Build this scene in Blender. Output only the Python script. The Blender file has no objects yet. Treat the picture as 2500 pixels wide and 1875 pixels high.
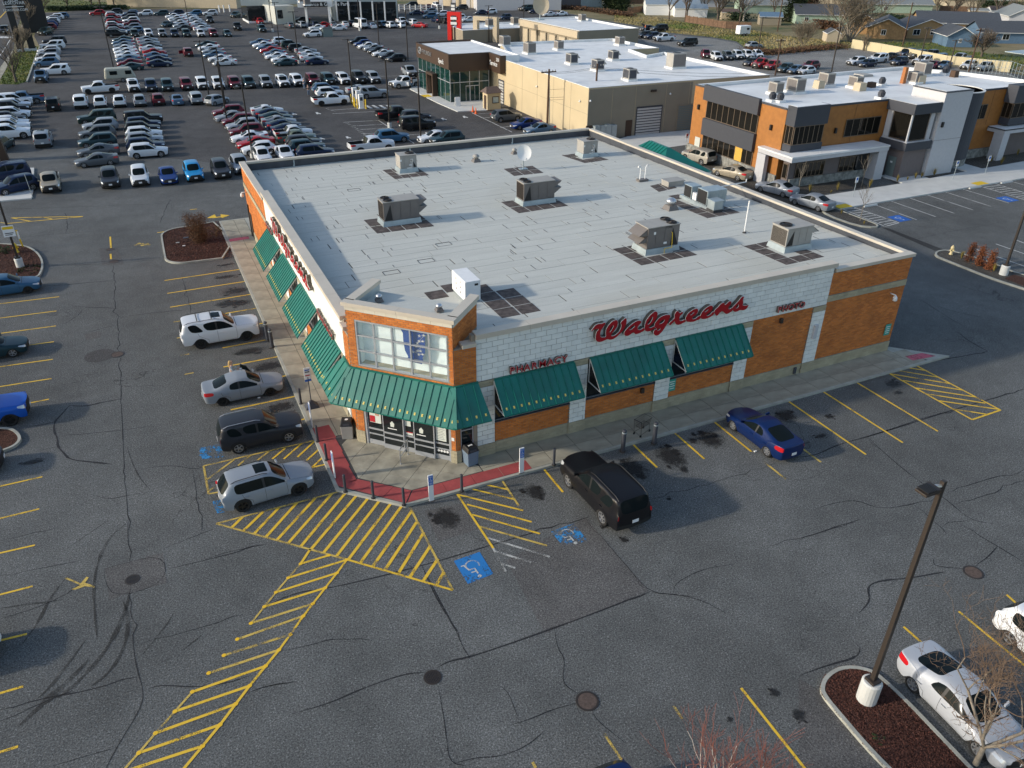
import bpy,bmesh,math,random
from mathutils import Vector,Matrix
from mathutils.bvhtree import BVHTree
R=math.radians
random.seed(7)
scene=bpy.context.scene
C=scene.collection
# ------------------------------------------------------------------ camera
CAM=Vector((-5.35,-29.26,24.54))
YAW,PITCH,ROLL,FOC=R(64.7977),R(30.3346),R(-0.5357),1918.194
_f=Vector((math.cos(PITCH)*math.cos(YAW),math.cos(PITCH)*math.sin(YAW),-math.sin(PITCH)))
_r=Vector((math.sin(YAW),-math.cos(YAW),0.0))
_d=_f.cross(_r)
_c,_s=math.cos(ROLL),math.sin(ROLL)
CR,CD=_r*_c+_d*_s,_d*_c-_r*_s
cam_data=bpy.data.cameras.new('camera')
cam=bpy.data.objects.new('camera',cam_data)
C.objects.link(cam)
M=Matrix((CR,-CD,-_f)).transposed().to_4x4()
M.translation=CAM
cam.matrix_world=M
cam_data.sensor_width=36.0
cam_data.lens=36.0*FOC/2500.0
cam_data.clip_start=0.5
cam_data.clip_end=3000.0
scene.camera=cam
# ------------------------------------------------------------------ world, sun, exposure
SUN_EL,SUN_AZ=20.5,169.0
world=bpy.data.worlds.new('World')
scene.world=world
world.use_nodes=True
nt=world.node_tree
sky=nt.nodes.new('ShaderNodeTexSky')
sky.sky_type='NISHITA'
sky.sun_disc=False
sky.sun_elevation=R(SUN_EL)
sky.sun_rotation=R(90-SUN_AZ)
sky.air_density=1.0
sky.dust_density=1.1
sky.ozone_density=1.0
bg=nt.nodes['Background']
bg.inputs['Strength'].default_value=0.15
nt.links.new(sky.outputs['Color'],bg.inputs['Color'])
sd=bpy.data.lights.new('sun','SUN')
sd.energy=2.5
sd.angle=R(1.8)
sd.color=(1.0,0.91,0.78)
sun=bpy.data.objects.new('sun',sd)
C.objects.link(sun)
sv=Vector((math.cos(R(SUN_EL))*math.cos(R(SUN_AZ)),math.cos(R(SUN_EL))*math.sin(R(SUN_AZ)),math.sin(R(SUN_EL))))
sun.rotation_euler=sv.to_track_quat('Z','Y').to_euler()
sun.location=(0,0,80)
scene.view_settings.view_transform='Standard'
scene.view_settings.look='None'
scene.view_settings.gamma=1.0
scene.view_settings.exposure=0.52
scene.view_settings.use_curve_mapping=False
# ------------------------------------------------------------------ survey: a point read off a photo crop -> a point of the place
REG=dict(F=(0,0,1.1302),A1=(0,0,.31646),A2=(0,200,.31646),A3=(500,0,.31646),A4=(500,200,.31646),A5=(1000,0,.31646),A6=(1500,0,.45208),B1=(1650,140,.38427),B2=(550,300,.31646),B3=(1200,300,.47468),B4=(700,640,.36160),B5=(1100,640,.51989),B6=(380,700,.34971),C1=(0,480,.28029),C2=(0,860,.26528),C3=(0,1260,.37076),C4=(500,1150,.42948),C5=(600,1400,.49729),C6=(1950,1120,.45492),C7=(2100,540,.33755),C8=(1300,1680,.38427),D1=(1500,0,.18083),D2=(1850,0,.15823),D3=(2150,0,.15823),D4=(0,0,.13866),D5=(400,0,.33906),D6=(2080,180,.18987),E1=(1450,500,.18083),E2=(1400,1000,.49729),E3=(60,250,.18083),E4=(620,380,.22604),L1=(1430,710,.094937),L2=(1620,700,.099458))
def ray(reg,x,y):
 x0,y0,s=REG[reg]
 u,v=x0+x*s,y0+y*s
 return CR*((u-1250)/FOC)+CD*((v-937.5)/FOC)+_f
def G(reg,x,y,z=0.0):
 d=ray(reg,x,y)
 t=(z-CAM.z)/d.z
 return CAM+d*t
def onY(reg,x,y,py):
 d=ray(reg,x,y)
 return CAM+d*((py-CAM.y)/d.y)
def onX(reg,x,y,px):
 d=ray(reg,x,y)
 return CAM+d*((px-CAM.x)/d.x)
def roof_z(y):
 return 6.55-0.02*(y-2.3)
def GR(reg,x,y):
 z=6.3
 for _ in range(12):
  p=G(reg,x,y,z)
  z=roof_z(p.y)
 return p
def height(g0,reg,x,y):
 """height of the photo point standing plumb over ground point g0"""
 d=ray(reg,x,y)
 bx,by=g0.x-CAM.x,g0.y-CAM.y
 t=(bx*d.x+by*d.y)/(d.x*d.x+d.y*d.y)
 return CAM.z+t*d.z
 # ------------------------------------------------------------------ materials
MATS={}
def _new(name):
 m=bpy.data.materials.new(name)
 m.use_nodes=True
 MATS[name]=m
 return m,m.node_tree.nodes,m.node_tree.links,m.node_tree.nodes['Principled BSDF']
def col(c):
 return(c[0],c[1],c[2],1.0)
def setd(n,**k):
 for a,v in k.items():n.inputs[a.replace('_',' ')].default_value=v
 return n
def noi(N,L,src,scale,detail=2,rough=.5):
 n=N.new('ShaderNodeTexNoise');setd(n,Scale=scale,Detail=detail,Roughness=rough);L.new(src,n.inputs['Vector']);return n.outputs['Fac']
def mr(N,L,src,a,b,lo,hi):
 r=setd(N.new('ShaderNodeMapRange'),From_Min=a,From_Max=b,To_Min=lo,To_Max=hi);L.new(src,r.inputs['Value']);return r.outputs[0]
def mixc(N,L,a,b,f=None,mul=False):
 x=N.new('ShaderNodeMix');x.data_type='RGBA'
 if mul:x.blend_type='MULTIPLY';x.inputs[0].default_value=1
 elif f is not None:L.new(f,x.inputs[0])
 for i,v in((6,a),(7,b)):
  if isinstance(v,(tuple,list)):x.inputs[i].default_value=col(v)
  else:L.new(v,x.inputs[i])
 return x.outputs[2]
def bumpn(N,L,P,hgt,s,d):
 b=setd(N.new('ShaderNodeBump'),Strength=s,Distance=d);L.new(hgt,b.inputs['Height']);L.new(b.outputs[0],P.inputs['Normal'])
def mat(name,c,rough=0.7,metal=0.0,var=0.0,scale=3.0,bump=0.0,bscale=40.0,spec=0.5,coat=0.0,dirt=0.0):
 m,N,L,P=_new(name)
 setd(P,Roughness=rough,Metallic=metal,Specular_IOR_Level=spec,Coat_Weight=coat,Base_Color=col(c))
 tc=N.new('ShaderNodeTexCoord').outputs['Object']
 if var or dirt:
  last=mixc(N,L,c,mr(N,L,noi(N,L,tc,scale,6),.3,.7,1-var,1+var),mul=True)
  if dirt:last=mixc(N,L,last,(.05,.045,.035),mr(N,L,noi(N,L,tc,scale*.35,8,.7),.5,.72,0,dirt))
  L.new(last,P.inputs['Base Color'])
 if bump:bumpn(N,L,P,noi(N,L,tc,bscale,4),bump,.02)
 return m
def unit_mat(name,c1,c2,rough=0.85,var=0.12):
 m,N,L,P=_new(name);setd(P,Roughness=rough)
 g=N.new('ShaderNodeNewGeometry');o=N.new('ShaderNodeObjectInfo')
 a=N.new('ShaderNodeMath');L.new(g.outputs['Random Per Island'],a.inputs[0]);L.new(o.outputs['Random'],a.inputs[1])
 f=N.new('ShaderNodeMath');f.operation='FRACT';L.new(a.outputs[0],f.inputs[0])
 q=g.outputs['Position']
 L.new(mixc(N,L,mixc(N,L,c1,c2,f.outputs[0]),mr(N,L,noi(N,L,q,1.1,7),.3,.7,1-var,1+var),mul=True),P.inputs['Base Color'])
 bumpn(N,L,P,noi(N,L,q,60),.25,.01)
 return m
def asphalt_mat(name,c,grain=1.0,crack=True,tint=(1,1,1),fs=15):
 m,N,L,P=_new(name);setd(P,Roughness=.9,Specular_IOR_Level=.15)
 g=N.new('ShaderNodeNewGeometry').outputs['Position']
 def mul(a,b):
  x=N.new('ShaderNodeMath');x.operation='MULTIPLY';L.new(a,x.inputs[0]);L.new(b,x.inputs[1]);return x.outputs[0]
 fine=mr(N,L,noi(N,L,g,fs,5,.85),.36,.64,1-.74*grain,1+.85*grain)
 w=N.new('ShaderNodeTexWhiteNoise');sn=N.new('ShaderNodeVectorMath');sn.operation='SNAP';sn.inputs[1].default_value=(.03,.03,10)
 L.new(g,sn.inputs[0]);L.new(sn.outputs[0],w.inputs['Vector'])
 f=mul(mul(mul(mr(N,L,noi(N,L,g,.07,5,.6),.3,.7,.76,1.2),mr(N,L,noi(N,L,g,.9,7,.65),.3,.7,.9,1.1)),fine),mr(N,L,w.outputs['Value'],.88,1.0,1.0,1+.9*grain))
 if crack:
  v=N.new('ShaderNodeTexVoronoi');v.feature='DISTANCE_TO_EDGE';v.inputs['Scale'].default_value=.17
  dist=N.new('ShaderNodeTexNoise');setd(dist,Scale=.45,Detail=6);L.new(g,dist.inputs['Vector'])
  ad=N.new('ShaderNodeVectorMath');ad.operation='MULTIPLY_ADD';ad.inputs[1].default_value=(6,6,0)
  L.new(dist.outputs['Color'],ad.inputs[0]);L.new(g,ad.inputs[2]);L.new(ad.outputs[0],v.inputs['Vector'])
  inv=N.new('ShaderNodeMath');inv.operation='SUBTRACT';inv.inputs[0].default_value=1
  L.new(mul(mr(N,L,v.outputs['Distance'],0,.006,1,0),mr(N,L,noi(N,L,g,.13,3),.47,.62,0,.55)),inv.inputs[1]);f=mul(f,inv.outputs[0])
 f=mul(f,mr(N,L,noi(N,L,g,.3,6,.6),.35,.65,.9,1.1))
 L.new(mixc(N,L,[c*t for t in tint],f,mul=True),P.inputs['Base Color']);bumpn(N,L,P,fine,.5,.012)
 return m
def worn_mat(name,c,thr=.45,soft=.12,scale=9.0,rough=.75,strength=1.0,big=1.2):
 m,N,L,P=_new(name);setd(P,Base_Color=col(c),Roughness=rough)
 g=N.new('ShaderNodeNewGeometry').outputs['Position']
 a=N.new('ShaderNodeMath');a.operation='MULTIPLY_ADD';a.inputs[1].default_value=.8;L.new(noi(N,L,g,big),a.inputs[0]);L.new(noi(N,L,g,scale,8,.7),a.inputs[2])
 L.new(mr(N,L,a.outputs[0],thr+.4,thr+.4+soft,strength,0),P.inputs['Alpha'])
 return m
def stain_mat(name):
 """oil: dark in the middle of each patch (its own coordinates run 0..1 across it), breaking up at the rim"""
 m,N,L,P=_new(name);setd(P,Base_Color=(.014,.013,.012,1),Roughness=.7)
 tc=N.new('ShaderNodeTexCoord');gr=N.new('ShaderNodeTexGradient');gr.gradient_type='SPHERICAL';L.new(tc.outputs['Object'],gr.inputs[0])
 n=noi(N,L,N.new('ShaderNodeNewGeometry').outputs['Position'],4.5,8,.8)
 a=N.new('ShaderNodeMath');a.operation='MULTIPLY_ADD';a.inputs[1].default_value=.55;L.new(gr.outputs['Fac'],a.inputs[0]);L.new(n,a.inputs[2])
 L.new(mr(N,L,a.outputs[0],.62,.86,0,.8),P.inputs['Alpha']);return m
def paint_mat():
 m,N,L,P=_new('car_paint');L.new(N.new('ShaderNodeObjectInfo').outputs['Color'],P.inputs['Base Color'])
 setd(P,Roughness=.38,Coat_Weight=.2,Coat_Roughness=.08,Metallic=.1,Specular_IOR_Level=.25);return m
def glass_mat(name,c=(.012,.016,.018),rough=.05,spec=.6):
 m,N,L,P=_new(name);setd(P,Base_Color=col(c),Roughness=rough,Specular_IOR_Level=spec)
 if spec<.3:setd(P,IOR=1.25)
 return m
def grass_mat(name,c1,c2,c3,scale=.12):
 m,N,L,P=_new(name);setd(P,Roughness=.95);g=N.new('ShaderNodeNewGeometry').outputs['Position']
 r=N.new('ShaderNodeValToRGB');e=r.color_ramp.elements;e[0].position=.35;e[0].color=col(c1);e[1].position=.65;e[1].color=col(c3);e.new(.5).color=col(c2)
 L.new(noi(N,L,g,scale,9,.65),r.inputs[0]);n2=noi(N,L,g,6,6)
 L.new(mixc(N,L,r.outputs[0],mr(N,L,n2,.3,.7,.55,1.45),mul=True),P.inputs['Base Color']);bumpn(N,L,P,n2,.8,.1);return m
M_={}
M_['asphalt']=asphalt_mat('asphalt',.112,1.0,True,(1.0,1.02,.98))
M_['asphalt_far']=asphalt_mat('asphalt_far',.078,.9,True,(1.04,1.0,.97))
M_['asphalt_new']=asphalt_mat('asphalt_new',.045,.6,True)
M_['asphalt_patch']=asphalt_mat('asphalt_patch',.1,.95,False,(1.04,1.0,.95))
M_['gravel']=asphalt_mat('gravel',.2,.9,False,(1.03,1.0,.92))
M_['mulch']=asphalt_mat('mulch',.045,1.3,False,(1.5,.72,.5))
M_['rock_mulch']=asphalt_mat('rock_mulch',.07,1.2,False,(1.1,1.0,.85))
M_['concrete']=mat('concrete',(.33,.305,.235),.9,var=.28,scale=1.3,bump=.25,bscale=70,dirt=.7)
M_['concrete_new']=mat('concrete_new',(.54,.545,.52),.9,var=.07,scale=.8,bump=.1)
M_['curb']=mat('curb',(.36,.36,.31),.9,var=.15,scale=1.5,bump=.3,dirt=.3)
M_['dome_red']=mat('dome_red',(.36,.06,.06),.8,var=.15,scale=2,bump=1.0,bscale=90,dirt=.2)
M_['dome_pink']=worn_mat('dome_pink',(.5,.10,.14),.5,.3,5)
M_['yellow']=worn_mat('yellow',(.74,.47,.035),.56,.14,22)
M_['yellow_worn']=worn_mat('yellow_worn',(.60,.42,.09),.45,.2,26)
M_['yellow_dot']=worn_mat('yellow_dot',(.80,.48,.02),.62,.1,20)
M_['white_line']=worn_mat('white_line',(.6,.6,.57),.55,.15,18)
M_['white_worn']=worn_mat('white_worn',(.5,.5,.46),.42,.18,24)
M_['blue_paint']=worn_mat('blue_paint',(.015,.17,.45),.54,.1,8,big=.9)
M_['blue_faded']=worn_mat('blue_faded',(.03,.22,.48),.40,.12,8,big=1.3)
M_['blue_sign']=mat('blue_sign',(.02,.12,.45),.5)
M_['stain']=stain_mat('stain')
M_['crack']=worn_mat('crack',(.018,.018,.02),.60,.2,12,strength=.75)
M_['crack_thin']=worn_mat('crack_thin',(.02,.02,.02),.45,.3,6,strength=.6)
M_['skid']=worn_mat('skid',(.02,.018,.016),.46,.3,12,strength=.55)
M_['brick']=unit_mat('brick',(.60,.195,.035),(.42,.12,.02),var=.16)
M_['mortar']=mat('mortar',(.25,.21,.16),.95,var=.1)
M_['block']=unit_mat('block',(.78,.79,.74),(.69,.70,.66),var=.06)
M_['block_tan']=unit_mat('block_tan',(.40,.35,.235),(.34,.30,.20),var=.12)
M_['block_joint']=mat('block_joint',(.3,.3,.29),.95)
M_['coping']=mat('coping',(.56,.50,.41),.5,var=.06,scale=.7,metal=.1)
M_['roof_sheet']=None
M_['tar']=mat('tar',(.05,.05,.05),.9,var=.3,scale=2)
M_['flash']=mat('flash',(.05,.055,.065),.7,var=.2,scale=1.5)
M_['pad']=mat('pad',(.075,.06,.055),.95,var=.55,scale=3.5,bump=.5)
M_['galv']=mat('galv',(.38,.44,.46),.45,metal=.5,var=.12,scale=2)
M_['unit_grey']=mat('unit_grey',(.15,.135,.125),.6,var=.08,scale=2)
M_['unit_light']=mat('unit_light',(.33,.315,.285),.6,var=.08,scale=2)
M_['unit_white']=mat('unit_white',(.75,.75,.74),.5,var=.05)
M_['black']=mat('black',(.012,.012,.013),.5)
M_['dark_metal']=mat('dark_metal',(.045,.035,.028),.5,metal=.3)
M_['steel']=mat('steel',(.55,.56,.57),.35,metal=.8)
M_['alu']=mat('alu',(.5,.52,.55),.45,metal=.55)
M_['green']=mat('green',(.004,.14,.108),.45,var=.14,scale=.9,dirt=.18)
M_['red_face']=mat('red_face',(.36,.006,.012),.3)
M_['letter_side']=mat('letter_side',(.14,.12,.10),.35,metal=.4)
M_['trim_white']=mat('trim_white',(.72,.7,.64),.6)
M_['white']=mat('white',(.75,.75,.73),.5)
M_['roof_white']=mat('roof_white',(.72,.725,.71),.6,var=.09,scale=.6,spec=.3,dirt=.13)
M_['roof_white2']=mat('roof_white2',(.72,.72,.70),.55,var=.14,scale=.25,dirt=.2)
M_['glass']=glass_mat('glass')
M_['glass_tint']=glass_mat('glass_tint',(.012,.011,.009),.05,.35)
M_['glass_bright']=glass_mat('glass_bright',(.33,.40,.40),.08,.6)
M_['glass_car']=glass_mat('glass_car',(.008,.012,.013),.12,.25)
M_['glass_green']=glass_mat('glass_green',(.008,.035,.03),.04,.5)
M_['tyre']=mat('tyre',(.012,.012,.012),.85)
M_['rim']=mat('rim',(.42,.43,.45),.3,metal=.7)
M_['rim_dark']=mat('rim_dark',(.03,.03,.03),.35,metal=.5)
M_['lamp_red']=mat('lamp_red',(.45,.01,.015),.2)
M_['lamp_clear']=mat('lamp_clear',(.55,.58,.6),.12,metal=.3)
M_['lamp_amber']=mat('lamp_amber',(.6,.25,.02),.2)
M_['chrome']=mat('chrome',(.65,.66,.68),.12,metal=1.0)
M_['paint']=paint_mat()
M_['tan_wall']=mat('tan_wall',(.50,.41,.26),.9,var=.05,scale=.4)
M_['taupe']=mat('taupe',(.26,.225,.165),.85,var=.05,scale=.5)
M_['bronze']=mat('bronze',(.06,.035,.022),.5,metal=.2)
M_['wood']=mat('wood',(.34,.135,.028),.6,var=.12,scale=2.2)
M_['charcoal']=mat('charcoal',(.045,.049,.06),.7,var=.05)
M_['taupe_dark']=mat('taupe_dark',(.15,.125,.12),.8,var=.06)
M_['stucco']=mat('stucco',(.48,.48,.49),.85,var=.04)
M_['stone']=mat('stone',(.22,.22,.20),.9,var=.5,scale=2.5,bump=.6,bscale=8)
M_['door_grey']=mat('door_grey',(.16,.2,.19),.6)
M_['roller']=mat('roller',(.5,.5,.48),.5,metal=.2)
M_['mitred']=mat('mitred',(.60,.012,.008),.4)
M_['cream']=mat('cream',(.48,.40,.28),.85,var=.05)
M_['pale_wall']=mat('pale_wall',(.48,.5,.46),.8,var=.04,scale=.6)
M_['orange']=mat('orange',(.7,.12,.02),.6)
M_['yellow_solid']=mat('yellow_solid',(.75,.50,.02),.5)
M_['osb']=mat('osb',(.60,.36,.06),.8,var=.2,scale=8)
M_['bark']=mat('bark',(.10,.08,.06),.95,var=.3,scale=4)
M_['bark_pale']=mat('bark_pale',(.22,.19,.15),.95,var=.3,scale=4)
M_['bark_red']=mat('bark_red',(.20,.055,.035),.8,var=.3,scale=4)
M_['birch']=mat('birch',(.42,.38,.33),.85,var=.2,scale=6)
M_['twig']=mat('twig',(.17,.14,.10),.95)
M_['leaf_brown']=unit_mat('leaf_brown',(.12,.055,.02),(.06,.03,.012))
M_['leaf_green']=unit_mat('leaf_green',(.035,.06,.015),(.015,.028,.01))
M_['leaf_rust']=unit_mat('leaf_rust',(.22,.07,.02),(.12,.035,.012))
M_['leaf_straw']=unit_mat('leaf_straw',(.32,.24,.05),(.18,.14,.04))
M_['dry_grass']=grass_mat('dry_grass',(.05,.075,.015),(.17,.14,.06),(.24,.19,.10),.06)
M_['lawn']=grass_mat('lawn',(.05,.085,.01),(.09,.11,.015),(.13,.12,.03),.3)
M_['field']=grass_mat('field',(.06,.13,.015),(.20,.17,.06),(.30,.24,.12),.05)
M_['earth']=grass_mat('earth',(.10,.085,.06),(.13,.11,.075),(.09,.09,.045),.05)
M_['wood_pole']=mat('wood_pole',(.085,.05,.032),.95,var=.2,scale=2)
M_['skin']=mat('skin',(.5,.3,.22),.6)
M_['hair']=mat('hair',(.5,.32,.12),.7)
M_['denim']=mat('denim',(.12,.17,.24),.9)
M_['shingle']=mat('shingle',(.06,.068,.08),.9,var=.15,scale=3)
M_['shingle_pale']=mat('shingle_pale',(.20,.22,.22),.9,var=.12,scale=3)
M_['shingle_brown']=mat('shingle_brown',(.11,.08,.07),.9,var=.15,scale=3)
M_['siding_blue']=mat('siding_blue',(.10,.17,.25),.8,var=.1,scale=2)
M_['siding_brown']=mat('siding_brown',(.30,.19,.09),.85,var=.2,scale=2)
M_['siding_mint']=mat('siding_mint',(.35,.45,.34),.85,var=.1,scale=2)
M_['fence_wood']=mat('fence_wood',(.15,.09,.055),.95,var=.3,scale=2)
M_['poster_red']=mat('poster_red',(.45,.02,.03),.5)
M_['poster']=mat('poster',(.62,.66,.6),.5)
M_['teal_sign']=mat('teal_sign',(.03,.32,.25),.5)
M_['banner_blue']=mat('banner_blue',(.005,.045,.24),.6)
def roof_mat():
 m,N,L,P=_new('roof_sheet');setd(P,Roughness=.8,Specular_IOR_Level=.3)
 g=N.new('ShaderNodeNewGeometry').outputs['Position'];s=N.new('ShaderNodeVectorMath');s.operation='MULTIPLY';s.inputs[1].default_value=(.25,1.6,1);L.new(g,s.inputs[0])
 a=mixc(N,L,(.50,.505,.46),(.42,.40,.32),mr(N,L,noi(N,L,g,.12,3),.55,.75,0,.35))
 a=mixc(N,L,a,mr(N,L,noi(N,L,s.outputs[0],1.0,8,.7),.3,.7,.92,1.07),mul=True)
 a=mixc(N,L,a,mr(N,L,noi(N,L,g,22,4,.8),.3,.7,.88,1.12),mul=True)
 L.new(mixc(N,L,a,mr(N,L,N.new('ShaderNodeObjectInfo').outputs['Random'],0,1,.975,1.02),mul=True),P.inputs['Base Color']);bumpn(N,L,P,noi(N,L,g,50),.3,.01);return m
M_['roof_sheet']=roof_mat()
# ------------------------------------------------------------------ building blocks
class MB:
 """collects shapes and links them as ONE mesh object"""
 def __init__(s):s.v=[];s.f=[];s.m=[];s.mi=0
 def quad(s,*p):
  n=len(s.v);s.v+=[tuple(q)for q in p];s.f.append(tuple(range(n,n+len(p))));s.m.append(s.mi)
 def hexa(s,a,b):
  """a: 4 bottom points, b: 4 top points (anticlockwise from above)"""
  n=len(s.v);s.v+=[tuple(q)for q in a]+[tuple(q)for q in b]
  for f in((3,2,1,0),(4,5,6,7),(0,1,5,4),(1,2,6,5),(2,3,7,6),(3,0,4,7)):
   s.f.append(tuple(n+i for i in f));s.m.append(s.mi)
 def box(s,x0,x1,y0,y1,z0,z1):
  if x1<x0:x0,x1=x1,x0
  if y1<y0:y0,y1=y1,y0
  s.hexa([(x0,y0,z0),(x1,y0,z0),(x1,y1,z0),(x0,y1,z0)],[(x0,y0,z1),(x1,y0,z1),(x1,y1,z1),(x0,y1,z1)])
 def prism(s,pts,z0,z1):
  n=len(pts);k=len(s.v)
  a=sum(pts[i][0]*pts[(i+1)%n][1]-pts[(i+1)%n][0]*pts[i][1]for i in range(n))
  if a<0:pts=pts[::-1]
  zz=(lambda p:z0 if not callable(z0)else z0(p));zt=(lambda p:z1 if not callable(z1)else z1(p))
  s.v+=[(p[0],p[1],zz(p))for p in pts]+[(p[0],p[1],zt(p))for p in pts]
  s.f.append(tuple(k+i for i in range(n-1,-1,-1)));s.f.append(tuple(k+n+i for i in range(n)))
  s.m+=[s.mi]*2
  for i in range(n):
   j=(i+1)%n
   s.f.append((k+i,k+j,k+n+j,k+n+i));s.m.append(s.mi)
 def tube(s,p0,p1,r0,r1=None,n=8,caps=True):
  r1=r0 if r1 is None else r1
  p0,p1=Vector(p0),Vector(p1);d=(p1-p0)
  if d.length<1e-6:return
  d.normalize();u=d.orthogonal().normalized();w=d.cross(u);k=len(s.v)
  for p,r in((p0,r0),(p1,r1)):
   for i in range(n):
    a=2*math.pi*i/n;s.v.append(tuple(p+u*(math.cos(a)*r)+w*(math.sin(a)*r)))
  for i in range(n):
   j=(i+1)%n;s.f.append((k+i,k+j,k+n+j,k+n+i));s.m.append(s.mi)
  if caps:
   s.f.append(tuple(k+i for i in range(n-1,-1,-1)));s.f.append(tuple(k+n+i for i in range(n)));s.m+=[s.mi]*2
 def path(s,pts,r,n=8):
  for a,b in zip(pts[:-1],pts[1:]):s.tube(a,b,r,r,n)
 def lathe(s,c,prof,n=16):
  """prof: (radius, z) from the bottom up"""
  k=len(s.v)
  for r,z in prof:
   for i in range(n):
    a=2*math.pi*i/n;s.v.append((c[0]+math.cos(a)*r,c[1]+math.sin(a)*r,c[2]+z))
  for q in range(len(prof)-1):
   for i in range(n):
    j=(i+1)%n;s.f.append((k+q*n+i,k+q*n+j,k+(q+1)*n+j,k+(q+1)*n+i));s.m.append(s.mi)
  s.f.append(tuple(k+i for i in range(n-1,-1,-1)));s.f.append(tuple(k+(len(prof)-1)*n+i for i in range(n)));s.m+=[s.mi]*2
 def mesh(s,name,mats):
  me=bpy.data.meshes.new(name);me.from_pydata(s.v,[],s.f)
  for m in(mats if isinstance(mats,(list,tuple))else[mats]):me.materials.append(M_[m]if isinstance(m,str)else m)
  if any(s.m):me.polygons.foreach_set('material_index',s.m)
  me.update();return me
 def build(s,name,mats,parent=None,smooth=False,bevel=0.0):
  me=s.mesh(name,mats)
  if smooth:me.polygons.foreach_set('use_smooth',[True]*len(me.polygons))
  o=bpy.data.objects.new(name,me);C.objects.link(o)
  if parent is not None:attach(o,parent)
  if bevel:
   b=o.modifiers.new('edge','BEVEL');b.width=bevel;b.segments=2;b.limit_method='ANGLE';b.harden_normals=False
  return o
def mk(name,me,parent=None):
 o=bpy.data.objects.new(name,me);C.objects.link(o)
 if parent is not None:o.parent=parent
 return o
def attach(o,parent):
 """parent without moving: o's own coordinates are the place's"""
 o.parent=parent
 o.matrix_parent_inverse=wm(parent).inverted()
def wm(o):
 m=Matrix.LocRotScale(o.location,o.rotation_euler,o.scale)
 if o.parent is not None:m=wm(o.parent)@o.matrix_parent_inverse@m
 return m
def tag(o,label=None,cat=None,group=None,kind=None):
 if label:o['label']=label
 if cat:o['category']=cat
 if group:o['group']=group
 if kind:o['kind']=kind
 return o
def thg(name,label,cat,loc=(0,0,0),rz=0.0,group=None):
 o=bpy.data.objects.new(name,None);o.empty_display_size=.3
 C.objects.link(o);o.location=loc;o.rotation_euler=(0,0,rz)
 return tag(o,label,cat,group)
def struct(mb,name,mats,parent=None,**k):
 o=mb.build(name,mats,parent,**k)
 if parent is None:o['kind']='structure'
 return o
def dup(root,loc,rz=None,scale=None,label=None,group=None):
 r=root.copy();C.objects.link(r);r.location=loc
 if rz is not None:r.rotation_euler=(0,0,rz)
 if scale is not None:r.scale=scale
 if label:r['label']=label
 if group:r['group']=group
 for ch in list(root.children):
  c=ch.copy();C.objects.link(c);c.parent=r
  for g in list(ch.children):
   d=g.copy();C.objects.link(d);d.parent=c
 return r
def text(body,size,mats,name,parent,mw,depth=.02,align='LEFT',spacing=1.0,bold=0.0):
 cu=bpy.data.curves.new(name,'FONT');cu.body=body;cu.size=size;cu.extrude=depth;cu.align_x=align
 cu.space_character=spacing;cu.offset=bold;cu.resolution_u=3
 for m in(mats if isinstance(mats,(list,tuple))else[mats]):cu.materials.append(M_[m])
 o=bpy.data.objects.new(name,cu);C.objects.link(o)
 o.matrix_world=mw
 if parent is not None:
  o.parent=parent;o.matrix_parent_inverse=wm(parent).inverted()
 return o
def frame(origin,u,n):
 """matrix: local x along u, local y up, local z along n"""
 u,n=Vector(u).normalized(),Vector(n).normalized();up=Vector((0,0,1))
 m=Matrix((u,up,n)).transposed().to_4x4();m.translation=Vector(origin);return m
class Face:
 """a wall plane: a metres along u, o metres out along n"""
 def __init__(s,origin,u,n):s.o=Vector(origin);s.u=Vector(u).normalized();s.n=Vector(n).normalized()
 def P(s,a,z,o=0.0):
  p=s.o+s.u*a+s.n*o;return(p.x,p.y,z)
 def box(s,mb,a0,a1,z0,z1,o0,o1):
  q=[s.P(a0,z0,o0),s.P(a1,z0,o0),s.P(a1,z0,o1),s.P(a0,z0,o1)]
  t=[s.P(a0,z1,o0),s.P(a1,z1,o0),s.P(a1,z1,o1),s.P(a0,z1,o1)]
  if s.u.x*s.n.y-s.u.y*s.n.x<0:q,t=q[::-1],t[::-1]
  mb.hexa(q,t)
 def m(s,a,z,o):return frame(s.P(a,z,o),s.u,s.n)
 # ================================================================== THE GROUND
def sheet(name,pts,z,m,parent=None):
 mb=MB();P=[(p[0],p[1],z)for p in pts]
 a=sum(P[i][0]*P[(i+1)%len(P)][1]-P[(i+1)%len(P)][0]*P[i][1]for i in range(len(P)))
 mb.quad(*(P if a>0 else P[::-1]))
 o=mb.build(name,m,parent)
 if parent is None:o['kind']='structure'
 return o
ground=sheet('ground',[(-900,-300),(1200,-300),(1200,1200),(-900,1200)],-.02,'dry_grass')
g=G
far_edge=[g('A1',330,100),g('A1',690,78),g('A1',1010,72),g('A1',1800,66),g('D5',480,60),g('D5',1660,30),g('A5',200,30),g('A5',840,75),g('A5',1080,72),g('A5',1450,150),g('D1',180,320),g('D1',360,360),g('D1',620,430),g('D1',1000,470),g('D1',1300,500),g('D1',1650,560),g('D1',1830,690),g('D2',130,850),g('D2',700,800),g('D2',1440,740),g('D3',60,700),g('D3',1100,850),g('D3',1980,1120)]
lot_pts=[(-75,-60),(190,-60),(190,20),(150,60)]+[(p.x,p.y)for p in reversed(far_edge)]+[(p.x,p.y)for p in(g('D4',600,640),g('D4',700,820),g('D4',560,1200),g('D4',470,1440),g('D4',0,1490))]+[(-60,90),(-75,60)]
lot=sheet('parking_lot',lot_pts,0,'asphalt')
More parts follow.
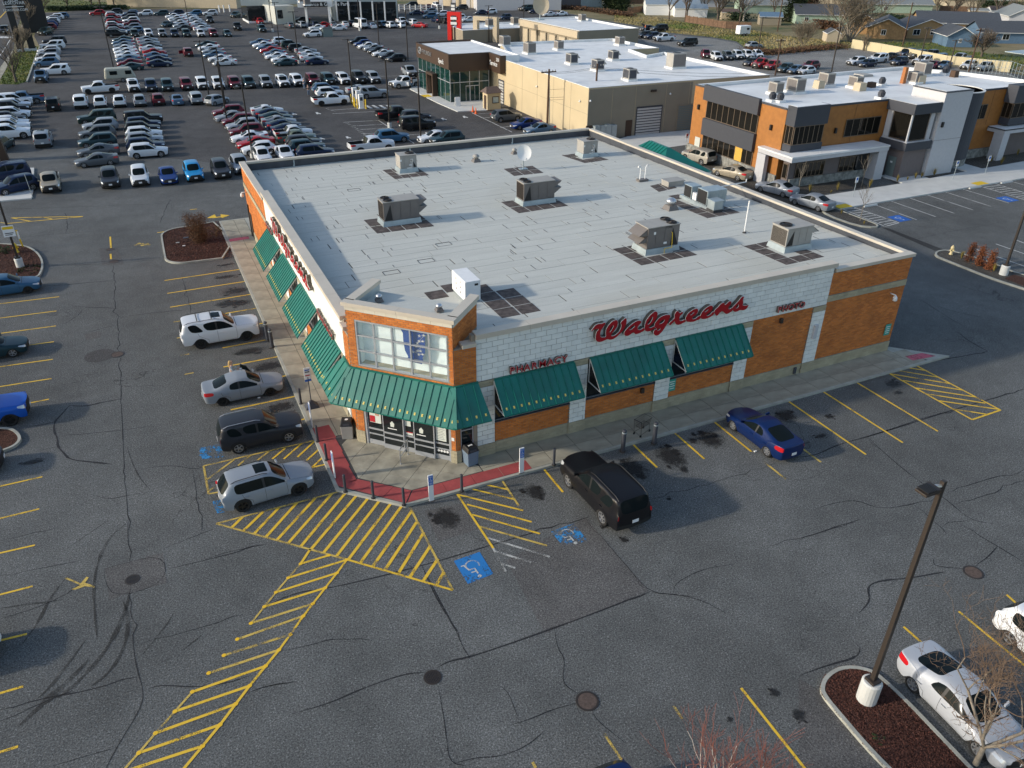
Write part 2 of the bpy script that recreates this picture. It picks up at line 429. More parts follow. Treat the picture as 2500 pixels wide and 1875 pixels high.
dealer=sheet('dealer_parking_lot',[(p.x,p.y)for p in(g('A2',0,450),g('A2',1800,640),g('F',800,330),g('A5',400,1074),g('A5',1040,1000),g('A5',1330,975),g('A5',1300,500),g('A5',1240,110))]+[(p.x,p.y)for p in reversed(far_edge[:9])]+[(p.x,p.y)for p in(g('D4',600,640),g('D4',700,820),g('D4',560,1200),g('D4',470,1440),g('D4',0,1500))]+[(-48,95)],.004,'asphalt_far')
newlot=sheet('office_parking_lot',[(p.x,p.y)for p in(g('B1',1300,1085),g('B1',1045,955),g('B1',1470,905),g('B1',2212,770),g('F',2212,400),g('F',2212,600),g('C7',590,215))],.004,'asphalt')
gravel=sheet('gravel_yard',[(p.x,p.y)for p in(g('D1',330,500),g('D1',620,450),g('D1',1000,490),g('D1',1300,520),g('D1',1650,580),g('D1',1830,700),g('D2',130,850),g('D2',700,800),g('D2',1440,740),g('D3',60,710),g('D3',1100,860),g('D3',1980,1125),g('D3',2200,1264),g('A6',1560,380),g('A6',870,430),g('A6',500,330),g('A6',270,290),g('D1',600,700))],.008,'gravel')
sheet('seal_strip',[(p.x,p.y)for p in(g('C7',150,45),g('C7',200,50),g('C7',600,205),g('C7',540,215))],.012,'asphalt_new',lot)
# ---- street, verge and lawn at the far left
street=sheet('street',[(p.x,p.y)for p in(g('D4',0,1180),g('D4',230,880),g('D4',330,400),g('D4',480,0),g('F',60,-20),g('F',-200,-20),g('F',-300,250))],.004,'asphalt_far')
sheet('street_line',[(p.x,p.y)for p in(g('D4',0,965),g('D4',235,600),g('D4',250,600),g('D4',8,985))],.016,'white_line',street)
sheet('street_line',[(p.x,p.y)for p in(g('D4',0,300),g('D4',110,190),g('D4',118,196),g('D4',0,325))],.016,'yellow',street)
sheet('street_line',[(p.x,p.y)for p in(g('D4',0,640),g('D4',240,650),g('D4',240,675),g('D4',0,670))],.016,'white_line',street)
sheet('pavement',[(p.x,p.y)for p in(g('D4',0,1400),g('D4',100,1230),g('D4',330,640),g('D4',470,300),g('D4',430,300),g('D4',240,860),g('D4',0,1190))],.02,'concrete')
def lawn(name,pts,m,n,seedv,hmin=.05,hmax=.14,label='green grass',gp=None):
 """a sheet of turf and tufts of blades standing on it"""
 base=sheet(name+'_bed',pts,.03,m)
 rnd=random.Random(seedv);xs=[p[0]for p in pts];ys=[p[1]for p in pts]
 mb=MB();k=0;tries=0
 def inside(x,y):
  c=False;j=len(pts)-1
  for i in range(len(pts)):
   xi,yi,xj,yj=pts[i][0],pts[i][1],pts[j][0],pts[j][1]
   if(yi>y)!=(yj>y)and x<(xj-xi)*(y-yi)/(yj-yi)+xi:c=not c
   j=i
  return c
 while k<n and tries<n*12:
  tries+=1
  x,y=rnd.uniform(min(xs),max(xs)),rnd.uniform(min(ys),max(ys))
  if not inside(x,y):continue
  k+=1;a=rnd.uniform(0,6.28);h=rnd.uniform(hmin,hmax);w=h*.5
  dx,dy=math.cos(a)*w,math.sin(a)*w
  mb.quad((x-dx,y-dy,.03),(x+dx,y+dy,.03),(x+dy*.5,y-dx*.5,.03+h))
 o=mb.build(name,m,None);tag(o,kind='stuff')
 return base
vl=[(p.x,p.y)for p in(g('D4',600,820),g('D4',705,820),g('D4',600,1100),g('D4',475,1440),g('D4',300,1490),g('D4',-60,1480),g('D4',0,1440),g('D4',110,1240),g('D4',230,960),g('D4',380,900))]
lawn('grass',vl,'lawn',1800,1,.1,.3)
mb=MB()
for a,b in((('D4',705,820),('D4',600,1100)),(('D4',600,1100),('D4',475,1450))):
 p,q=g(*a),g(*b);d=(q-p).normalized();n=Vector((-d.y,d.x,0))*.12
 mb.hexa([p-n,q-n,q+n,p+n][::-1],[v+Vector((0,0,.18))for v in(p-n,q-n,q+n,p+n)][::-1])
struct(mb,'kerb','curb')
for reg,pts in(('C4',[(1250,225),(1480,180),(1560,330),(1330,400)]),('C3',[(690,345),(1075,240),(1100,440),(720,550)]),('C1',[(1895,805),(2110,770),(2170,870),(1915,862)]),('C1',[(735,1200),(870,1170),(885,1225),(750,1250)]),('C6',[(130,1250),(0,1180),(0,1659),(420,1659)]),('E2',[(60,530),(370,890),(-140,1100),(-330,740)]),('C1',[(860,450),(1030,450),(1080,590),(890,600)])):
 sheet('asphalt_patch',[(p.x,p.y)for p in(G(reg,*q)for q in pts)],.0055,'asphalt_patch',lot)
 # ---- lines, cracks and stains on the asphalt
def chaikin(P,n=2,closed=False):
 for _ in range(n):
  Q=[];k=len(P)
  for i in range(k if closed else k-1):a,b=P[i],P[(i+1)%k];Q+=[a*.75+b*.25,a*.25+b*.75]
  P=Q if closed else[P[0]]+Q[1:-1]+[P[-1]]
 return P
def ribbon(name,pts,w,m,z=.012,parent=None,close=False,wob=0.0):
 mb=MB();P=[Vector((p[0],p[1],0))for p in pts]
 if wob and len(P)>2:P=chaikin(P)
 if wob:
  rr=random.Random(len(pts)*31+int(P[0].x*10));Q=[P[0]]
  for a,b in zip(P[:-1],P[1:]):
   n=max(1,int((b-a).length/.45));d=(b-a);nn=Vector((-d.y,d.x,0)).normalized()
   for i in range(1,n+1):
    t=i/n;Q.append(a+d*t+nn*(rr.gauss(0,wob)if i<n else 0))
  P=Q
 L=[];Rr=[]
 for i,p in enumerate(P):
  d=(P[min(i+1,len(P)-1)]-P[max(i-1,0)]);
  if d.length<1e-6:d=Vector((1,0,0))
  d.normalize();n=Vector((-d.y,d.x,0))
  ww=w if not wob else w*(.55+.7*((i*7919%13)/13.0))*(0.35 if i in(0,len(P)-1)else 1)
  L.append(p+n*ww/2);Rr.append(p-n*ww/2)
 for i in range(len(P)-1):
  mb.quad((Rr[i].x,Rr[i].y,z),(Rr[i+1].x,Rr[i+1].y,z),(L[i+1].x,L[i+1].y,z),(L[i].x,L[i].y,z))
 return mb.build(name,m,parent or lot)
def rib(name,reg,pts,w,m,z=.012,wob=0.0,parent=None):
 return ribbon(name,[g(reg,x,y)for x,y in pts],w,m,z,parent,wob=wob)
S=2.74
X0,Y0=10.31,34.59
Wd=.12
for i,ln in((0,-2.1),(2,-2.3),(3,-2.7),(4,-3.2),(6,-5.97),(7,-5.97),(8,-5.97)):
 ribbon('parking_line',[(X0+S*i,-.02),(X0+S*i,ln)],Wd,'yellow')
for i in(5,1):
 ribbon('parking_line',[(X0+S*i,-.02),(X0+S*i,-5.5)],Wd,'yellow_worn')
ribbon('parking_line',[(X0+S*4,-4.2),(X0+S*4,-5.9)],Wd,'yellow_worn')
for i,ln in((0,-5.74),(1,-5.74),(2,-5.74),(3,-2.6),(4,-.7),(5,-3.1),(6,-3.4),(7,-2.0),(8,-3.7),(9,-4.2)):
 ribbon('parking_line',[(-.02,Y0-S*i),(ln,Y0-S*i)],Wd,'yellow')
for i in(3,4,5,6):
 ribbon('parking_line',[(-5.2,Y0-S*i),(-5.74,Y0-S*i)],Wd,'yellow_worn')
for a,b in(((400,1042),(1015,1367)),((1015,1367),(810,1437)),((810,1437),(215,1105)),((350,1062),(480,1082)),((275,1082),(565,1130)),((215,1105),(655,1177)),((310,1153),(740,1223)),((405,1208),(835,1273)),((480,1250),(905,1318)),((570,1300),(1000,1362)),((665,1358),(915,1398))):
 rib('hatch_line','C7',[a,b],Wd,'yellow',.012 if a[0]in(400,810)else .016)
out=[((65,300),(765,118)),((65,300),(812,505)),((812,505),(1410,678)),((1165,205),(1410,678))]
for k,(a,b)in enumerate(out):rib('hatch_line','C4',[a,b],.11,'yellow' if k==2 else 'yellow_worn',.016)
for a,b in(((150,325),(215,262)),((215,345),(332,232)),((278,360),(425,205)),((345,378),(525,180)),((410,393),(628,155)),((475,410),(722,130)),((545,430),(800,125)),((600,450),(862,140)),((675,465),(928,155)),((750,483),(992,170)),((815,505),(1058,185)),((885,522),(1120,198)),((955,543),(1178,225)),((1025,562),(1205,290)),((1100,583),(1245,350)),((1165,605),(1283,425)),((1240,628),(1325,500)),((1318,645),(1360,575))):
 rib('hatch_line','C4',[a,b],.15,'yellow')
for k,(a,b)in enumerate((((1435,132),(1640,440)),((1640,440),(1710,572)),((1690,55),(1785,200)),((1605,80),(1720,105)),((1520,103),(1765,163)),((1440,135),(1810,225)),((1490,190),(1858,290)),((1520,248),(1905,357)),((1560,315),(1945,425)),((1605,380),(1960,488)),((1645,455),(1855,520)),((1690,525),(1765,552)))):
 rib('hatch_line','C4',[a,b],.11,'white_worn' if k in(1,9,10,11)else('yellow_worn' if k in(2,8)else 'yellow'),.016 if k<3 else .012)
left=[g('C4',545,528),g('C4',475,608),g('C4',405,690),g('C3',1742,597),g('C3',1653,707),g('C3',1563,812),g('C3',1475,918),g('C3',1375,1035),g('C3',1268,1158),g('C3',1153,1287),g('C3',1025,1430),g('C3',915,1560),g('C3',800,1690)]
right=[g('C4',705,480),g('C4',808,505),g('C4',752,580),g('C4',685,665),g('C4',615,755),g('C3',1998,659),g('C3',1913,780),g('C3',1838,882),g('C3',1750,988),g('C3',1645,1118),g('C3',1553,1238),g('C3',1450,1375),g('C3',1335,1515),g('C3',1215,1659),g('C3',1100,1800)]
for k,(a,b)in enumerate(zip(left,right)):
 ribbon('hatch_line',[a,b],.12,'yellow_worn' if 3<k<8 else 'yellow')
 for q in(a,b):
  mb=MB();mb.lathe((q.x,q.y,.017),[(.09,0),(.085,.002)],10);mb.build('paint_spot','yellow_dot',lot)
ribbon('hatch_line',right[1:8],.10,'yellow',.016);ribbon('hatch_line',right[7:],.11,'yellow',.016)
ribbon('hatch_line',left[:5],.09,'yellow_worn',.016);ribbon('hatch_line',left[8:],.09,'yellow_worn',.016)
ribbon('hatch_line',[g('C4',600,445),left[0]],.12,'yellow',.016)
for a,b in(((335,1252),(1118,1072)),((335,1252),(370,1447)),((355,1350),(548,1208)),((370,1447),(640,1400)),((372,1425),(480,1350)),((575,1250),(660,1180)),((710,1212),(790,1152)),((815,1203),(905,1128)),((895,1203),(1020,1095)),((990,1190),(1118,1072)),((1055,1213),(1143,1133)),((1092,1262),(1168,1190)),((1092,1262),(1190,1240))):
 rib('hatch_line','B6',[a,b],.11,'yellow_worn' if a[0]<800 else 'yellow')
for reg,a,b in(('C1',(-300,970),(515,873)),('C1',(-300,1097),(492,997)),('C1',(-300,1233),(487,1127)),('C1',(-300,1370),(470,1265)),('C1',(-300,1525),(460,1418)),('C2',(-400,380),(475,243)),('C2',(-400,600),(450,433)),('C2',(-400,1325),(390,1147)),('C2',(-400,1630),(362,1442)),('C3',(-400,335),(230,192)),('C3',(-400,620),(215,463)),('C3',(-300,893),(178,777)),('C3',(-300,1255),(155,1122)),('C3',(-300,1650),(120,1518)),('C6',(562,902),(720,1040)),('C6',(858,820),(1260,1150)),('C6',(1115,730),(1260,860)),('C8',(1325,0),(1800,600))):
 rib('parking_line',reg,[a,b],.11,'yellow')
for a,b in(((455,290),(485,335)),((897,115),(950,195)),((0,470),(20,507)),((485,335),(600,507))):
 rib('parking_line','C8',[a,b],.1,'yellow_worn')
for a,b in(((60,235),(722,175)),((95,185),(722,173)),((95,185),(265,215)),((370,178),(455,197)),((-60,215),(60,235)),((1370,315),(1495,297)),((1655,115),(1715,108)),((960,350),(968,470)),((963,500),(967,545))):
 rib('painted_line','C1',[a,b],.14,'yellow' if a[0]>0 else 'yellow_worn')
def blob(name,reg,pts,m,z=.01,parent=None):
 return sheet(name,[(p.x,p.y)for p in(g(reg,x,y)for x,y in pts)],z,m,parent or lot)
blob('painted_arrow','C1',[(1800,188),(1870,155),(1885,178),(1925,172),(1920,155),(2000,163),(1935,187),(1925,180),(1870,187)],'yellow',.012)
blob('painted_arrow','C1',[(1165,427),(1215,400),(1235,412),(1245,405),(1262,415),(1290,405),(1315,423),(1262,426),(1235,432),(1220,424)],'yellow_worn',.012)
blob('painted_arrow','C3',[(425,412),(440,405),(500,430),(530,445),(570,400),(585,405),(560,440),(590,450),(625,462),(620,472),(560,462),(500,485),(470,485),(530,455)],'yellow_worn',.012)
blob('painted_symbol','C4',[(1415,512),(1562,460),(1640,585),(1495,643)],'blue_paint',.012)
blob('painted_symbol','C4',[(1968,345),(2098,298),(2175,395),(2045,440)],'blue_faded',.012)
blob('painted_symbol','B6',[(300,1125),(455,1100),(480,1190),(325,1205)],'blue_faded',.012)
blob('painted_symbol','B6',[(395,1500),(540,1470),(590,1555),(430,1585)],'blue_faded',.012)
def wheelchair(c,ux,s,m,z):
 """the seated figure on its wheel, painted on the ground; ux points to the figure's right"""
 c=Vector((c[0],c[1],0));u=Vector((ux[0],ux[1],0)).normalized();v=Vector((-u.y,u.x,0))
 f=lambda x,y:c+u*(x*s)+v*(y*s)
 ribbon('painted_symbol',[f(.42*math.cos(R(t)),-.25+.42*math.sin(R(t)))for t in range(150,415,22)],.1*s,m,z)
 ribbon('painted_symbol',[f(-.05,.55),f(-.02,.05),f(.35,.05),f(.5,-.45),f(.68,-.42)],.11*s,m,z+.004)
 ribbon('painted_symbol',[f(-.02,.32),f(.3,.32)],.09*s,m,z+.008)
 h=f(-.07,.78);mb=MB();mb.lathe((h.x,h.y,z),[(.13*s,0),(.125*s,.003)],12);mb.build('painted_symbol',m,lot)
p=g('C4',1530,552);wheelchair(p,(-1,.0),.72,'white_worn',.018)
p=g('C4',2070,370);wheelchair(p,(-1,.0),.7,'white_worn',.018)
p=g('B6',390,1155);wheelchair(p,(0,1),.7,'blue_faded',.018)
for reg,w,pts in(('C4',.05,[(0,505),(120,462),(340,420)]),('C4',.10,[(340,770),(520,690),(680,672),(1000,600),(1300,520),(1500,460),(1800,370),(2180,262)]),('C4',.08,[(1235,540),(1300,690),(1370,815)]),('C5',.09,[(890,10),(950,130),(1100,412)]),('C5',.11,[(940,462),(1000,430),(1100,412),(1400,310),(1700,200),(1980,92)]),('C5',.06,[(1900,0),(1980,92),(2110,105),(2212,115)]),('C5',.08,[(230,690),(420,635),(560,570),(780,492),(880,487)]),('C5',.06,[(160,385),(330,350),(420,320),(620,328)]),('C5',.07,[(0,590),(120,548),(250,532)]),('C5',.05,[(945,550),(968,680),(985,800),(1000,930),(1080,945)]),('C5',.05,[(1515,260),(1530,370),(1570,420),(1550,540),(1630,590)]),('C5',.06,[(1300,745),(1400,715),(1500,670),(1630,635)]),('C5',.04,[(1235,545),(1290,580),(1340,720)]),('C5',.05,[(1000,940),(1120,905),(1250,900),(1380,850),(1470,770)]),('C5',.05,[(1700,670),(1720,720),(1860,830)]),('C3',.05,[(845,0),(840,100),(852,300)]),('C3',.06,[(865,470),(875,850),(900,1000),(950,1170),(920,1280),(770,1520),(700,1659)]),('C3',.07,[(950,1150),(1050,1110),(1290,1130),(1500,1100),(1650,1050)]),('C3',.05,[(1640,1160),(1750,1120),(1888,1100)]),('C3',.07,[(1100,350),(1400,280),(1760,185)]),('C3',.05,[(0,165),(380,75)]),('C3',.05,[(0,390),(300,340),(520,295)]),('C3',.05,[(1080,215),(1250,145),(1420,80)]),('C3',.06,[(0,680),(320,580),(600,420)]),('C3',.05,[(900,855),(1300,740),(1620,650)]),('C3',.09,[(0,1275),(330,1190),(540,1160),(900,1060)]),('C3',.08,[(0,1350),(350,1200),(480,1150)]),('C3',.05,[(300,1659),(500,1600),(780,1520)]),('C3',.04,[(690,345),(720,550),(1100,440),(1075,240),(690,350)]),('C2',.06,[(1100,40),(1118,480),(1130,750),(1140,1000),(1170,1400),(1185,1640)]),('C2',.14,[(640,490),(560,580),(500,640),(495,730),(530,790),(530,870),(590,930),(640,990),(880,1015),(1020,1030)]),('C2',.14,[(640,490),(780,500),(950,460),(1120,430)]),('C2',.08,[(230,690),(390,670),(500,640)]),('C2',.06,[(530,870),(330,920)]),('C2',.05,[(560,775),(850,745),(1150,715),(1400,680)]),('C2',.05,[(830,1310),(1000,1355),(1170,1320),(1340,1290)]),('C2',.05,[(1770,1080),(1800,1230),(1860,1640)]),('C2',.05,[(1250,1080),(1500,1045),(1680,1050),(1770,1080),(1900,1050)]),('C1',.06,[(985,600),(1000,900),(1025,1100),(1040,1350)]),('C1',.06,[(400,605),(800,590),(1350,555)]),('C1',.08,[(390,775),(560,772),(800,745),(990,735)]),('C1',.07,[(640,955),(720,962),(1010,975)]),('C1',.05,[(720,980),(690,1030),(560,1110)]),('C1',.05,[(1030,1060),(1320,1010),(1640,990)]),('C1',.05,[(1590,700),(1630,850),(1665,1030)]),('C1',.05,[(720,1200),(880,1150),(1020,1115)]),('C1',.06,[(570,320),(590,220),(560,140)]),('C1',.06,[(1480,20),(1430,130),(1390,240)]),('C1',.04,[(0,380),(400,330),(900,300)]),('C1',.05,[(100,110),(900,80),(1500,60)]),('E2',.09,[(1060,235),(1180,230),(1300,170),(1500,120),(1700,45),(1870,5)]),('E2',.06,[(1450,140),(1500,190),(1650,320),(1830,440),(1950,545),(2060,560)]),('E2',.06,[(1180,490),(1370,435),(1500,490),(1650,470),(1780,430)]),('E2',.06,[(1830,410),(2000,350),(2212,295)]),('E2',.06,[(1880,465),(2000,430),(2212,350)]),('E2',.07,[(1900,565),(2080,670),(2212,750)]),('E2',.05,[(1670,470),(1810,580),(1830,610)]),('E2',.06,[(1810,578),(1950,540)]),('E2',.11,[(1400,1000),(1460,940),(1440,870),(1500,840),(1640,830),(1820,798)]),('E2',.07,[(1770,730),(1765,770),(1920,782)]),('E2',.08,[(1970,770),(2040,720),(2080,672)]),('E2',.05,[(360,890),(600,920),(750,1000)]),('E2',.05,[(490,900),(500,850),(640,780),(790,760)]),('E2',.04,[(360,445),(640,370),(1000,265)]),('E2',.05,[(950,672),(1200,610),(1400,540)]),('E2',.03,[(60,530),(200,700),(370,890)]),('C7',.10,[(420,1035),(560,1005),(760,975),(920,940)]),('C7',.09,[(690,795),(790,870),(920,940)]),('C7',.05,[(310,545),(440,565),(560,650),(760,765)]),('C7',.05,[(530,610),(700,660),(900,700)]),('C7',.05,[(620,420),(860,512)]),('C7',.04,[(400,130),(700,65),(1060,0)]),('C7',.12,[(0,1570),(180,1520),(440,1440),(690,1360),(900,1300),(1185,1215)]),('C7',.04,[(60,1570),(90,1620),(160,1659)]),('C6',.10,[(0,1165),(150,1110),(320,1065),(330,1010)]),('C6',.05,[(0,440),(150,380),(330,325)])):
 rib('crack_seal',reg,pts,w*.8,'crack',.0085,wob=.08)
rib('crack','C3',[(1325,0),(1330,100)],.04,'crack',.008,wob=.03)
for pts,w in(([(830,50),(720,140),(650,280),(615,450),(625,640),(640,800)],.13),([(860,480),(830,620),(740,820),(640,960),(520,1090),(380,1200)],.2),([(810,560),(845,650),(840,800),(780,950),(690,1060),(600,1120)],.16),([(570,810),(430,1000),(330,1130),(250,1200)],.15),([(585,945),(440,1100),(300,1220),(130,1380)],.3),([(440,400),(330,540),(260,690),(150,840)],.14),([(1340,775),(1210,880)],.12),([(1170,590),(1100,720),(940,910)],.08),([(440,215),(710,30)],.06),([(430,545),(300,570),(180,580),(0,610)],.12),([(1115,940),(1040,975)],.14)):
 rib('tyre_mark','C3',pts,w,'skid',.0095,wob=.004)
rib('tyre_mark','C2',[(1170,870),(1210,1000),(1280,1150),(1370,1255)],.07,'skid',.0095,wob=.004)
sd_=MB();sd_.v=[(math.cos(R(15*i)),math.sin(R(15*i)),0)for i in range(24)];sd_.f=[tuple(range(24))];sd_.m=[0];stain_me=sd_.mesh('oil_stain','stain')
def stain(reg,x,y,rx,ry,seedv):
 p=g(reg,x,y);rr=random.Random(seedv)
 for k in range(5):
  s=1.15 if k==0 else rr.uniform(.12,.4);o=mk('oil_stain',stain_me,lot);a=rr.uniform(0,6.28);d=0 if k==0 else rr.uniform(.5,1.2)
  o.location=(p.x+math.cos(a)*rx*d,p.y+math.sin(a)*ry*d,.0105+.0003*k+.00002*seedv);o.scale=(rx*s,ry*s,1)
for k,(reg,x,y,rx,ry)in enumerate((('C4',1380,270,.75,1.0),('C4',1880,120,.6,.8),('E2',480,230,.9,1.3),('E2',670,145,.9,1.1),('E2',290,290,.9,1.2),('E2',1255,35,.35,.3),('E2',1215,130,.5,.25),('E2',1040,30,.8,.8),('C7',240,1175,.7,.5),('C7',275,1240,.4,.25),('B6',650,450,1.2,.6),('B6',790,555,1.3,.7),('B6',870,840,1.1,.6),('B6',590,115,1.0,.6),('C1',2060,820,1.2,.6),('C1',1960,700,1.1,.4),('C1',1965,595,.8,.3),('C1',1990,930,1.2,.6),('C8',1540,30,.25,.25),('C8',1255,200,.15,.15),('C8',1690,170,.3,.3),('E2',150,570,.3,.2),('E2',250,640,.25,.25),('C2',300,1010,.7,.3),('E2',468,438,.2,.12))):
 stain(reg,x,y,rx,ry,k)
for reg,x,y,r_,m in(('C1',870,1385,.62,'asphalt_far'),):
 p=g(reg,x,y);sheet('asphalt_patch',[(p.x+math.cos(2*math.pi*i/24)*r_*1.5,p.y+math.sin(2*math.pi*i/24)*r_*1.5)for i in range(24)],.006,m,lot)
def iron(reg,x,y,r,kind,label):
 p=g(reg,x,y);t=thg('manhole_cover' if kind else 'drain_grate',label,'manhole cover' if kind else 'drain',(p.x,p.y,0))
 mb=MB();n=28
 mb.lathe((p.x,p.y,.002),[(r+.07,0),(r+.07,.016),(r,.018),(r,.004)],n);mb.build('rim','dark_metal',t)
 mb=MB()
 if kind:
  mb.lathe((p.x,p.y,.004),[(r-.01,0),(r-.01,.010)],n);mb.build('lid','iron',t)
  mb=MB()
  for i in range(-5,6):
   for j in range(-5,6):
    if i*i+j*j<27:mb.box(p.x+i*r/5.8-.018,p.x+i*r/5.8+.018,p.y+j*r/5.8-.018,p.y+j*r/5.8+.018,.014,.019)
  mb.build('tread','iron',t)
 else:
  mb.lathe((p.x,p.y,.002),[(r,0),(r-.001,.006)],n);mb.build('pit','black',t)
  for i in range(-4,5):
   w=math.sqrt(max(r*r-(i*r/4.6)**2,.01));mb=MB();mb.box(p.x+i*r/4.6-.016,p.x+i*r/4.6+.016,p.y-w,p.y+w,.009,.022);mb.build('bar','dark_metal',t)
  mb=MB();mb.box(p.x-r,p.x+r,p.y-.02,p.y+.02,.010,.021);mb.build('bar','dark_metal',t)
M_['iron']=mat('iron',(.10,.07,.055),.8,var=.3,scale=9)
for a in(('C3',872,418,.24,0,'round drain grate inside the square cut patch by the tyre marks'),('C5',917,510,.27,0,'round drain grate on the long sealed crack below the triangle hatching'),('C5',1677,627,.36,1,'rusty cross-hatched manhole cover near the bottom edge of the lot'),('C6',937,610,.36,1,'plain rusty manhole cover right of the tall lamp post'),('C1',1022,1375,.36,1,'manhole cover beside the round asphalt patch'),('C1',995,565,.36,1,'manhole cover in the lane left of the planting bed'),('C1',960,460,.3,1,'smaller darker manhole cover up the lane by the faded arrow')):
 iron(*a)
 # ---- the store's walk
def kerb_poly(name,outer,h,m,w=.16,kerb='curb',inner=True):
 """a raised slab with a kerb round it"""
 mb=MB();mb.prism([(p[0],p[1])for p in outer],0,h);o=struct(mb,name,kerb)
 return o
chy=47.4
mb=MB()
walk=[(0,chy),(0,2.6),(2.75,0),(39.5,0),(41.2,.4),(38.2,2.9),(37.2,3.2),(37.2,2.3),(7,2.3),(2.3,7),(2.3,42.8),(2.3,chy)]
mb.prism([(0,2.6),(2.75,0),(40.4,0),(37.4,2.9),(7,2.9),(2.9,7),(2.9,chy),(0,chy)],.0,.13)
walk_o=struct(mb,'pavement','curb')
sheet('slab_bed',[(.18,2.72),(2.8,.18),(38.6,.18),(37.3,1.95),(7.3,2.3),(2.3,7.3),(2.3,47.2),(.18,47.2)],.1305,'tar',walk_o)
sl=MB();sl.box(0,1,0,1,0,.02);slab_me=sl.mesh('paving_slab','concrete')
def slab(x0,x1,y0,y1,z=.125,m=None,nm='paving_slab'):
 o=bpy.data.objects.new(nm,slab_me);C.objects.link(o);o.location=(x0+.014,y0+.014,z+random.uniform(0,.004));o.scale=(x1-x0-.028,y1-y0-.028,1);o.parent=walk_o;return o
x=7.3
k=0
while x<37.0:
 w=1.83
 slab(x,min(x+w,37.3),.17,1.2);slab(x,min(x+w,37.3),1.2,2.28);x+=w;k+=1
x=37.3;slab(37.3,38.4,.17,1.9)
y=7.3
while y<46.8:
 slab(.17,1.3,y,min(y+1.83,47.2));slab(1.3,2.28,y,min(y+1.83,47.2));y+=1.83
def strip(name,pts,z,m,th=.022):
 mb=MB();mb.prism(pts,z,z+th);o=mb.build(name,m,walk_o);return o
red=[(.17,8.6),(.17,2.68),(2.82,.17),(6.3,.17),(10.0,.17),(10.0,.95),(4.5,.95),(3.42,.98),(1.25,3.05),(1.05,8.6)]
def clip_half(pts,a,b,c):
 """keep a*x+b*y>=c"""
 out_=[]
 for i in range(len(pts)):
  p,q=pts[i],pts[(i+1)%len(pts)];fp,fq=a*p[0]+b*p[1]-c,a*q[0]+b*q[1]-c
  if fp>=0:out_.append(p)
  if(fp>=0)!=(fq>=0):t=fp/(fp-fq);out_.append((p[0]+(q[0]-p[0])*t,p[1]+(q[1]-p[1])*t))
 return out_
for y0 in(2.9,4.3,5.7,7.15):strip('tactile_slab',[(.17,y0+.01),(1.15,y0+.01),(1.08,y0+1.41),(.17,y0+1.41)],.127,'dome_red')
for t0,t1 in((0,.33),(.33,.67),(.67,1)):
 A=Vector((.17,2.88));B=Vector((2.86,.17));A2=Vector((1.2,3.0));B2=Vector((3.4,.98));e=.004
 L_=lambda P,Q,t:tuple(P+(Q-P)*t)
 strip('tactile_slab',[L_(A,B,t0+e),L_(A,B,t1-e),L_(A2,B2,t1-e),L_(A2,B2,t0+e)],.127,'dome_red')
for x0,x1 in((3.45,5.0),(5.0,6.55),(6.55,8.1),(8.1,9.7)):strip('tactile_slab',[(x0+.01 if x0>3.5 else 2.92,.17),(x1-.01,.17),(x1-.01,.96),(x0+.01,.96)],.127,'dome_red')
plaza=[(1.25,8.6),(1.27,3.1),(3.44,1.02),(7.25,1.02),(7.25,2.28),(6.2,2.4),(2.4,6.2),(2.28,7.25),(2.28,8.6)]
for i in range(-3,5):
 for j in range(0,3):
  q=clip_half(clip_half(plaza,1,-1,i*1.7+.016),-1,1,-(i+1)*1.7+.016)
  q=clip_half(clip_half(q,1,1,4.0+j*1.6+.016)if q else q,-1,-1,-(4.0+(j+1)*1.6)+.016)if q else q
  if len(q)>2:strip('paving_slab',q,.126,'concrete',.02)
strip('tactile_slab',[(37.6,.5),(39.5,.35),(39.0,1.0),(37.6,1.15)],.13,'dome_pink')
strip('tactile_slab',[(.15,41.2),(1.85,41.3),(1.85,42.0),(.15,41.9)],.147,'dome_pink',.006)
# ---- planting islands
def island(name,reg,pts,bed_m,label_bed,world_pts=None,kw=.15,h=.15):
 P=world_pts or[(p.x,p.y)for p in(g(reg,x,y)for x,y in pts)]
 P=[(v.x,v.y)for v in chaikin([Vector(p)for p in P],1 if world_pts else 2,True)]
 a=sum(P[i][0]*P[(i+1)%len(P)][1]-P[(i+1)%len(P)][0]*P[i][1]for i in range(len(P)))
 if a<0:P=P[::-1]
 n=len(P);I=[]
 for i in range(n):
  p0,p1,p2=Vector(P[i-1]),Vector(P[i]),Vector(P[(i+1)%n])
  d=((p1-p0).normalized()+(p2-p1).normalized())
  if d.length<1e-6:d=(p2-p1)
  d.normalize();I.append((p1.x-d.y*kw,p1.y+d.x*kw))
 mb=MB()
 for i in range(n):
  j=(i+1)%n
  mb.hexa([(P[i][0],P[i][1],0),(P[j][0],P[j][1],0),(I[j][0],I[j][1],0),(I[i][0],I[i][1],0)],[(P[i][0],P[i][1],h),(P[j][0],P[j][1],h),(I[j][0],I[j][1],h),(I[i][0],I[i][1],h)])
 struct(mb,'kerb','curb')
 return sheet(name,I,h-.04,bed_m),I
def arc_pts(cx,cy,r,a0,a1,n=8,ry=None):
 return[(cx+r*math.cos(R(a0+(a1-a0)*i/n)),cy+(ry or r)*math.sin(R(a0+(a1-a0)*i/n)))for i in range(n+1)]
isl1=[(.0,37.45),(0,47.5),(-1.8,47.3)]+arc_pts(-3.4,45.2,1.9,80,180,6)+arc_pts(-3.6,39.4,1.8,180,265,6)
bed1,_=island('mulch_bed',None,None,'mulch','',isl1)
isl2=[(x,y)for x,y in((-120,415),(0,418),(120,425),(240,440),(310,475),(360,525),(385,590),(375,660),(330,725),(-120,745))]
bed2,_=island('mulch_bed','C1',isl2,'mulch','')
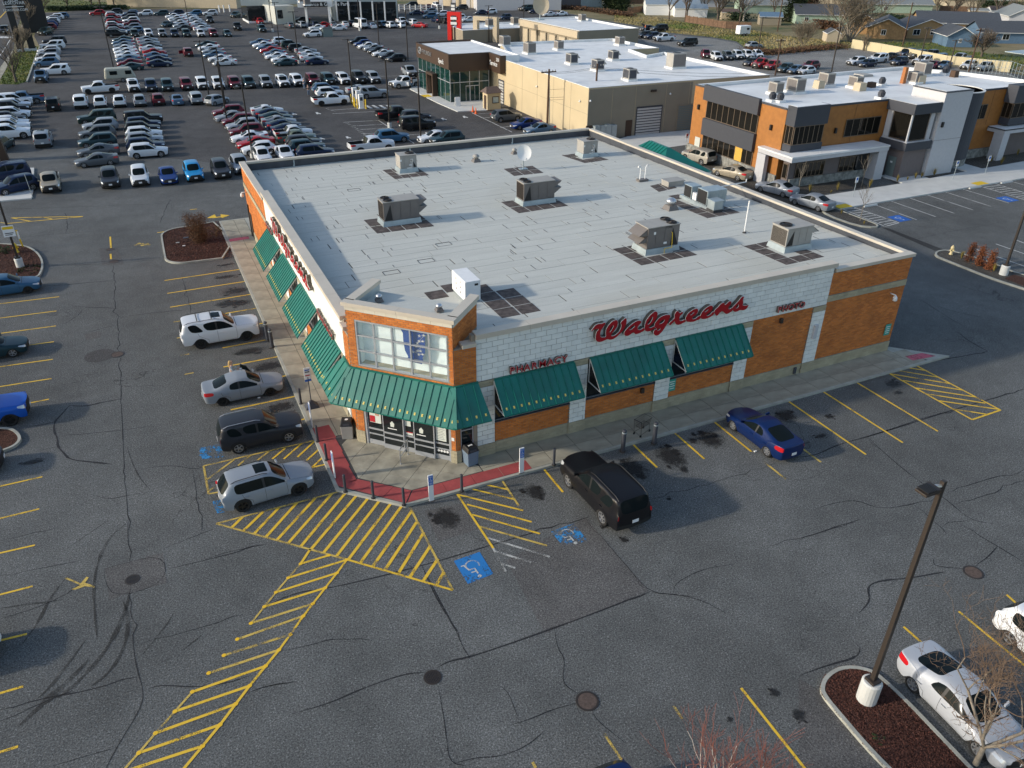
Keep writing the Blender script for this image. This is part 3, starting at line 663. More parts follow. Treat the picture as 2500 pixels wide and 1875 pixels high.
isl3=[(x,y)for x,y in((-200,700),(0,707),(90,710),(150,730),(195,775),(203,820),(160,870),(90,905),(0,935),(-200,1000))]
bed3,_=island('mulch_bed','C2',isl3,'mulch','')
isl4=[(450,1659),(330,1530),(220,1400),(120,1280),(110,1230),(135,1175),(200,1130),(290,1120),(380,1140),(430,1170),(560,1285),(850,1590),(1100,1850),(700,1900)]
bed4,_=island('mulch_bed','C6',isl4,'mulch','')
isl5=[(1185,500),(950,425),(750,345),(600,285),(545,262),(535,240),(560,220),(640,215),(800,260),(1000,325),(1080,365),(1185,395),(1400,470),(1400,575)]
bed5,_=island('rock_bed','C7',isl5,'rock_mulch','')
sheet('mulch_bed',[(p.x,p.y)for p in(g('C7',1040,425),g('C7',1110,395),g('C7',1400,490),g('C7',1400,560),g('C7',1185,480))],.125,'mulch')
rnd=random.Random(5)
def litter(name,reg,x,y,n,rx,ry,m,z=.012,s=(.02,.05)):
 p=g(reg,x,y);mb=MB()
 for _ in range(n):
  a=rnd.uniform(0,6.28);q=(p.x+rnd.gauss(0,rx),p.y+rnd.gauss(0,ry));r=rnd.uniform(*s)
  mb.quad((q[0]+math.cos(a)*r,q[1]+math.sin(a)*r,z),(q[0]-math.sin(a)*r,q[1]+math.cos(a)*r,z+.01),(q[0]-math.cos(a)*r,q[1]-math.sin(a)*r,z))
 tag(mb.build(name,m,None),kind='stuff')
litter('leaf_litter','C7',130,1125,160,.8,.12,'leaf_brown')
def chips(name,I,z,n,m,s,seedv):
 rr=random.Random(seedv);mb=MB();xs=[p[0]for p in I];ys=[p[1]for p in I];k=0;tr=0
 while k<n and tr<n*8:
  tr+=1;x,y=rr.uniform(min(xs),max(xs)),rr.uniform(min(ys),max(ys));c=False;j=len(I)-1
  for i in range(len(I)):
   if(I[i][1]>y)!=(I[j][1]>y)and x<(I[j][0]-I[i][0])*(y-I[i][1])/(I[j][1]-I[i][1])+I[i][0]:c=not c
   j=i
  if not c:continue
  k+=1;a=rr.uniform(0,6.28);r=rr.uniform(*s);r2=r*.4;h=rr.uniform(.01,.045)
  ca,sa=math.cos(a),math.sin(a)
  mb.quad((x+ca*r,y+sa*r,z+rr.uniform(0,.03)),(x-sa*r2,y+ca*r2,z+h),(x-ca*r,y-sa*r,z+rr.uniform(0,.03)),(x+sa*r2,y-ca*r2,z+rr.uniform(0,.01)))
 tag(mb.build(name,m,None),kind='stuff')
M_['chip']=unit_mat('chip',(.13,.045,.028),(.035,.014,.01))
chips('bark_chips',[(p.x,p.y)for p in(g('C6',x,y)for x,y in isl4)],.115,26000,'chip',(.02,.05),3)
chips('bark_chips',isl1,.115,9000,'chip',(.03,.07),4)
chips('bark_chips',[(p.x,p.y)for p in(g('C1',x,y)for x,y in isl2)],.115,5000,'chip',(.03,.07),5)
# ---- walks round the office building
mb=MB();mb.prism([(57.3,26.7),(57.3,30.7),(70.6,30.7),(70.6,34.0),(74.9,34.0),(74.9,30.9),(81.5,31.3),(81.5,35),(84.2,35),(84.2,31.4),(128,33.0),(128,26.7)],0,.14)
owalk=struct(mb,'pavement','concrete_new')
# ================================================================== THE STORE
store=thg('drugstore','brick and white block corner drugstore with green awnings and red script lettering','store',(2.3,2.3,0))
FR=Face((0,2.3,0),(1,0,0),(0,-1,0))
FL=Face((2.3,0,0),(0,1,0),(-1,0,0))
FLt=lambda a,z,o:frame((2.3-o,a,z),(0,-1,0),(-1,0,0))
FC=Face((4.25,4.25,0),(1,-1,0),(-1,-1,0))
FT=Face((6.3,2.2,0),(1,1,0),(1,-1,0))
XE,YE=37.2,42.8
brick_n=[0];block_n=[0]
brick_me={}
class Field:
 """a patch of masonry in running bond: single units while the allowance lasts, the rest joined"""
 def __init__(s,name,m,bw,bh,proud,gap):s.name,s.m,s.bw,s.bh,s.pr,s.gap=name,m,bw,bh,proud,gap;s.mb=MB();s.single=0;s.cap=0
 def fill(s,F,a0,a1,z0,z1,o=0.0,single=False):
  nrow=max(1,round((z1-z0)/s.bh));bh=(z1-z0)/nrow
  for r in range(nrow):
   za=z0+r*bh;a=math.floor(a0/s.bw)*s.bw+(s.bw/2 if r%2 else 0)-s.bw
   while a<a1:
    p,q=max(a,a0),min(a+s.bw,a1);a+=s.bw
    if q-p<.05:continue
    pr=s.pr+random.uniform(-.003,.003)
    if single and s.single<s.cap and q-p>s.bw*.9:
     ob=bpy.data.objects.new(s.name,unit_mesh(s.name,s.m));C.objects.link(ob)
     m=Matrix((F.u,-F.n,Vector((0,0,1)))).transposed().to_4x4();m.translation=F.P(p+s.gap/2,za+s.gap/2,o+.001)
     ob.matrix_world=m@Matrix.Diagonal((q-p-s.gap,pr,bh-s.gap,1))if(F.u.x*-F.n.y-F.u.y*-F.n.x)>0 else m@Matrix.Diagonal((q-p-s.gap,pr,bh-s.gap,1))
     ob.parent=store;ob.matrix_parent_inverse=wm(store).inverted();s.single+=1
    else:
     F.box(s.mb,p+s.gap/2,q-s.gap/2,za+s.gap/2,za+bh-s.gap/2,o,o+pr)
 def done(s):
  o=s.mb.build(s.name,s.m,store);o['kind']='stuff'
def unit_mesh(nm,m):
 if nm not in brick_me:
  mb=MB();mb.box(0,1,-1,0,0,1);brick_me[nm]=mb.mesh(nm,m)
 return brick_me[nm]
bricks=Field('brick','brick',.30,.1,.014,.018);bricks.cap=285
blocks=Field('block','block',.60,.30,.03,.022);blocks.cap=285
tans=Field('base_block','block_tan',.40,.20,.03,.01);tans.cap=0
# --- core walls (what shows in the joints)
mb=MB();mj=MB()
def core(F,a0,a1,z0,z1,th=.3,to=0.0,m=mb):F.box(m,a0,a1,z0,z1,-th,to)
tl,tr=7.0,7.35
core(FR,7.3,8.5,0,tr);core(FR,8.5,24.0,0,2.1)
for a0,a1 in((12.95,13.95),(18.46,19.48)):core(FR,a0,a1,2.1,4.62)
core(FR,8.5,24,4.62,tr);core(FR,24,30.6,0,tr,m=mb);core(FR,30.6,XE,0,6.9)
core(FL,7.3,8.6,0,tl)
bl=((8.6,13.2),(14.4,19.0),(20.2,24.8),(26.0,30.6))
core(FL,8.6,31.3,0,2.1);core(FL,8.6,31.3,4.42,tl);core(FL,31.3,YE,0,6.5)
for(a,b),(c,d)in zip(bl[:-1],bl[1:]):core(FL,b,c,2.1,4.42)
core(FL,30.6,31.3,2.1,4.42)
zb=lambda p:6.95-(p[1]-2.3)*.0125
mb.prism([(XE-.3,2.6),(XE,2.6),(XE,YE),(XE-.3,YE)],0,lambda p:zb(p)-.1)
mb.prism([(2.3,YE-.3),(XE-.3,YE-.3),(XE-.3,YE),(2.3,YE)],0,6.35)
struct(mb,'wall','mortar',store)
mb=MB()
mb.prism([(2.6,YE-.33),(XE-.3,YE-.33),(XE-.3,YE-.302),(2.6,YE-.302)],5.5,6.33)
mb.prism([(XE-.33,2.6),(XE-.302,2.6),(XE-.302,YE-.34),(XE-.33,YE-.34)],5.5,lambda p:zb(p)-.12)
mb.build('parapet_flashing','flash',store)
mb=MB()
mb.prism([(2.602,8.2),(2.63,8.2),(2.63,YE-.34),(2.602,YE-.34)],5.5,6.48);mb.prism([(8.9,2.602),(XE-.34,2.602),(XE-.34,2.63),(8.9,2.63)],6.3,6.88)
mb.build('parapet_flashing','flash',store)
mb=MB()
mb.box(2.7,XE-.4,YE-.37,YE-.331,5.74,5.79)
for xx in(6.8,17.6,28.2):mb.box(xx-.05,xx+.05,YE-.37,YE-.335,5.7,6.33);mb.box(xx-.12,xx+.02,YE-.40,YE-.371,5.72,5.95)
mb.build('flashing_trim','galv',store)
# --- masonry faces
pil=((7.5,8.5),(12.95,13.95),(18.46,19.48),(24.0,25.0),(29.6,30.6))
blocks.fill(FR,7.5,30.6,4.72,7.15,0,True)
for a,b in pil:blocks.fill(FR,a,b,.85,4.35,.04,True);tans.fill(FR,a,b,4.36,4.70,.04);tans.fill(FR,a-.03,b+.03,.12,.85,.06)
tans.fill(FR,8.5,24,.12,.83,.0);tans.fill(FR,25,29.6,.12,.83,-.0);tans.fill(FR,30.6,XE,.12,.85,.02);tans.fill(FR,30.6,XE,4.86,5.26,.03)
for a,b in((8.5,12.95),(13.95,18.46),(19.48,24.0)):bricks.fill(FR,a,b,.86,2.06)
bricks.fill(FR,25,29.6,.86,4.70);bricks.fill(FR,30.6,XE,.88,4.83);bricks.fill(FR,30.6,XE,5.29,6.72)
blocks.fill(FL,7.3,31.3,4.5,6.85,0,True)
for a,b in((7.3,8.6),(13.2,14.4),(19.0,20.2),(24.8,26.0),(30.6,31.3)):blocks.fill(FL,a,b,.85,4.2,.04);tans.fill(FL,a,b,4.2,4.5,.04);tans.fill(FL,a,b,.12,.85,.06)
for a,b in bl:tans.fill(FL,a,b,.12,.85);bricks.fill(FL,a,b,.88,2.06)
tans.fill(FL,31.3,YE,.12,.85,.02);tans.fill(FL,31.3,YE,4.45,4.85,.03);bricks.fill(FL,31.3,YE,.88,4.42);bricks.fill(FL,31.3,YE,4.88,6.3)
mb=MB()
TB=8.28
FC.box(mb,-2.9,-2.42,0,8.0,-.3,0);FC.box(mb,2.62,2.9,0,8.0,-.3,0)
FC.box(mb,-2.42,2.62,2.7,4.94,-.3,0);FC.box(mb,-2.42,2.62,7.54,8.0,-.3,0);FC.box(mb,-2.9,2.9,8.0,TB,-.3,0)
FT.box(mb,0,3.0,6.0,TB,-.3,0)
c45=math.sqrt(.5)
FU=Face((2.2,6.3,0),(1,1,0),(-1,1,0));FU.box(mb,0,3.0,6.0,TB,-.3,0)
mb.prism([(6.32,2.2),(7.5,2.2),(7.5,2.62),(6.7,2.62)],2.7,6.85);mb.prism([(7.3,2.2),(7.5,2.2),(7.5,2.62),(7.3,2.62)],0,2.7)
mb.prism([(2.2,6.32),(2.62,6.7),(2.62,7.5),(2.2,7.5)],0,6.65)
mb.prism([(6.32,2.2),(6.55,2.2),(6.55,2.5),(6.5,2.5)],0,2.7)
struct(mb,'wall','mortar',store)
F2=Face((0,2.2,0),(1,0,0),(0,-1,0));F3=Face((2.2,0,0),(0,1,0),(-1,0,0))
bricks.fill(FC,-2.9,2.9,7.56,8.0,0,True);bricks.fill(FC,-2.9,-2.44,4.94,7.56,0,True);bricks.fill(FC,2.66,2.9,4.94,7.56,0,True);bricks.fill(FC,-2.9,2.9,4.72,4.92,0,True)
bricks.fill(FC,-2.9,-2.44,.9,4.7);bricks.fill(FC,2.64,2.9,.9,4.7)
bricks.fill(FT,0,3.0,6.75,8.0,0,True);bricks.fill(F2,6.32,7.5,4.7,6.78,0,True);bricks.fill(F2,6.32,6.55,.9,3.2);bricks.fill(F3,6.32,7.3,.9,6.5);bricks.fill(FU,0,3.0,6.7,8.0)
tans.fill(FC,-2.95,-2.44,.12,.9,.01);tans.fill(FC,2.6,2.95,.12,.9,.01);tans.fill(F2,6.3,6.58,.12,.9,.01);tans.fill(F3,6.3,7.35,.12,.9,.01)
cream_b=Field('block','block_cream',.60,.30,.04,.01);M_['block_cream']=unit_mat('block_cream',(.62,.58,.48),(.56,.52,.43),var=.05)
cream_b.fill(FC,-2.9,2.9,8.02,TB);cream_b.fill(FT,0,3.0,8.02,TB);cream_b.fill(FU,0,3.0,8.02,TB)
for fdd in(bricks,blocks,tans,cream_b):fdd.done()
def coping(p,q,z0,z1,w,th=.2,nrm=None,seg=3.0,joint=.012):
 p,q=Vector((p[0],p[1])),Vector((q[0],q[1]));d=(q-p);L=d.length;d.normalize();n=Vector((-d.y,d.x))*(w/2)
 k=max(1,round(L/seg))
 for i in range(k):
  a,b=i*L/k+joint/2,(i+1)*L/k-joint/2;m=MB();P,Q=p+d*a,p+d*b
  za,zb_=z0+(z1-z0)*i/k,z0+(z1-z0)*(i+1)/k
  c=[P-n,Q-n,Q+n,P+n];zz=[za,zb_,zb_,za]
  m.hexa([(v.x,v.y,h-th)for v,h in zip(c,zz)],[(v.x,v.y,h)for v,h in zip(c,zz)]);m.build('coping','coping',store)
coping((7.5,2.44),(30.75,2.44),7.4,7.4,.56,.26)
coping((30.76,2.44),(XE+.1,2.44),7.0,7.0,.52,.2)
coping((2.44,7.5),(2.44,31.4),7.12,7.12,.6,.26)
coping((2.44,31.41),(2.44,YE+.1),6.6,6.56,.5,.2)
coping((2.75,YE-.13),(XE-.2,YE-.13),6.55,6.5,.44,.16,seg=4)
coping((XE-.13,2.75),(XE-.13,YE-.36),6.98,6.5,.44,.16,seg=4)
def cpt(F,a,o):p=F.P(a,0,o);return(p[0],p[1])
coping(cpt(FC,-3.05,-.12),cpt(FC,3.05,-.12),8.46,8.46,.5,.2,seg=3.1)
coping(cpt(FT,.28,-.12),cpt(FT,3.1,-.12),8.46,8.46,.5,.2);coping(cpt(FU,.28,-.12),cpt(FU,3.1,-.12),8.46,8.46,.5,.2)
coping((6.75,2.34),(7.48,2.34),7.02,7.02,.5,.2);coping((2.34,6.75),(2.34,7.48),6.85,6.85,.5,.2)
mb=MB();mb.prism([cpt(FC,-2.7,-1.2),cpt(FC,2.7,-1.2),cpt(FT,3.0,-.3),cpt(FU,3.0,-.3)],6.0,7.74);struct(mb,'wall','block_joint',store)
mb=MB();mb.prism([cpt(FC,-2.7,-.3),cpt(FC,2.7,-.3),cpt(FT,3.0,-.3),cpt(FU,3.0,-.3)],7.75,lambda p:8.0-.06*((p[0]+p[1])/2-4.25)*1.414)
struct(mb,'roof','roof_sheet',store)
mb=MB();FT.box(mb,.32,3.0,7.7,8.24,-.33,-.301);FU.box(mb,.32,3.0,7.7,8.24,-.33,-.301);FC.box(mb,-2.6,2.6,7.9,8.24,-.33,-.301);mb.build('parapet_flashing','galv',store)
# --- main roof: dark underlay and the rolled sheets lapped over it
mb=MB();mb.prism([(2.62,8.0),(8.0,2.62),(XE-.3,2.62),(XE-.3,YE-.3),(2.62,YE-.3)],5.2,lambda p:roof_z(p[1])-.006);struct(mb,'roof','tar',store)
sm=MB();sm.box(0,1,0,1,0,.012);sheet_me=sm.mesh('roofing_sheet','roof_sheet')
rr=random.Random(11);y=2.66;nsheet=0;row=0;SH=MB()
tilt=-math.atan(.02)
while y<YE-.4:
 w=1.0;x=2.66+rr.uniform(-3,0);lo=max(2.66,10.62-y+.25)if y<8 else 2.66
 while x<XE-.36:
  L=rr.choice((3.1,4.2,5.2,6.3));a,b=max(x,lo),min(x+L,XE-.36);x+=L
  if b-a<.15:continue
  gx,gy=rr.choice((.02,.04,.07)),rr.choice((.010,.018,.03))
  if nsheet<290:
   o=bpy.data.objects.new('roofing_sheet',sheet_me);C.objects.link(o);o.location=(a+.004,y,roof_z(y)+rr.uniform(0,.003));o.scale=(b-a-gx,min(w,YE-.37-y)-gy,1)
   o.rotation_euler=(tilt,0,rr.uniform(-.0008,.0008));o.parent=store;o.matrix_parent_inverse=wm(store).inverted()
  else:
   SH.hexa([(a,y,roof_z(y)),(b-gx,y,roof_z(y)),(b-gx,y+w-gy,roof_z(y+w)),(a,y+w-gy,roof_z(y+w))],[(a,y,roof_z(y)+.012),(b-gx,y,roof_z(y)+.012),(b-gx,y+w-gy,roof_z(y+w)+.012),(a,y+w-gy,roof_z(y+w)+.012)])
  nsheet+=1
 y+=w;row+=1
if SH.v:SH.build('roofing_sheet','roof_sheet',store)['kind']='stuff'
for _ in range(150):
 x,y=rr.uniform(3.5,XE-1.5),rr.uniform(3.5,YE-1.5)
 if x+y<12:continue
 y=2.66+math.floor(y-2.66)+rr.uniform(0,.1);L=rr.uniform(.35,.95)
 mb=MB();z=roof_z(y)+.016
 mb.hexa([(x,y,z),(x+.02,y,z),(x+.035,y+L,z-.02*L),(x+.0,y+L,z-.02*L)],[(x,y,z+.012),(x+.02,y,z+.012),(x+.035,y+L,z+.012-.02*L),(x,y+L,z+.012-.02*L)]);mb.build('lap_edge','tar',store)
for q in(('E4',1485,1265),('E4',1860,1140),('E4',2050,960),('E4',1080,372)):
 p=GR(*q);s=.5;z=roof_z(p.y)+.02
 mb=MB()
 for a,b,c,d in((-s,s,-s,-s+.02),(-s,s,s-.02,s),(-s,-s+.02,-s+.021,s-.021),(s-.02,s,-s+.021,s-.021)):mb.box(p.x+a,p.x+b,p.y+c*.6,p.y+d*.6,z-.02,z+.012)
 mb.build('roof_patch','tar',store)
mb=MB()
for _ in range(700):
 y=rr.uniform(8.5,20);x=2.66+abs(rr.gauss(0,.18));z=roof_z(y)+.02;r=rr.uniform(.02,.06)
 mb.quad((x,y,z),(x+r,y+r*.3,z+.02),(x+r*.4,y+r,z+.01))
o=mb.build('moss','leaf_green',store);o['kind']='stuff'
# --- windows under the awnings
def glazing(F,a0,a1,z0,z1,n,nm='window',gm='glass',o=-.12,fr='alu',rows=None,parent=None,fw=.05,depth=.1):
 w=MB();F.box(w,a0,a1,z0,z0+fw,o,o+depth);F.box(w,a0,a1,z1-fw,z1,o,o+depth)
 F.box(w,a0,a0+fw,z0+fw,z1-fw,o,o+depth);F.box(w,a1-fw,a1,z0+fw,z1-fw,o,o+depth)
 zs=[z0+fw/2]+list(rows or[])+[z1-fw/2]
 for i in range(1,n):a=a0+(a1-a0)*i/n;F.box(w,a-fw/2,a+fw/2,z0+fw,z1-fw,o,o+depth-.002)
 for z in zs[1:-1]:
  for i in range(n):F.box(w,a0+(a1-a0)*i/n+fw/2,a0+(a1-a0)*(i+1)/n-fw/2,z-fw/2,z+fw/2,o,o+depth-.004)
 wo=w.build(nm,fr,parent or store)
 for i in range(n):
  for za,zb2 in zip(zs[:-1],zs[1:]):
   p=MB();F.box(p,a0+(a1-a0)*i/n+fw/2,a0+(a1-a0)*(i+1)/n-fw/2,za+fw/2,zb2-fw/2,o+.02,o+.035);p.build('pane',gm,wo)
 return wo
for a,b in((8.5,12.95),(13.95,18.46),(19.48,24.0)):
 glazing(FR,a,b,2.1,4.62,4)
 mb=MB();FR.box(mb,a,b,2.07,2.14,.02,.1);mb.build('sill','charcoal',store)
for a,b in bl:
 glazing(FL,a,b,2.1,4.42,4)
 mb=MB();FL.box(mb,a,b,2.07,2.14,.02,.1);mb.build('sill','charcoal',store)
 # --- awnings: seamed panels, snow guards, side frames
def awning(F,a0,a1,zt,zb_,out,n,flip=False,t0=None,t1=None,guards=True,o0=.03):
 """t0/t1: along-wall positions of the lower corners when the awning is hipped"""
 if t0 is None:t0,t1=a0,a1
 aw=MB()
 F.box(aw,a0,a1,zt-.02,zt+.10,o0,o0+.10)
 A0,A1,B0,B1=(Vector(F.P(*q))for q in((a0,zt+.03,o0+.1),(a1,zt+.03,o0+.1),(t0,zb_,out),(t1,zb_,out)))
 d=(A1-A0).cross(B0-A0);d.normalize()
 if d.z<0:d=-d
 aw.hexa([B0-d*.03,B1-d*.03,A1-d*.03,A0-d*.03],[B0-d*.012,B1-d*.012,A1-d*.012,A0-d*.012])
 F.box(aw,t0,t1,zb_-.06,zb_+.0,out-.02,out+.01)
 ao=aw.build('awning','green',store)
 ns=int(n);wA=(A1-A0).length/n;base=[]
 for i in range(n):
  u0,u1=i/n,(i+1)/n
  def pt(t,s):return A0+(A1-A0)*0+0*d
  x0,x1=t0+(t1-t0)*u0,t0+(t1-t0)*u1
  def edge(x):
   if x<a0 and t0<a0:f=(x-t0)/(a0-t0)
   elif x>a1 and t1>a1:f=(t1-x)/(t1-a1)
   else:f=1.0
   b=Vector(F.P(x,zb_,out));t=Vector(F.P(x,zt+.03,o0+.1));return b,b+(t-b)*max(0,min(1,f))
  (b0,q0),(b1,q1)=edge(x0),edge(x1)
  g_=(b1-b0).normalized()*.004
  m=MB();pts=[b0+g_,b1-g_,q1-g_,q0+g_]
  if(pts[2]-pts[3]).length<1e-3 and(q1-b1).length<1e-3:continue
  m.hexa([p-d*.010 for p in pts],[p+d*.004 for p in pts])
  m.build('awning_panel','green',ao)
  s=MB();u=(b1-b0).normalized()*.016
  for b_,q_ in((b0,q0),)+(((b1,q1),)if i==n-1 else()):
   if(q_-b_).length>.05:s.hexa([b_-u,b_+u,q_+u,q_-u],[b_-u+d*.05,b_+u+d*.05,q_+u+d*.05,q_-u+d*.05])
  if s.v:s.build('standing_seam','green',ao)
  if guards and(q0-b0).length>.45 or(guards and(q1-b1).length>.6):
   c=(b0+b1)/2+((Vector(F.P((x0+x1)/2,zt,o0+.1))-(b0+b1)/2).normalized())*.34;e=(b1-b0).normalized();f=e.cross(d)
   m=MB();m.hexa([c-e*.045-f*.07,c+e*.045-f*.07,c+e*.045+f*.07,c-e*.045+f*.07][::-1],[c-e*.045-f*.07+d*.02,c+e*.045-f*.07+d*.02,c+e*.045+f*.07+d*.02,c-e*.045+f*.07+d*.02][::-1])
   m.hexa([c-e*.045-f*.02,c+e*.045-f*.02,c+e*.045+f*.0,c-e*.045+f*.0][::-1],[c-e*.02-f*.02+d*.07,c+e*.02-f*.02+d*.07,c+e*.02+f*.0+d*.07,c-e*.02+f*.0+d*.07][::-1]);m.build('snow_guard','guard',ao)
 for a in(a0,a1):
  if(a==a0 and t0!=a0)or(a==a1 and t1!=a1):continue
  m=MB();P=lambda z,o:Vector(F.P(a,z,o))
  m.tube(P(zt-.03,.08),P(zb_-.03,out-.03),.028,n=4);m.tube(P(zb_-.0,.05),P(zb_-.0,out-.03),.028,n=4);m.tube(P(zt,.06),P(zb_-.05,.06),.028,n=4)
  m.build('awning_frame','trim_white',ao)
 return ao
M_['guard']=mat('guard',(.62,.50,.12),.4)
for a,b in((8.46,13.06),(14.05,18.62),(19.52,24.15)):awning(FR,a,b,4.62,3.24,1.4,11)
for a,b in bl:awning(FL,a,b,4.42,2.92,1.42,12)
zt_,zb2,oo=4.74,3.24,1.36
k_=math.tan(R(22.5))
awning(FC,-2.92,2.92,zt_,zb2,oo,17,t0=-2.92-oo*k_,t1=2.92+oo*k_)
awning(F2,6.3,7.55,zt_,zb2,oo,4,t0=6.3-oo*k_,t1=7.75)
awning(F3,6.3,7.55,zt_,zb2,oo,4,t0=6.3-oo*k_,t1=8.35)
mb=MB()
for F,a,t,s in((FC,2.92,2.92+oo*k_,1),(FC,-2.92,-2.92-oo*k_,-1)):
 p,q=Vector(F.P(a,zt_+.05,.1)),Vector(F.P(t,zb2+.01,oo));d=Vector((0,0,1));e=Vector(F.u)*.11
 mb.hexa([q-e,q+e,p+e,p-e],[q-e+d*.045,q+e+d*.045,p+e+d*.045,p-e+d*.045])
mb.build('hip_cap','green',store)
mb=MB();mb.prism([cpt(FC,-3.3,1.2),cpt(FC,3.3,1.2),cpt(FC,2.9,.05),cpt(FC,-2.9,.05)],3.1,3.2);mb.build('soffit','charcoal',store)
m,N,L,P=_new('shop_glass')
setd(P,Base_Color=(.5,.66,.66,1),Roughness=.04,Alpha=.04,Specular_IOR_Level=.35)
M_['shop_glass']=m
# --- the big window over the door: frames, panes, banner and room behind
win=MB();W0,W1,Z0,Z1=-2.42,2.62,4.96,7.54;nc,fw=5,.07
ww=(W1-W0)/nc;wh=(Z1-Z0)/3
FC.box(win,W0,W1,Z0,Z0+fw,-.16,.0);FC.box(win,W0,W1,Z1-fw,Z1,-.16,.0);FC.box(win,W0,W0+fw,Z0+fw,Z1-fw,-.16,0);FC.box(win,W1-fw,W1,Z0+fw,Z1-fw,-.16,0)
for i in range(1,nc):FC.box(win,W0+ww*i-.035,W0+ww*i+.035,Z0+fw,Z1-fw,-.14,-.01)
for j in(1,2):
 for i in range(nc):FC.box(win,W0+ww*i+.035,W0+ww*(i+1)-.035,Z0+wh*j-.035,Z0+wh*j+.035,-.14,-.015)
wino=win.build('window','alu',store)
for i in range(nc):
 for j in range(3):
  p=MB();FC.box(p,W0+ww*i+.036,W0+ww*(i+1)-.036,Z0+wh*j+.036,Z0+wh*(j+1)-.036,-.08,-.06);p.build('pane','shop_glass',wino)
M_['room']=mat('room',(.76,.86,.86),.9,var=.05);M_['room_floor']=mat('room_floor',(.36,.33,.24),.9,var=.25,scale=1.5,dirt=.3)
mb=MB();FC.box(mb,-2.4,2.6,4.97,7.9,-.65,-.6);mb.build('display_wall','room',store)
mb=MB();FC.box(mb,-2.4,2.6,4.94,5.0,-.59,-.17);mb.build('display_floor','room_floor',store)
mb=MB();FC.box(mb,-2.41,-2.36,5.0,7.6,-.59,-.17);FC.box(mb,2.56,2.61,5.0,7.6,-.59,-.17);mb.build('display_wall','room',store)
def outl(name,polys,m,parent,mw,depth=.01,sm=True,bevel=0.0,res=4):
 cu=bpy.data.curves.new(name,'CURVE');cu.dimensions='2D';cu.fill_mode='BOTH';cu.extrude=depth;cu.bevel_depth=bevel;cu.resolution_u=res;cu.bevel_resolution=0
 for pts in polys:
  sp=cu.splines.new('BEZIER' if sm else 'POLY')
  if sm:
   sp.bezier_points.add(len(pts)-1)
   for bp,p in zip(sp.bezier_points,pts):bp.co=(p[0],p[1],0);bp.handle_left_type=bp.handle_right_type='AUTO'
  else:
   sp.points.add(len(pts)-1)
   for bp,p in zip(sp.points,pts):bp.co=(p[0],p[1],0,1)
  sp.use_cyclic_u=True
 cu.materials.append(M_[m]if isinstance(m,str)else m)
 o=bpy.data.objects.new(name,cu);C.objects.link(o);o.matrix_world=mw
 if parent is not None:o.parent=parent;o.matrix_parent_inverse=wm(parent).inverted()
 return o
ban=[(-.75,1.1),(.85,1.1),(.83,.95),(.68,.8),(.66,.3),(.62,-.2),(.45,-.55),(.5,-.68),(.4,-.9),(-.35,-.86),(-.5,-.75),(-.42,-.6),(-.6,-.25),(-.66,.3),(-.66,.75),(-.78,.95)]
outl('banner',[[(x*.9,y*.95)for x,y in ban]],'banner_blue',store,FC.m(.72,6.45,-.22),.008,False)
sprig=MB()
stars=[(.35,.75),(.62,.82),(.32,.45),(.55,.48),(.2,.32),(.12,.12),(.45,.15),(.18,-.15),(.38,-.12),(-.1,-.25),(.5,-.3),(.25,-.35)]
for x,y in stars:
 for k in range(5):
  a=k*1.2566+.3;p0=FC.P(.72+x*.9,6.45+y*.95,-.2);q=FC.P(.72+x*.9+math.cos(a)*.085,6.45+y*.95+math.sin(a)*.085,-.2);sprig.tube(p0,q,.022,.008,4)
for(x,y),(x2,y2)in zip(stars[:-1],stars[1:]):sprig.tube(FC.P(.72+x*.9,6.45+y*.95,-.2),FC.P(.72+x2*.9,6.45+y2*.95,-.2),.006,.006,3)
sprig.build('banner_sprig','trim_white',store)
# --- entrance: posts, sidelights and two sliding leaves
ent=MB();D0,D1,ZH=-2.30,2.55,2.68
cols=[D0,-1.24,-.12,.56,1.62,D1]
FC.box(ent,D0,D1,ZH-.06,ZH+.04,-.14,.0);FC.box(ent,D0-.1,D0,.14,ZH,-.16,.0);FC.box(ent,D1,D1+.07,.14,ZH,-.16,0)
for c in cols[1:-1]:FC.box(ent,c-.035,c+.035,.14,ZH-.06,-.13,-.005)
ento=ent.build('storefront','alu',store)
def leaf(a,b,o,nm,bottoms,gm='glass'):
 m=MB();f=.05
 FC.box(m,a,b,.16,.16+bottoms,o,o+.05);FC.box(m,a,b,2.52,2.6,o,o+.05);FC.box(m,a,a+f,.16+bottoms,2.52,o,o+.05);FC.box(m,b-f,b,.16+bottoms,2.52,o,o+.05)
 FC.box(m,a+f,b-f,1.10,1.2,o,o+.05);FC.box(m,a+f,b-f,.78,.86,o,o+.05)
 lo=m.build(nm,'alu',store)
 for z0,z1 in((.16+bottoms,.78),(.86,1.10),(1.2,2.52)):
  p=MB();FC.box(p,a+f,b-f,z0,z1,o+.015,o+.03);p.build('pane',gm,lo)
 return lo
leaf(cols[0]+.02,cols[1]-.04,-.10,'sidelight',.28);leaf(cols[2]+.04,cols[3]-.04,-.10,'sidelight',.28);leaf(cols[4]+.04,cols[5]-.02,-.10,'sidelight',.28)
leaf(cols[1]-.06,cols[2]+.05,.01,'sliding_door',.26);leaf(cols[3]-.05,cols[4]+.08,.01,'sliding_door',.26)
def notice(F,a0,a1,z0,z1,o,m,nm='poster',parent=None):
 p=MB();F.box(p,a0,a1,z0,z1,o,o+.006);return p.build(nm,m,parent or store)
notice(FC,-2.12,-1.45,1.55,2.45,-.06,'poster');notice(FC,-2.11,-1.80,1.58,1.98,-.052,'poster_red');
pm=MB();pm.lathe(FC.P(-1.68,2.15,-.05),[(.12,0),(.11,.02)],10);notice(FC,-1.78,-1.55,2.02,2.36,-.05,'skin','poster_picture')
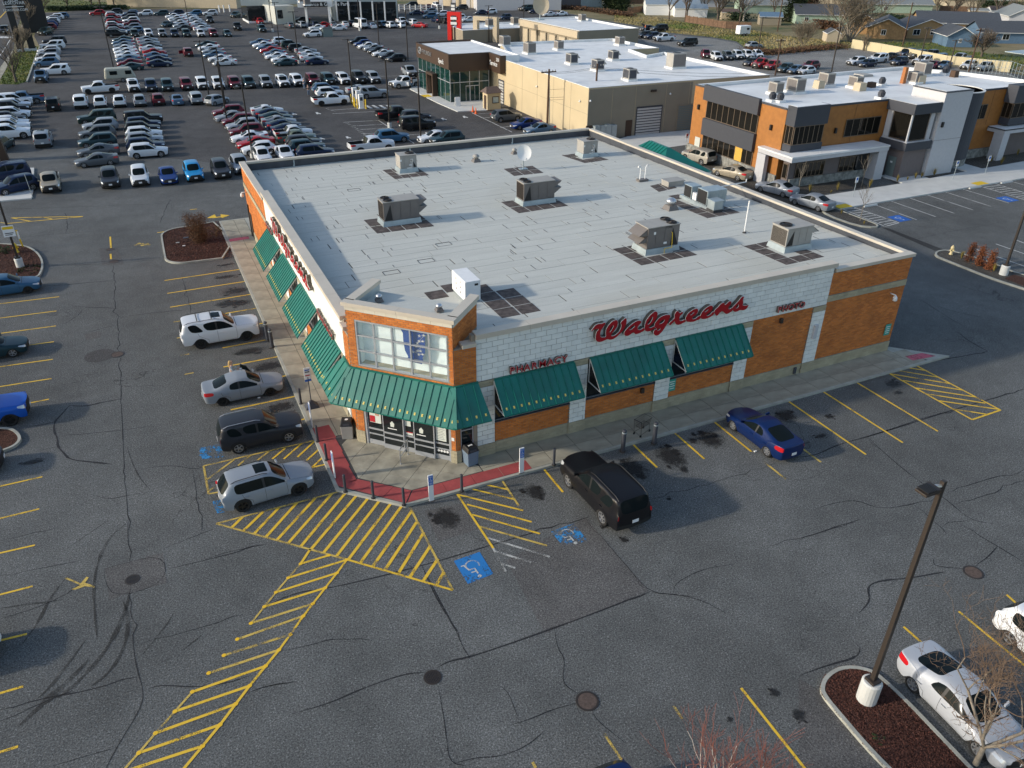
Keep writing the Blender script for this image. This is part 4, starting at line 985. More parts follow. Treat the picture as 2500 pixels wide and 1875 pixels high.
for r in range(7):notice(FC,-2.15,-1.4,.48+r*.1-.03,.52+r*.1+.01,-.098+.02,'poster_red','shelf_goods')
notice(FC,-.04,.3,1.78,2.1,-.06,'poster');notice(FC,.0,.4,1.24,1.42,-.06,'poster');notice(FC,.0,.4,1.38,1.43,-.052,'poster_red','poster_band')
po=notice(FC,1.75,2.33,1.32,2.36,-.05,'poster')
for r in range(9):notice(FC,1.82,2.26-.05*(r%3),1.42+r*.1,1.435+r*.1,-.043,'charcoal','notice_line')
for s_ in(-.74,.95):
 outl('door_decal',[[(-.1,-.16),(.1,-.16),(.12,.06),(0,.2),(-.12,.06)]],'poster',store,FC.m(s_,1.75,.045),.002,False)
 notice(FC,s_-.28,s_+.25,1.44,1.49,.045,'white','door_decal')
for k in range(4):
 outl('door_decal',[[(.075*math.cos(t*.63),.075*math.sin(t*.63))for t in range(10)]],'white',store,FC.m(1.86+k*.17,.68,-.05),.002,False)
for s_ in(-1.0,-.8,.12,.3,.9,1.1):m=MB();FC.box(m,s_-.015,s_+.015,.2,2.5,-.6,-.57);m.build('display_rack','steel',store)
glazing(F2,6.57,7.28,.2,2.68,1,o=-.12,rows=(2.05,))
rail=thg('handrail','short grey steel handrail standing between the two sliding doors','handrail',(3.5,3.4,.15))
a,b=g('B4',770,1362,.15),g('B4',820,1298,.15)
mb=MB();d=(b-a)
for z,e in((.95,.05),(.5,0)):mb.tube(a+Vector((0,0,z-.05)),b+Vector((0,0,z)),.03)
mb.build('rail','steel',rail)
for p in(a,b):mb=MB();mb.tube(p,p+Vector((0,0,.95 if p is b else .9)),.032);mb.lathe(p,[(.06,0),(.06,.015)],10);mb.build('post','steel',rail)
# --- lettering
PL=2.02
def lsh(name,polys,reg):
 out_=[]
 for pts in polys:out_.append([(p.x,p.z)for p in(onY(reg,x,y,PL)for x,y in pts)])
 return out_
glyphs=[('W','L1',[[(145,1040),(185,960),(250,885),(320,848),(400,842),(460,820),(500,822),(490,862),(440,930),(388,1010),(368,1090),(370,1160),(395,1185),(450,1190),(505,1178),(512,1100),(520,1010),(560,920),(630,830),(710,768),(780,748),(814,778),(815,840),(790,920),(720,1030),(655,1110),(645,1148),(700,1155),(790,1110),(870,1020),(912,900),(905,805),(965,745),(1028,700),(1044,745),(1035,840),(1000,930),(930,1040),(850,1120),(770,1190),(700,1235),(620,1252),(550,1240),(480,1268),(400,1302),(320,1308),(268,1275),(252,1200),(262,1110),(290,1030),(325,990),(270,975),(210,990),(165,1022)],[(617,1058),(612,1010),(642,940),(700,882),(713,892),(698,940),(655,1010)]]),('a','L1',[[(985,1100),(992,1060),(1050,980),(1150,880),(1250,805),(1330,768),(1400,766),(1426,790),(1390,850),(1338,915),(1328,970),(1352,992),(1400,1000),(1490,952),(1500,1005),(1420,1060),(1350,1095),(1270,1105),(1215,1062),(1150,1110),(1080,1150),(1020,1150),(988,1128)],[(1122,1000),(1142,960),(1200,905),(1262,900),(1220,950),(1150,1000)]]),('l','L1',[[(1515,960),(1515,890),(1545,780),(1610,680),(1700,580),(1790,527),(1833,548),(1838,620),(1800,720),(1720,830),(1630,910),(1620,935),(1690,940),(1765,908),(1770,948),(1700,1000),(1620,1035),(1560,1035),(1512,1000)],[(1590,862),(1602,800),(1670,710),(1718,658),(1722,682),(1680,780),(1620,852)]]),('g','L1',[[(1780,940),(1770,860),(1830,760),(1920,672),(2020,626),(2110,612),(2163,622),(2168,660),(2130,740),(2090,840),(2040,920),(1980,1010),(1900,1100),(1850,1138),(1790,1143),(1752,1115),(1742,1060),(1765,1005),(1820,980)],[(1887,848),(1897,805),(1970,747),(2028,742),(2003,790),(1930,843)],[(1838,1020),(1852,982),(1912,962),(1908,985),(1870,1014)]]),('r','L2',[[(150,940),(132,902),(190,840),(258,770),(270,680),(300,622),(340,592),(375,622),(395,640),(462,612),(468,640),(402,710),(382,760),(396,828),(450,830),(525,802),(532,848),(460,890),(380,925),(320,925),(278,890),(266,850),(205,898)]]),('e','L2',[[(548,815),(542,760),(580,680),(660,600),(750,547),(810,532),(838,560),(833,620),(780,690),(700,755),(705,785),(760,788),(890,712),(895,770),(800,825),(700,858),(610,858),(562,845)],[(652,690),(667,660),(720,627),(748,622),(710,660),(667,693)]]),('e','L2',[[(908,755),(907,690),(960,600),(1040,522),(1130,467),(1180,462),(1203,490),(1188,550),(1130,620),(1050,685),(1065,713),(1130,690),(1222,612),(1232,660),(1150,730),(1050,775),(970,788),(922,778)],[(1002,610),(1022,582),(1080,552),(1098,552),(1070,585),(1017,618)]]),('n','L2',[[(1300,708),(1258,668),(1242,605),(1330,500),(1450,392),(1488,397),(1500,440),(1540,418),(1620,352),(1657,372),(1648,420),(1592,490),(1592,538),(1620,545),(1680,515),(1688,565),(1620,630),(1550,663),(1505,650),(1450,600),(1425,595),(1360,650)]]),('s','L2',[[(1690,545),(1695,500),(1760,430),(1840,342),(1940,238),(1968,247),(1946,310),(1946,400),(1934,438),(1990,458),(2060,450),(2078,443),(2060,490),(2010,550),(1940,573),(1870,568),(1810,598),(1750,613),(1705,590)],[(1772,520),(1782,480),(1828,432),(1842,442),(1828,500),(1792,523)]])]
def letter(name,polys,mwf,depth,parent=None):
 """face, pale trim line and dark return"""
 cx=sum(p[0]for p in polys[0])/len(polys[0]);cy=sum(p[1]for p in polys[0])/len(polys[0])
 loc=[[(p[0]-cx,p[1]-cy)for p in q]for q in polys]
 o=outl(name,loc,'letter_side',parent or store,mwf(cx,cy,-depth*.5),depth*.5-.01)
 outl('letter_trim',loc,'trim_white',o,mwf(cx,cy,0),.008,bevel=.012)
 outl('letter_face',loc,'red_face',o,mwf(cx,cy,.022),.006)
 return o
SGN=[]
for nm,reg,polys in glyphs:
 P2=lsh(nm,polys,reg);SGN.append((nm,P2))
 letter('sign_letter',P2,lambda cx,cy,o:frame((cx,PL-o,cy),(1,0,0),(0,-1,0)),.26)
x_lo,x_hi=14.05,24.4;y_hi,y_lo=26.6,14.3;kx=(y_hi-y_lo)/(x_hi-x_lo)
for nm,P2 in SGN:
 Q=[[((x-x_lo)*kx,(z-5.8)*1.0)for x,z in q]for q in P2]
 letter('sign_letter',Q,lambda cx,cy,o:frame((2.02-o,y_hi-cx,5.72+cy),(0,-1,0),(-1,0,0)),.26)
def word(s,size,mwf,spacing=1.0,width=None):
 """upper case channel letters, each a part"""
 x=0.0;adv=dict(P=.68,H=.76,A=.72,R=.74,M=.90,C=.74,Y=.70,O=.80,T=.64)
 tot=sum(adv[c]for c in s);k=(width/tot)/size if width else 1
 for c in s:
  a=adv[c]*size*k
  o=text(c,size,'letter_side','sign_letter',store,mwf(x+a/2,0,-.07),.07,'CENTER',bold=.012*size)
  text(c,size,'trim_white','letter_trim',o,mwf(x+a/2,0,.004),.004,'CENTER',bold=.02*size)
  text(c,size,'red_face','letter_face',o,mwf(x+a/2,0,.014),.006,'CENTER',bold=.008*size)
  x+=a
word('PHARMACY',.56,lambda x,z,o:frame((9.22+x,2.1-o,4.86+z),(1,0,0),(0,-1,0)),width=3.4)
word('PHOTO',.56,lambda x,z,o:frame((26.5+x,2.1-o,4.98+z),(1,0,0),(0,-1,0)),width=2.15)
word('PHARMACY',.56,lambda x,z,o:frame((2.08-o,13.5-x,4.72+z),(0,-1,0),(-1,0,0)),width=3.9)
word('PHOTO',.56,lambda x,z,o:frame((2.08-o,30.6-x,4.72+z),(0,-1,0),(-1,0,0)),width=2.6)
# --- small fittings on the fronts
def fit(name,F,a,z,w,h,d,m,o=.02):
 p=MB();F.box(p,a-w/2,a+w/2,z-h/2,z+h/2,o,o+d);return p.build(name,m,store,bevel=min(w,h)*.12)
for reg,x,y in(('B5',1553,275),('B5',900,603)):p=onY(reg,x,y,2.2);fit('wall_lamp',FR,p.x,p.z,.2,.3,.18,'dark_metal')
p=onY('B5',1710,325,2.2);fit('wall_lamp',FR,p.x,p.z,.3,.95,.16,'stucco',.05)
p=onY('B5',1618,510,2.2);fit('hose_bib_box',FR,p.x,p.z,.2,.45,.1,'charcoal')
for reg,x,y in(('B5',2052,317),('B5',1040,577)):
 p=onY(reg,x,y,2.24);s_=fit('notice_sign',FR,p.x,p.z,.5,.8,.012,'teal_sign',.05)
 for r in range(4):fit('notice_line',FR,p.x,p.z+.22-.15*r,.38-.08*(r%2),.05,.004,'white',.063)
fit('number_plate',FC,2.74,1.62,.16,.2,.012,'white',.02)
for F,a,z in((FR,34.9,4.0),(FL,41.5,4.1)):
 if F is FR:q=onY('C7',222,540,2.2);a,z=q.x,q.z
 c=MB();b0=Vector(F.P(a,z+.15,.03));c.tube(b0,Vector(F.P(a,z+.17,.45)),.04);c.lathe(Vector(F.P(a,z-.18,.45)),[(.08,-.05),(.15,.02),(.13,.2),(.05,.33)],12);fo=c.build('security_camera','white',store,smooth=True)
for F,a,z in((FR,7.58,3.2),):c=MB();c.tube(F.P(a,z,.02),F.P(a,z+.1,.3),.03);c.lathe(F.P(a,z-.02,.32),[(.05,-.1),(.08,0),(.04,.1)],10);c.build('security_camera','white',store)
mb=MB();FL.box(mb,41.9,42.2,.1,3.0,.03,.12);mb.build('downpipe','dark_metal',store);mb=MB();FL.box(mb,40.9,41.8,.13,2.4,.02,.07);mb.build('door','dark_metal',store)
mb=MB();FL.box(mb,7.6,7.7,.1,4.2,.05,.1);mb.build('downpipe','alu',store)
e_=onX('B4',95,465,2.1);fit('window_sticker',FL,e_.y,2.6,.9,.6,.01,'banner_blue',.0);fit('window_sticker',FL,e_.y,2.6,.5,.25,.004,'white',.012)
dc=thg('drive_through_canopy','green metal canopy peeping over the far parapet beside the office building','canopy',(40.0,24,0))
p0=onX('B3',930,112,40.5);
mb=MB();mb.hexa([(37.3,29.8,4.6),(43,29.8,4.6),(43,38.0,4.6),(37.3,38.0,4.6)],[(39.9,32.9,6.4),(40.2,32.9,6.4),(40.2,36.0,6.4),(39.9,36.0,6.4)]);mb.build('canopy_roof','green',dc)
mb=MB();mb.box(37.3,43,29.8,38.0,4.3,4.58);mb.build('canopy_fascia','trim_white',dc)
for yy in(30.3,37.6):mb=MB();mb.box(42.2,42.7,yy-.25,yy+.25,0,4.3);mb.build('canopy_column','block_tan',dc)
for k in range(7):mb=MB();y_=32.9+k*.5;mb.hexa([(37.3,y_,4.62),(37.3,y_+.04,4.62),(39.9,y_+.04,6.42),(39.9,y_,6.42)][::-1],[(37.3,y_,4.68),(37.3,y_+.04,4.68),(39.9,y_+.04,6.47),(39.9,y_,6.47)][::-1]);mb.build('standing_seam','green',dc)
# ================================================================== THINGS ON THE STORE'S ROOF
def pads(reg,pts,n1,n2,skip=()):
 """grid of dark mineral squares; pts: near-left, near-right, far-left in picture order"""
 a,b,c=(GR(reg,*p)for p in pts);
 for i in range(n1):
  for j in range(n2):
   if(i,j)in skip:continue
   u,v=(b-a)/n1,(c-a)/n2;q=[a+u*(i+.04)+v*(j+.04),a+u*(i+.96)+v*(j+.04),a+u*(i+.96)+v*(j+.96),a+u*(i+.04)+v*(j+.96)]
   if(q[1]-q[0]).cross(q[2]-q[0]).z<0:q=q[::-1]
   mb=MB();mb.hexa([(p.x,p.y,roof_z(p.y)+.011)for p in q],[(p.x,p.y,roof_z(p.y)+.026)for p in q]);mb.build('roof_pad','pad',store)
def curb_box(t,w,l,h=.38,m='galv'):
 z=roof_z(t.location.y)
 mb=MB();mb.hexa([(-w/2-.12,-l/2-.12,0),(w/2+.12,-l/2-.12,0),(w/2+.12,l/2+.12,0),(-w/2-.12,l/2+.12,0)],[(-w/2-.05,-l/2-.05,h),(w/2+.05,-l/2-.05,h),(w/2+.05,l/2+.05,h),(-w/2-.05,l/2+.05,h)])
 o=MB.mesh(mb,'mounting_kerb',m);ob=bpy.data.objects.new('mounting_kerb',o);C.objects.link(ob);ob.parent=t
def lcb(mb,name,m,t,smooth=False,bevel=0):
 me=mb.mesh(name,m)
 if smooth:me.polygons.foreach_set('use_smooth',[True]*len(me.polygons))
 o=bpy.data.objects.new(name,me);C.objects.link(o);o.parent=t
 if bevel:b=o.modifiers.new('edge','BEVEL');b.width=bevel;b.segments=2
 return o
def fan(t,x,y,z,r):
 mb=MB();mb.lathe((x,y,z),[(r+.05,0),(r+.05,.06),(r,.07),(r,.01)],24);f=lcb(mb,'fan_ring','black',t)
 for k in range(5):
  a=k*1.2566;mb=MB();c,s=math.cos(a),math.sin(a);mb.quad((x+c*.05,y+s*.05,z+.02),(x+c*r*.95-s*.12,y+s*r*.95+c*.12,z+.015),(x+c*r*.95+s*.12,y+s*r*.95-c*.12,z+.045));lcb(mb,'fan_blade','charcoal',f)
 mb=MB()
 for q in(1,.72,.45,.2):
  rr_=r*q
  for i in range(20):a,b=i*.3142,(i+1)*.3142;mb.tube((x+math.cos(a)*rr_,y+math.sin(a)*rr_,z+.075),(x+math.cos(b)*rr_,y+math.sin(b)*rr_,z+.075),.008,n=3,caps=False)
 lcb(mb,'fan_guard','dark_metal',f)
def pkg(label,reg,x,y,w,l,h,nf,hood,rz,colr='unit_grey',pipe='white',yellow=False,kh=.38,group='rooftop air handlers on the store'):
 """long cabinet: l along local x (fans at +x end), hood at -x end"""
 p=GR(reg,x,y);t=thg('rooftop_unit',label,'air conditioner',(p.x,p.y,p.z+.01),R(rz),group)
 curb_box(t,l,w,kh)
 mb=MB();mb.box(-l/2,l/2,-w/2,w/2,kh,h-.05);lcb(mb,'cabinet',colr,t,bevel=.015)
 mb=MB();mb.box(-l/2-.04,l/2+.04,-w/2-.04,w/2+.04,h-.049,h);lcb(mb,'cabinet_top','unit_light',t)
 x0=-l/2+.04
 for k,(fa,fb)in enumerate(((0,.24),(.25,.52),(.53,.74))):
  for sd_ in(-1,1):
   mb=MB();mb.box(-l/2+fa*l+.03,-l/2+fb*l,sd_*(w/2),sd_*(w/2+.018),kh+.06,h-.12);lcb(mb,'access_panel',colr,t)
 mb=MB()
 for sd_ in(-1,1):mb.hexa([(l/2-.62,sd_*w/2,kh+.05),(l/2-.05,sd_*w/2,kh+.05),(l/2-.05,sd_*(w/2+.01),kh+.05),(l/2-.62,sd_*(w/2+.01),kh+.05)][::sd_*-1],[(l/2-.52,sd_*w/2,h-.25),(l/2-.50,sd_*w/2,h-.25),(l/2-.50,sd_*(w/2+.01),h-.25),(l/2-.52,sd_*(w/2+.01),h-.25)][::sd_*-1])
 lcb(mb,'coil_opening','black',t)
 mb=MB()
 for i in range(26):mb.box(l/2,l/2+.012,-w/2+.05+i*(w-.1)/26,-w/2+.05+(i+.55)*(w-.1)/26,kh+.08,h-.14)
 lcb(mb,'coil','dark_metal',t)
 for i in range(nf):fan(t,l/2-.42-(0 if nf<3 else 0),(0 if nf==1 else(-w/4 if i==0 else w/4)),h+.001,min(.36,w/nf/2-.06))
 if hood:
  for k in range(hood):
   z1=h-.1-k*.45;mb=MB();mb.hexa([(-l/2-.6,-w/2+.05,z1-.42),(-l/2-.55,-w/2+.05,z1-.44),(-l/2-.55,w/2-.05,z1-.44),(-l/2-.6,w/2-.05,z1-.42)][::1],[(-l/2,-w/2+.05,z1),(-l/2+.001,-w/2+.05,z1-.03),(-l/2+.001,w/2-.05,z1-.03),(-l/2,w/2-.05,z1)]);
   for sd_ in(-1,1):yy=sd_*(w/2-.05);mb.quad((-l/2,yy,z1),(-l/2-.6,yy,z1-.42),(-l/2,yy,z1-.44))
   lcb(mb,'intake_hood',colr,t)
 mb=MB();yy=-w/2-.12;px_=-l/2+.6*l
 pts=[(px_-.35,yy,kh+.06),(px_+.05,yy,kh+.06),(px_+.05,yy,h-.55),(px_+.05,yy+.1,h-.55)]if not yellow else[(px_-.2,yy-.1,.0),(px_-.2,yy-.1,.35),(px_+.35,yy-.1,.35),(px_+.35,yy,h-.5),(px_+.35,yy+.12,h-.5)]
 mb.path(pts,.022);
 if not yellow:mb.path([(px_-.3,yy,kh+.02),(px_+.2,yy,kh+.02),(px_+.2,yy,h-.35),(px_-.0,yy,h-.35)],.022)
 lcb(mb,'gas_pipe' if yellow else 'drain_pipe','yellow_solid' if yellow else 'white',t)
 for a,b,c,d in((-.75,-.6,h-.5,h-.32),(.05,.3,kh+.2,kh+.34)):mb=MB();mb.box(a,b,-w/2-.024,-w/2-.019,c,d);lcb(mb,'label_plate','white',t)
 return t
k=0
pads('B2',((1170,858),(1618,800),(1062,750)),4,2);pkg('grey twin-fan rooftop unit with two jagged intake hoods, left one nearest the left parapet','B2',1345,765,1.3,2.6,1.75,2,0,180)
pads('B3',((140,467),(398,428),(45,408)),4,2);pkg('grey twin-fan rooftop unit standing in front of the satellite dish','B3',225,408,1.3,2.6,1.75,2,0,180)
pads('E1',((640,825),(1405,680),(240,600)),4,3,((1,1),(2,1)));u5=pkg('grey twin-fan rooftop unit with yellow gas pipe and intake hoods on its left end','E1',830,600,1.4,2.4,1.8,2,2,0,yellow=True)
text('YORK',.2,'black','maker_name',u5,frame((u5.location.x+.1,u5.location.y-.7-.025,u5.location.z+1.6),(1,0,0),(0,-1,0)),.003)
pads('B2',((1310,437),(1575,405),(1210,365)),4,3,((1,1),(2,1)));pkg('squat light grey rooftop unit with one fan, near the back left of the roof','B2',1400,370,1.25,1.5,1.5,1,0,0,'unit_light')
pads('B3',((480,208),(605,190),(358,168)),4,3,((1,1),(2,1)));pkg('squat light grey rooftop unit with one fan at the far back corner of the roof','B3',490,170,1.25,1.5,1.5,1,0,0,'unit_light')
pads('B3',((1515,733),(1715,690),(1292,635)),3,4,((1,1),(1,2)));pkg('grey single-fan rooftop unit with white drain pipes near the right end of the roof','B3',1530,640,1.45,2.1,1.6,1,1,180,'unit_light')
for t in[o for o in C.objects if o.name.startswith('rooftop_unit')][:2]:
 for k in range(2):
  mb=MB();z1=1.62-k*.48;x1=-1.3
  mb.hexa([(x1-.62,-.62,z1-.02),(x1-.62,.62,z1-.02),(x1-.001,.62,z1-.02),(x1-.001,-.62,z1-.02)],[(x1-.6,-.62,z1),(x1-.6,.62,z1),(x1-.001,.62,z1),(x1-.001,-.62,z1)])
  for yy in(-.62,.6):mb.hexa([(x1-.05,yy,z1-.42),(x1,yy,z1-.42),(x1,yy+.02,z1-.42),(x1-.05,yy+.02,z1-.42)][::-1],[(x1-.6,yy,z1-.02),(x1,yy,z1-.02),(x1,yy+.02,z1-.02),(x1-.6,yy+.02,z1-.02)][::-1])
  lcb(mb,'intake_hood','unit_grey',t)
pads('B3',((115,275),(270,258),(60,237)),3,2)
p=GR('B3',163,240);t=thg('satellite_dish','white satellite dish on a short mast in the middle of the back of the roof','satellite dish',(p.x,p.y,p.z+.01),R(0))
mb=MB();mb.box(-.35,.35,-.25,.25,0,.1);mb.tube((0,0,.1),(0,0,.85),.06);lcb(mb,'mount','galv',t)
dm=MB();n=26;Rr_=.68
for sgn in(1,-1):
 k0=len(dm.v);dm.v.append((0,0,.02*sgn*0))
 for q in(.4,.75,1.0):
  for i in range(n):a=2*math.pi*i/n;dm.v.append((math.cos(a)*Rr_*q*.92,math.sin(a)*Rr_*q,.16*q*q-(.0 if sgn==1 else .02)))
 for i in range(n):j=(i+1)%n;dm.f.append((k0,k0+1+i,k0+1+j));dm.m.append(0)
 for r_ in range(2):
  for i in range(n):j=(i+1)%n;a=k0+1+r_*n;dm.f.append((a+i,a+n+i,a+n+j,a+j));dm.m.append(0)
d_=lcb(dm,'dish','white',t,True);d_.location=(0,-.12,1.45);d_.rotation_euler=(R(68),0,R(-18))
mb=MB();mb.tube((0,-.1,.8),(0,-.55,1.0),.025);mb.tube((0,-.55,1.0),(-.05,-.75,1.15),.03);mb.tube((0,-.08,.8),(0,-.1,1.3),.04);lcb(mb,'feed_arm','galv',t)
for x0_,y0_ in((7.6,9.0),(8.8,9.6),(10.2,6.3),(11.4,6.3),(10.2,7.5),(11.4,7.5),(10.2,8.7),(10.2,5.1),(11.4,5.1)):
 mb=MB();z=roof_z(y0_);mb.box(x0_,x0_+1.1,y0_,y0_+1.1,z,z+.02);mb.build('roof_pad','pad',store)
p=GR('B4',1170,245);t=thg('rooftop_cabinet','tall white rooftop cabinet standing close behind the entrance tower','cabinet',(p.x+.45,p.y+.15,p.z+.01),R(0))
mb=MB();mb.box(-.42,.42,-.95,.95,0,.1);lcb(mb,'mounting_kerb','galv',t)
mb=MB();mb.box(-.45,.45,-1.0,1.0,.1,1.28);lcb(mb,'cabinet','unit_white',t,bevel=.02)
for a,b in((-.98,-.3),(-.28,.35),(.37,.98)):mb=MB();mb.box(-.468,-.451,a,b,.14,1.24);lcb(mb,'access_panel','unit_white',t)
for z in(.4,.7,1.0):mb=MB();mb.box(-.49,-.47,.3,.34,z,z+.08);mb.box(-.49,-.47,-.33,-.29,z,z+.08);lcb(mb,'latch','black',t)
mb=MB();mb.box(.1,.3,-1.015,-1.0,1.0,1.12);lcb(mb,'label_plate','black',t)
pads('B3',((1110,492),(1282,462),(850,385)),3,5,((1,3),(1,2),(0,4)));pads('B3',((860,357),(955,335),(812,325)),2,2)
p=GR('B3',1075,415);t=thg('condenser_set','galvanised condenser boxes on a long low kerb at the right back of the roof','condenser',(p.x,p.y,p.z+.01),R(0))
mb=MB();mb.box(-.6,.6,-2.0,1.9,0,.25);lcb(mb,'mounting_kerb','galv',t)
mb=MB();mb.box(-.55,1.25,-1.35,-.15,.27,1.35);lcb(mb,'condenser_case','galv',t,bevel=.02)
mb=MB();mb.box(-.571,-.552,-1.3,-.2,.32,1.3);lcb(mb,'coil','black',t)
for i in range(9):mb=MB();mb.box(-.5+i*.2,-.42+i*.2,-1.372,-1.352,.35,1.28);lcb(mb,'case_rib','galv',t)
mb=MB();mb.box(-.55,.35,.55,1.5,.27,1.2);lcb(mb,'condenser_case','galv',t,bevel=.02);mb=MB();mb.box(-.571,-.552,.6,1.45,.32,1.15);lcb(mb,'coil','black',t)
for yy in(.0,.25):mb=MB();mb.box(-.5,-.25,yy,yy+.2,.27,.8);lcb(mb,'switch_box','unit_white',t)
mb=MB();mb.path([(1.0,-.2,.9),(1.2,.2,1.0),(5.2,1.2,.75),(5.2,1.2,1.0)],.04);lcb(mb,'pipe','white',t)
p=GR('B3',1145,455);t=thg('vent_box','small galvanised box below the condenser set','vent',(p.x,p.y,p.z+.01));mb=MB();mb.box(-.42,.42,-.42,.42,0,.2);lcb(mb,'mounting_kerb','tar',t);mb=MB();mb.box(-.4,.4,-.4,.4,.2,.85);lcb(mb,'housing','galv',t,bevel=.03);mb=MB();mb.box(-.45,.45,-.45,.45,.85,.9);lcb(mb,'lid','galv',t)
def mush(reg,x,y,label,s=1.0,cap='steel',z=None):
 p=GR(reg,x,y)
 if z is not None:p=G(reg,x,y,z)
 t=thg('roof_vent',label,'vent',(p.x,p.y,p.z+.01),group='small vents on the store roof')
 mb=MB();mb.hexa([(-.4*s,-.4*s,0),(.4*s,-.4*s,0),(.4*s,.4*s,0),(-.4*s,.4*s,0)],[(-.28*s,-.28*s,.3*s),(.28*s,-.28*s,.3*s),(.28*s,.28*s,.3*s),(-.28*s,.28*s,.3*s)]);lcb(mb,'mounting_kerb','unit_grey',t)
 mb=MB();mb.lathe((0,0,.3*s),[(.22*s,0),(.22*s,.12*s),(.32*s,.16*s),(.34*s,.3*s),(.2*s,.42*s),(.06*s,.46*s)],16);lcb(mb,'cowl',cap,t,True)
mush('B3',920,445,'round-capped vent on a square kerb beside the condenser set',1.15);mush('B2',1935,300,'small capped vent at the back of the roof between two units',.9,'unit_light');mush('B3',118,160,'low capped vent close to the satellite dish',.7,'unit_light')
mush('B4',625,262,'left one of two shiny capped vents on the tower roof',.5,'steel',7.95);mush('B4',1030,328,'right one of two shiny capped vents on the tower roof',.5,'steel',7.95)
p=GR('B3',930,320);t=thg('roof_hatch','low beige hatch box on the roof above the condenser set','hatch',(p.x,p.y,p.z+.01));mb=MB();mb.box(-.75,.75,-.5,.5,0,.4);lcb(mb,'hatch_kerb','unit_light',t);mb=MB();mb.box(-.82,.82,-.56,.56,.4,.47);lcb(mb,'lid','unit_light',t)
p=GR('B3',775,300);t=thg('conduit_goosenecks','pair of white gooseneck pipes on a small block on the roof','pipes',(p.x,p.y,p.z+.01));mb=MB();mb.box(-.45,.45,-.25,.25,0,.18);lcb(mb,'base','unit_grey',t)
for sx in(-.25,.25):mb=MB();mb.path([(sx,0,.18),(sx,0,1.15),(sx+.1*(1 if sx>0 else-1),-.0,1.3),(sx+.22*(1 if sx>0 else-1),0,1.28),(sx+.26*(1 if sx>0 else-1),0,1.15)],.045);lcb(mb,'gooseneck','white',t)
p=GR('B3',1300,567);t=thg('vent_pipe','thin white pipe standing alone on the right side of the roof','pipe',(p.x,p.y,p.z+.01));mb=MB();mb.lathe((0,0,0),[(.16,0),(.06,.12)],10);lcb(mb,'flashing','tar',t);mb=MB();mb.tube((0,0,.1),(0,0,2.25),.05);lcb(mb,'tube','white',t)
# ================================================================== VEHICLES
TAGS=['paint','windshield','side_window','rear_window','headlight','tail_light','grille','cladding','pillar','cargo_bed']
TMAT=dict(paint='paint',windshield='glass_car',side_window='glass_car',rear_window='glass_car',headlight='lamp_clear',tail_light='lamp_red',grille='black',cladding='tyre',pillar='black',cargo_bed='black')
TNAME=dict(paint='body',cladding='lower_trim',pillar='door_pillar')
TYPES=dict(sedan=dict(L=4.65,W=1.82,H=1.44,zb=.20,zs=.74,zbelt=.90,hood=(.70,.88),deck=(1.02,.93),xf=.93,xr=3.63,rw=.325,cowl=1.28,rf=2.02,rr=3.22,bb=3.98,win=(1.55,2.55,2.63,3.42),kind='sedan',roofW=.66),coupe=dict(L=4.75,W=1.86,H=1.42,zb=.20,zs=.76,zbelt=.92,hood=(.70,.90),deck=(1.06,.98),xf=.95,xr=3.72,rw=.335,cowl=1.35,rf=2.12,rr=3.1,bb=4.2,win=(1.6,2.6,2.68,3.5),kind='sedan',roofW=.64),suv=dict(L=4.6,W=1.87,H=1.67,zb=.27,zs=.88,zbelt=1.04,hood=(.86,1.02),deck=(1.08,.98),xf=.92,xr=3.62,rw=.36,cowl=1.3,rf=1.98,rr=4.05,bb=4.48,win=(1.5,2.45,2.53,3.35),kind='suv',roofW=.66),bigsuv=dict(L=5.1,W=2.0,H=1.88,zb=.30,zs=1.0,zbelt=1.17,hood=(1.10,1.19),box=1,deck=(1.2,1.1),xf=.95,xr=3.9,rw=.40,cowl=1.55,rf=2.2,rr=4.8,bb=5.02,win=(1.65,2.7,2.78,3.75),kind='suv',roofW=.76),boxsuv=dict(L=4.85,W=1.9,H=1.74,zb=.27,zs=.92,zbelt=1.08,hood=(.97,1.08),box=1,deck=(1.12,1.0),xf=.88,xr=3.7,rw=.37,cowl=1.28,rf=1.85,rr=4.55,bb=4.78,win=(1.45,2.5,2.58,3.5),kind='suv',roofW=.76),hatch=dict(L=4.25,W=1.78,H=1.52,zb=.2,zs=.78,zbelt=.95,hood=(.74,.94),deck=(1.0,.9),xf=.88,xr=3.45,rw=.33,cowl=1.12,rf=1.8,rr=3.5,bb=4.08,win=(1.4,2.35,2.43,3.2),kind='suv',roofW=.66),escape=dict(L=4.45,W=1.82,H=1.72,zb=.27,zs=.93,zbelt=1.07,hood=(.98,1.07),box=1,deck=(1.1,1.0),xf=.86,xr=3.5,rw=.355,cowl=1.3,rf=1.92,rr=4.18,bb=4.4,win=(1.42,2.36,2.44,3.3),kind='suv',roofW=.76),pickup=dict(L=5.75,W=2.0,H=1.9,zb=.36,zs=1.02,zbelt=1.2,hood=(1.12,1.2),box=1,deck=(1.28,1.26),xf=.98,xr=4.55,rw=.41,cowl=1.5,rf=2.02,rr=3.45,bb=3.7,win=(1.75,2.6,2.68,3.45),kind='pickup',roofW=.76),ute=dict(L=4.97,W=1.9,H=1.69,zb=.30,zs=.92,zbelt=1.07,hood=(.92,1.04),deck=(1.12,1.1),xf=.92,xr=3.9,rw=.37,cowl=1.3,rf=1.9,rr=3.2,bb=3.5,win=(1.6,2.45,2.53,3.2),kind='pickup',roofW=.68),van=dict(L=5.95,W=2.0,H=2.6,zb=.3,zs=1.15,zbelt=1.35,hood=(1.05,1.3),deck=(1.6,1.2),xf=1.0,xr=4.7,rw=.35,cowl=1.0,rf=1.75,rr=5.8,bb=5.92,win=(1.35,2.1,2.2,2.6),kind='suv',roofW=.85),)
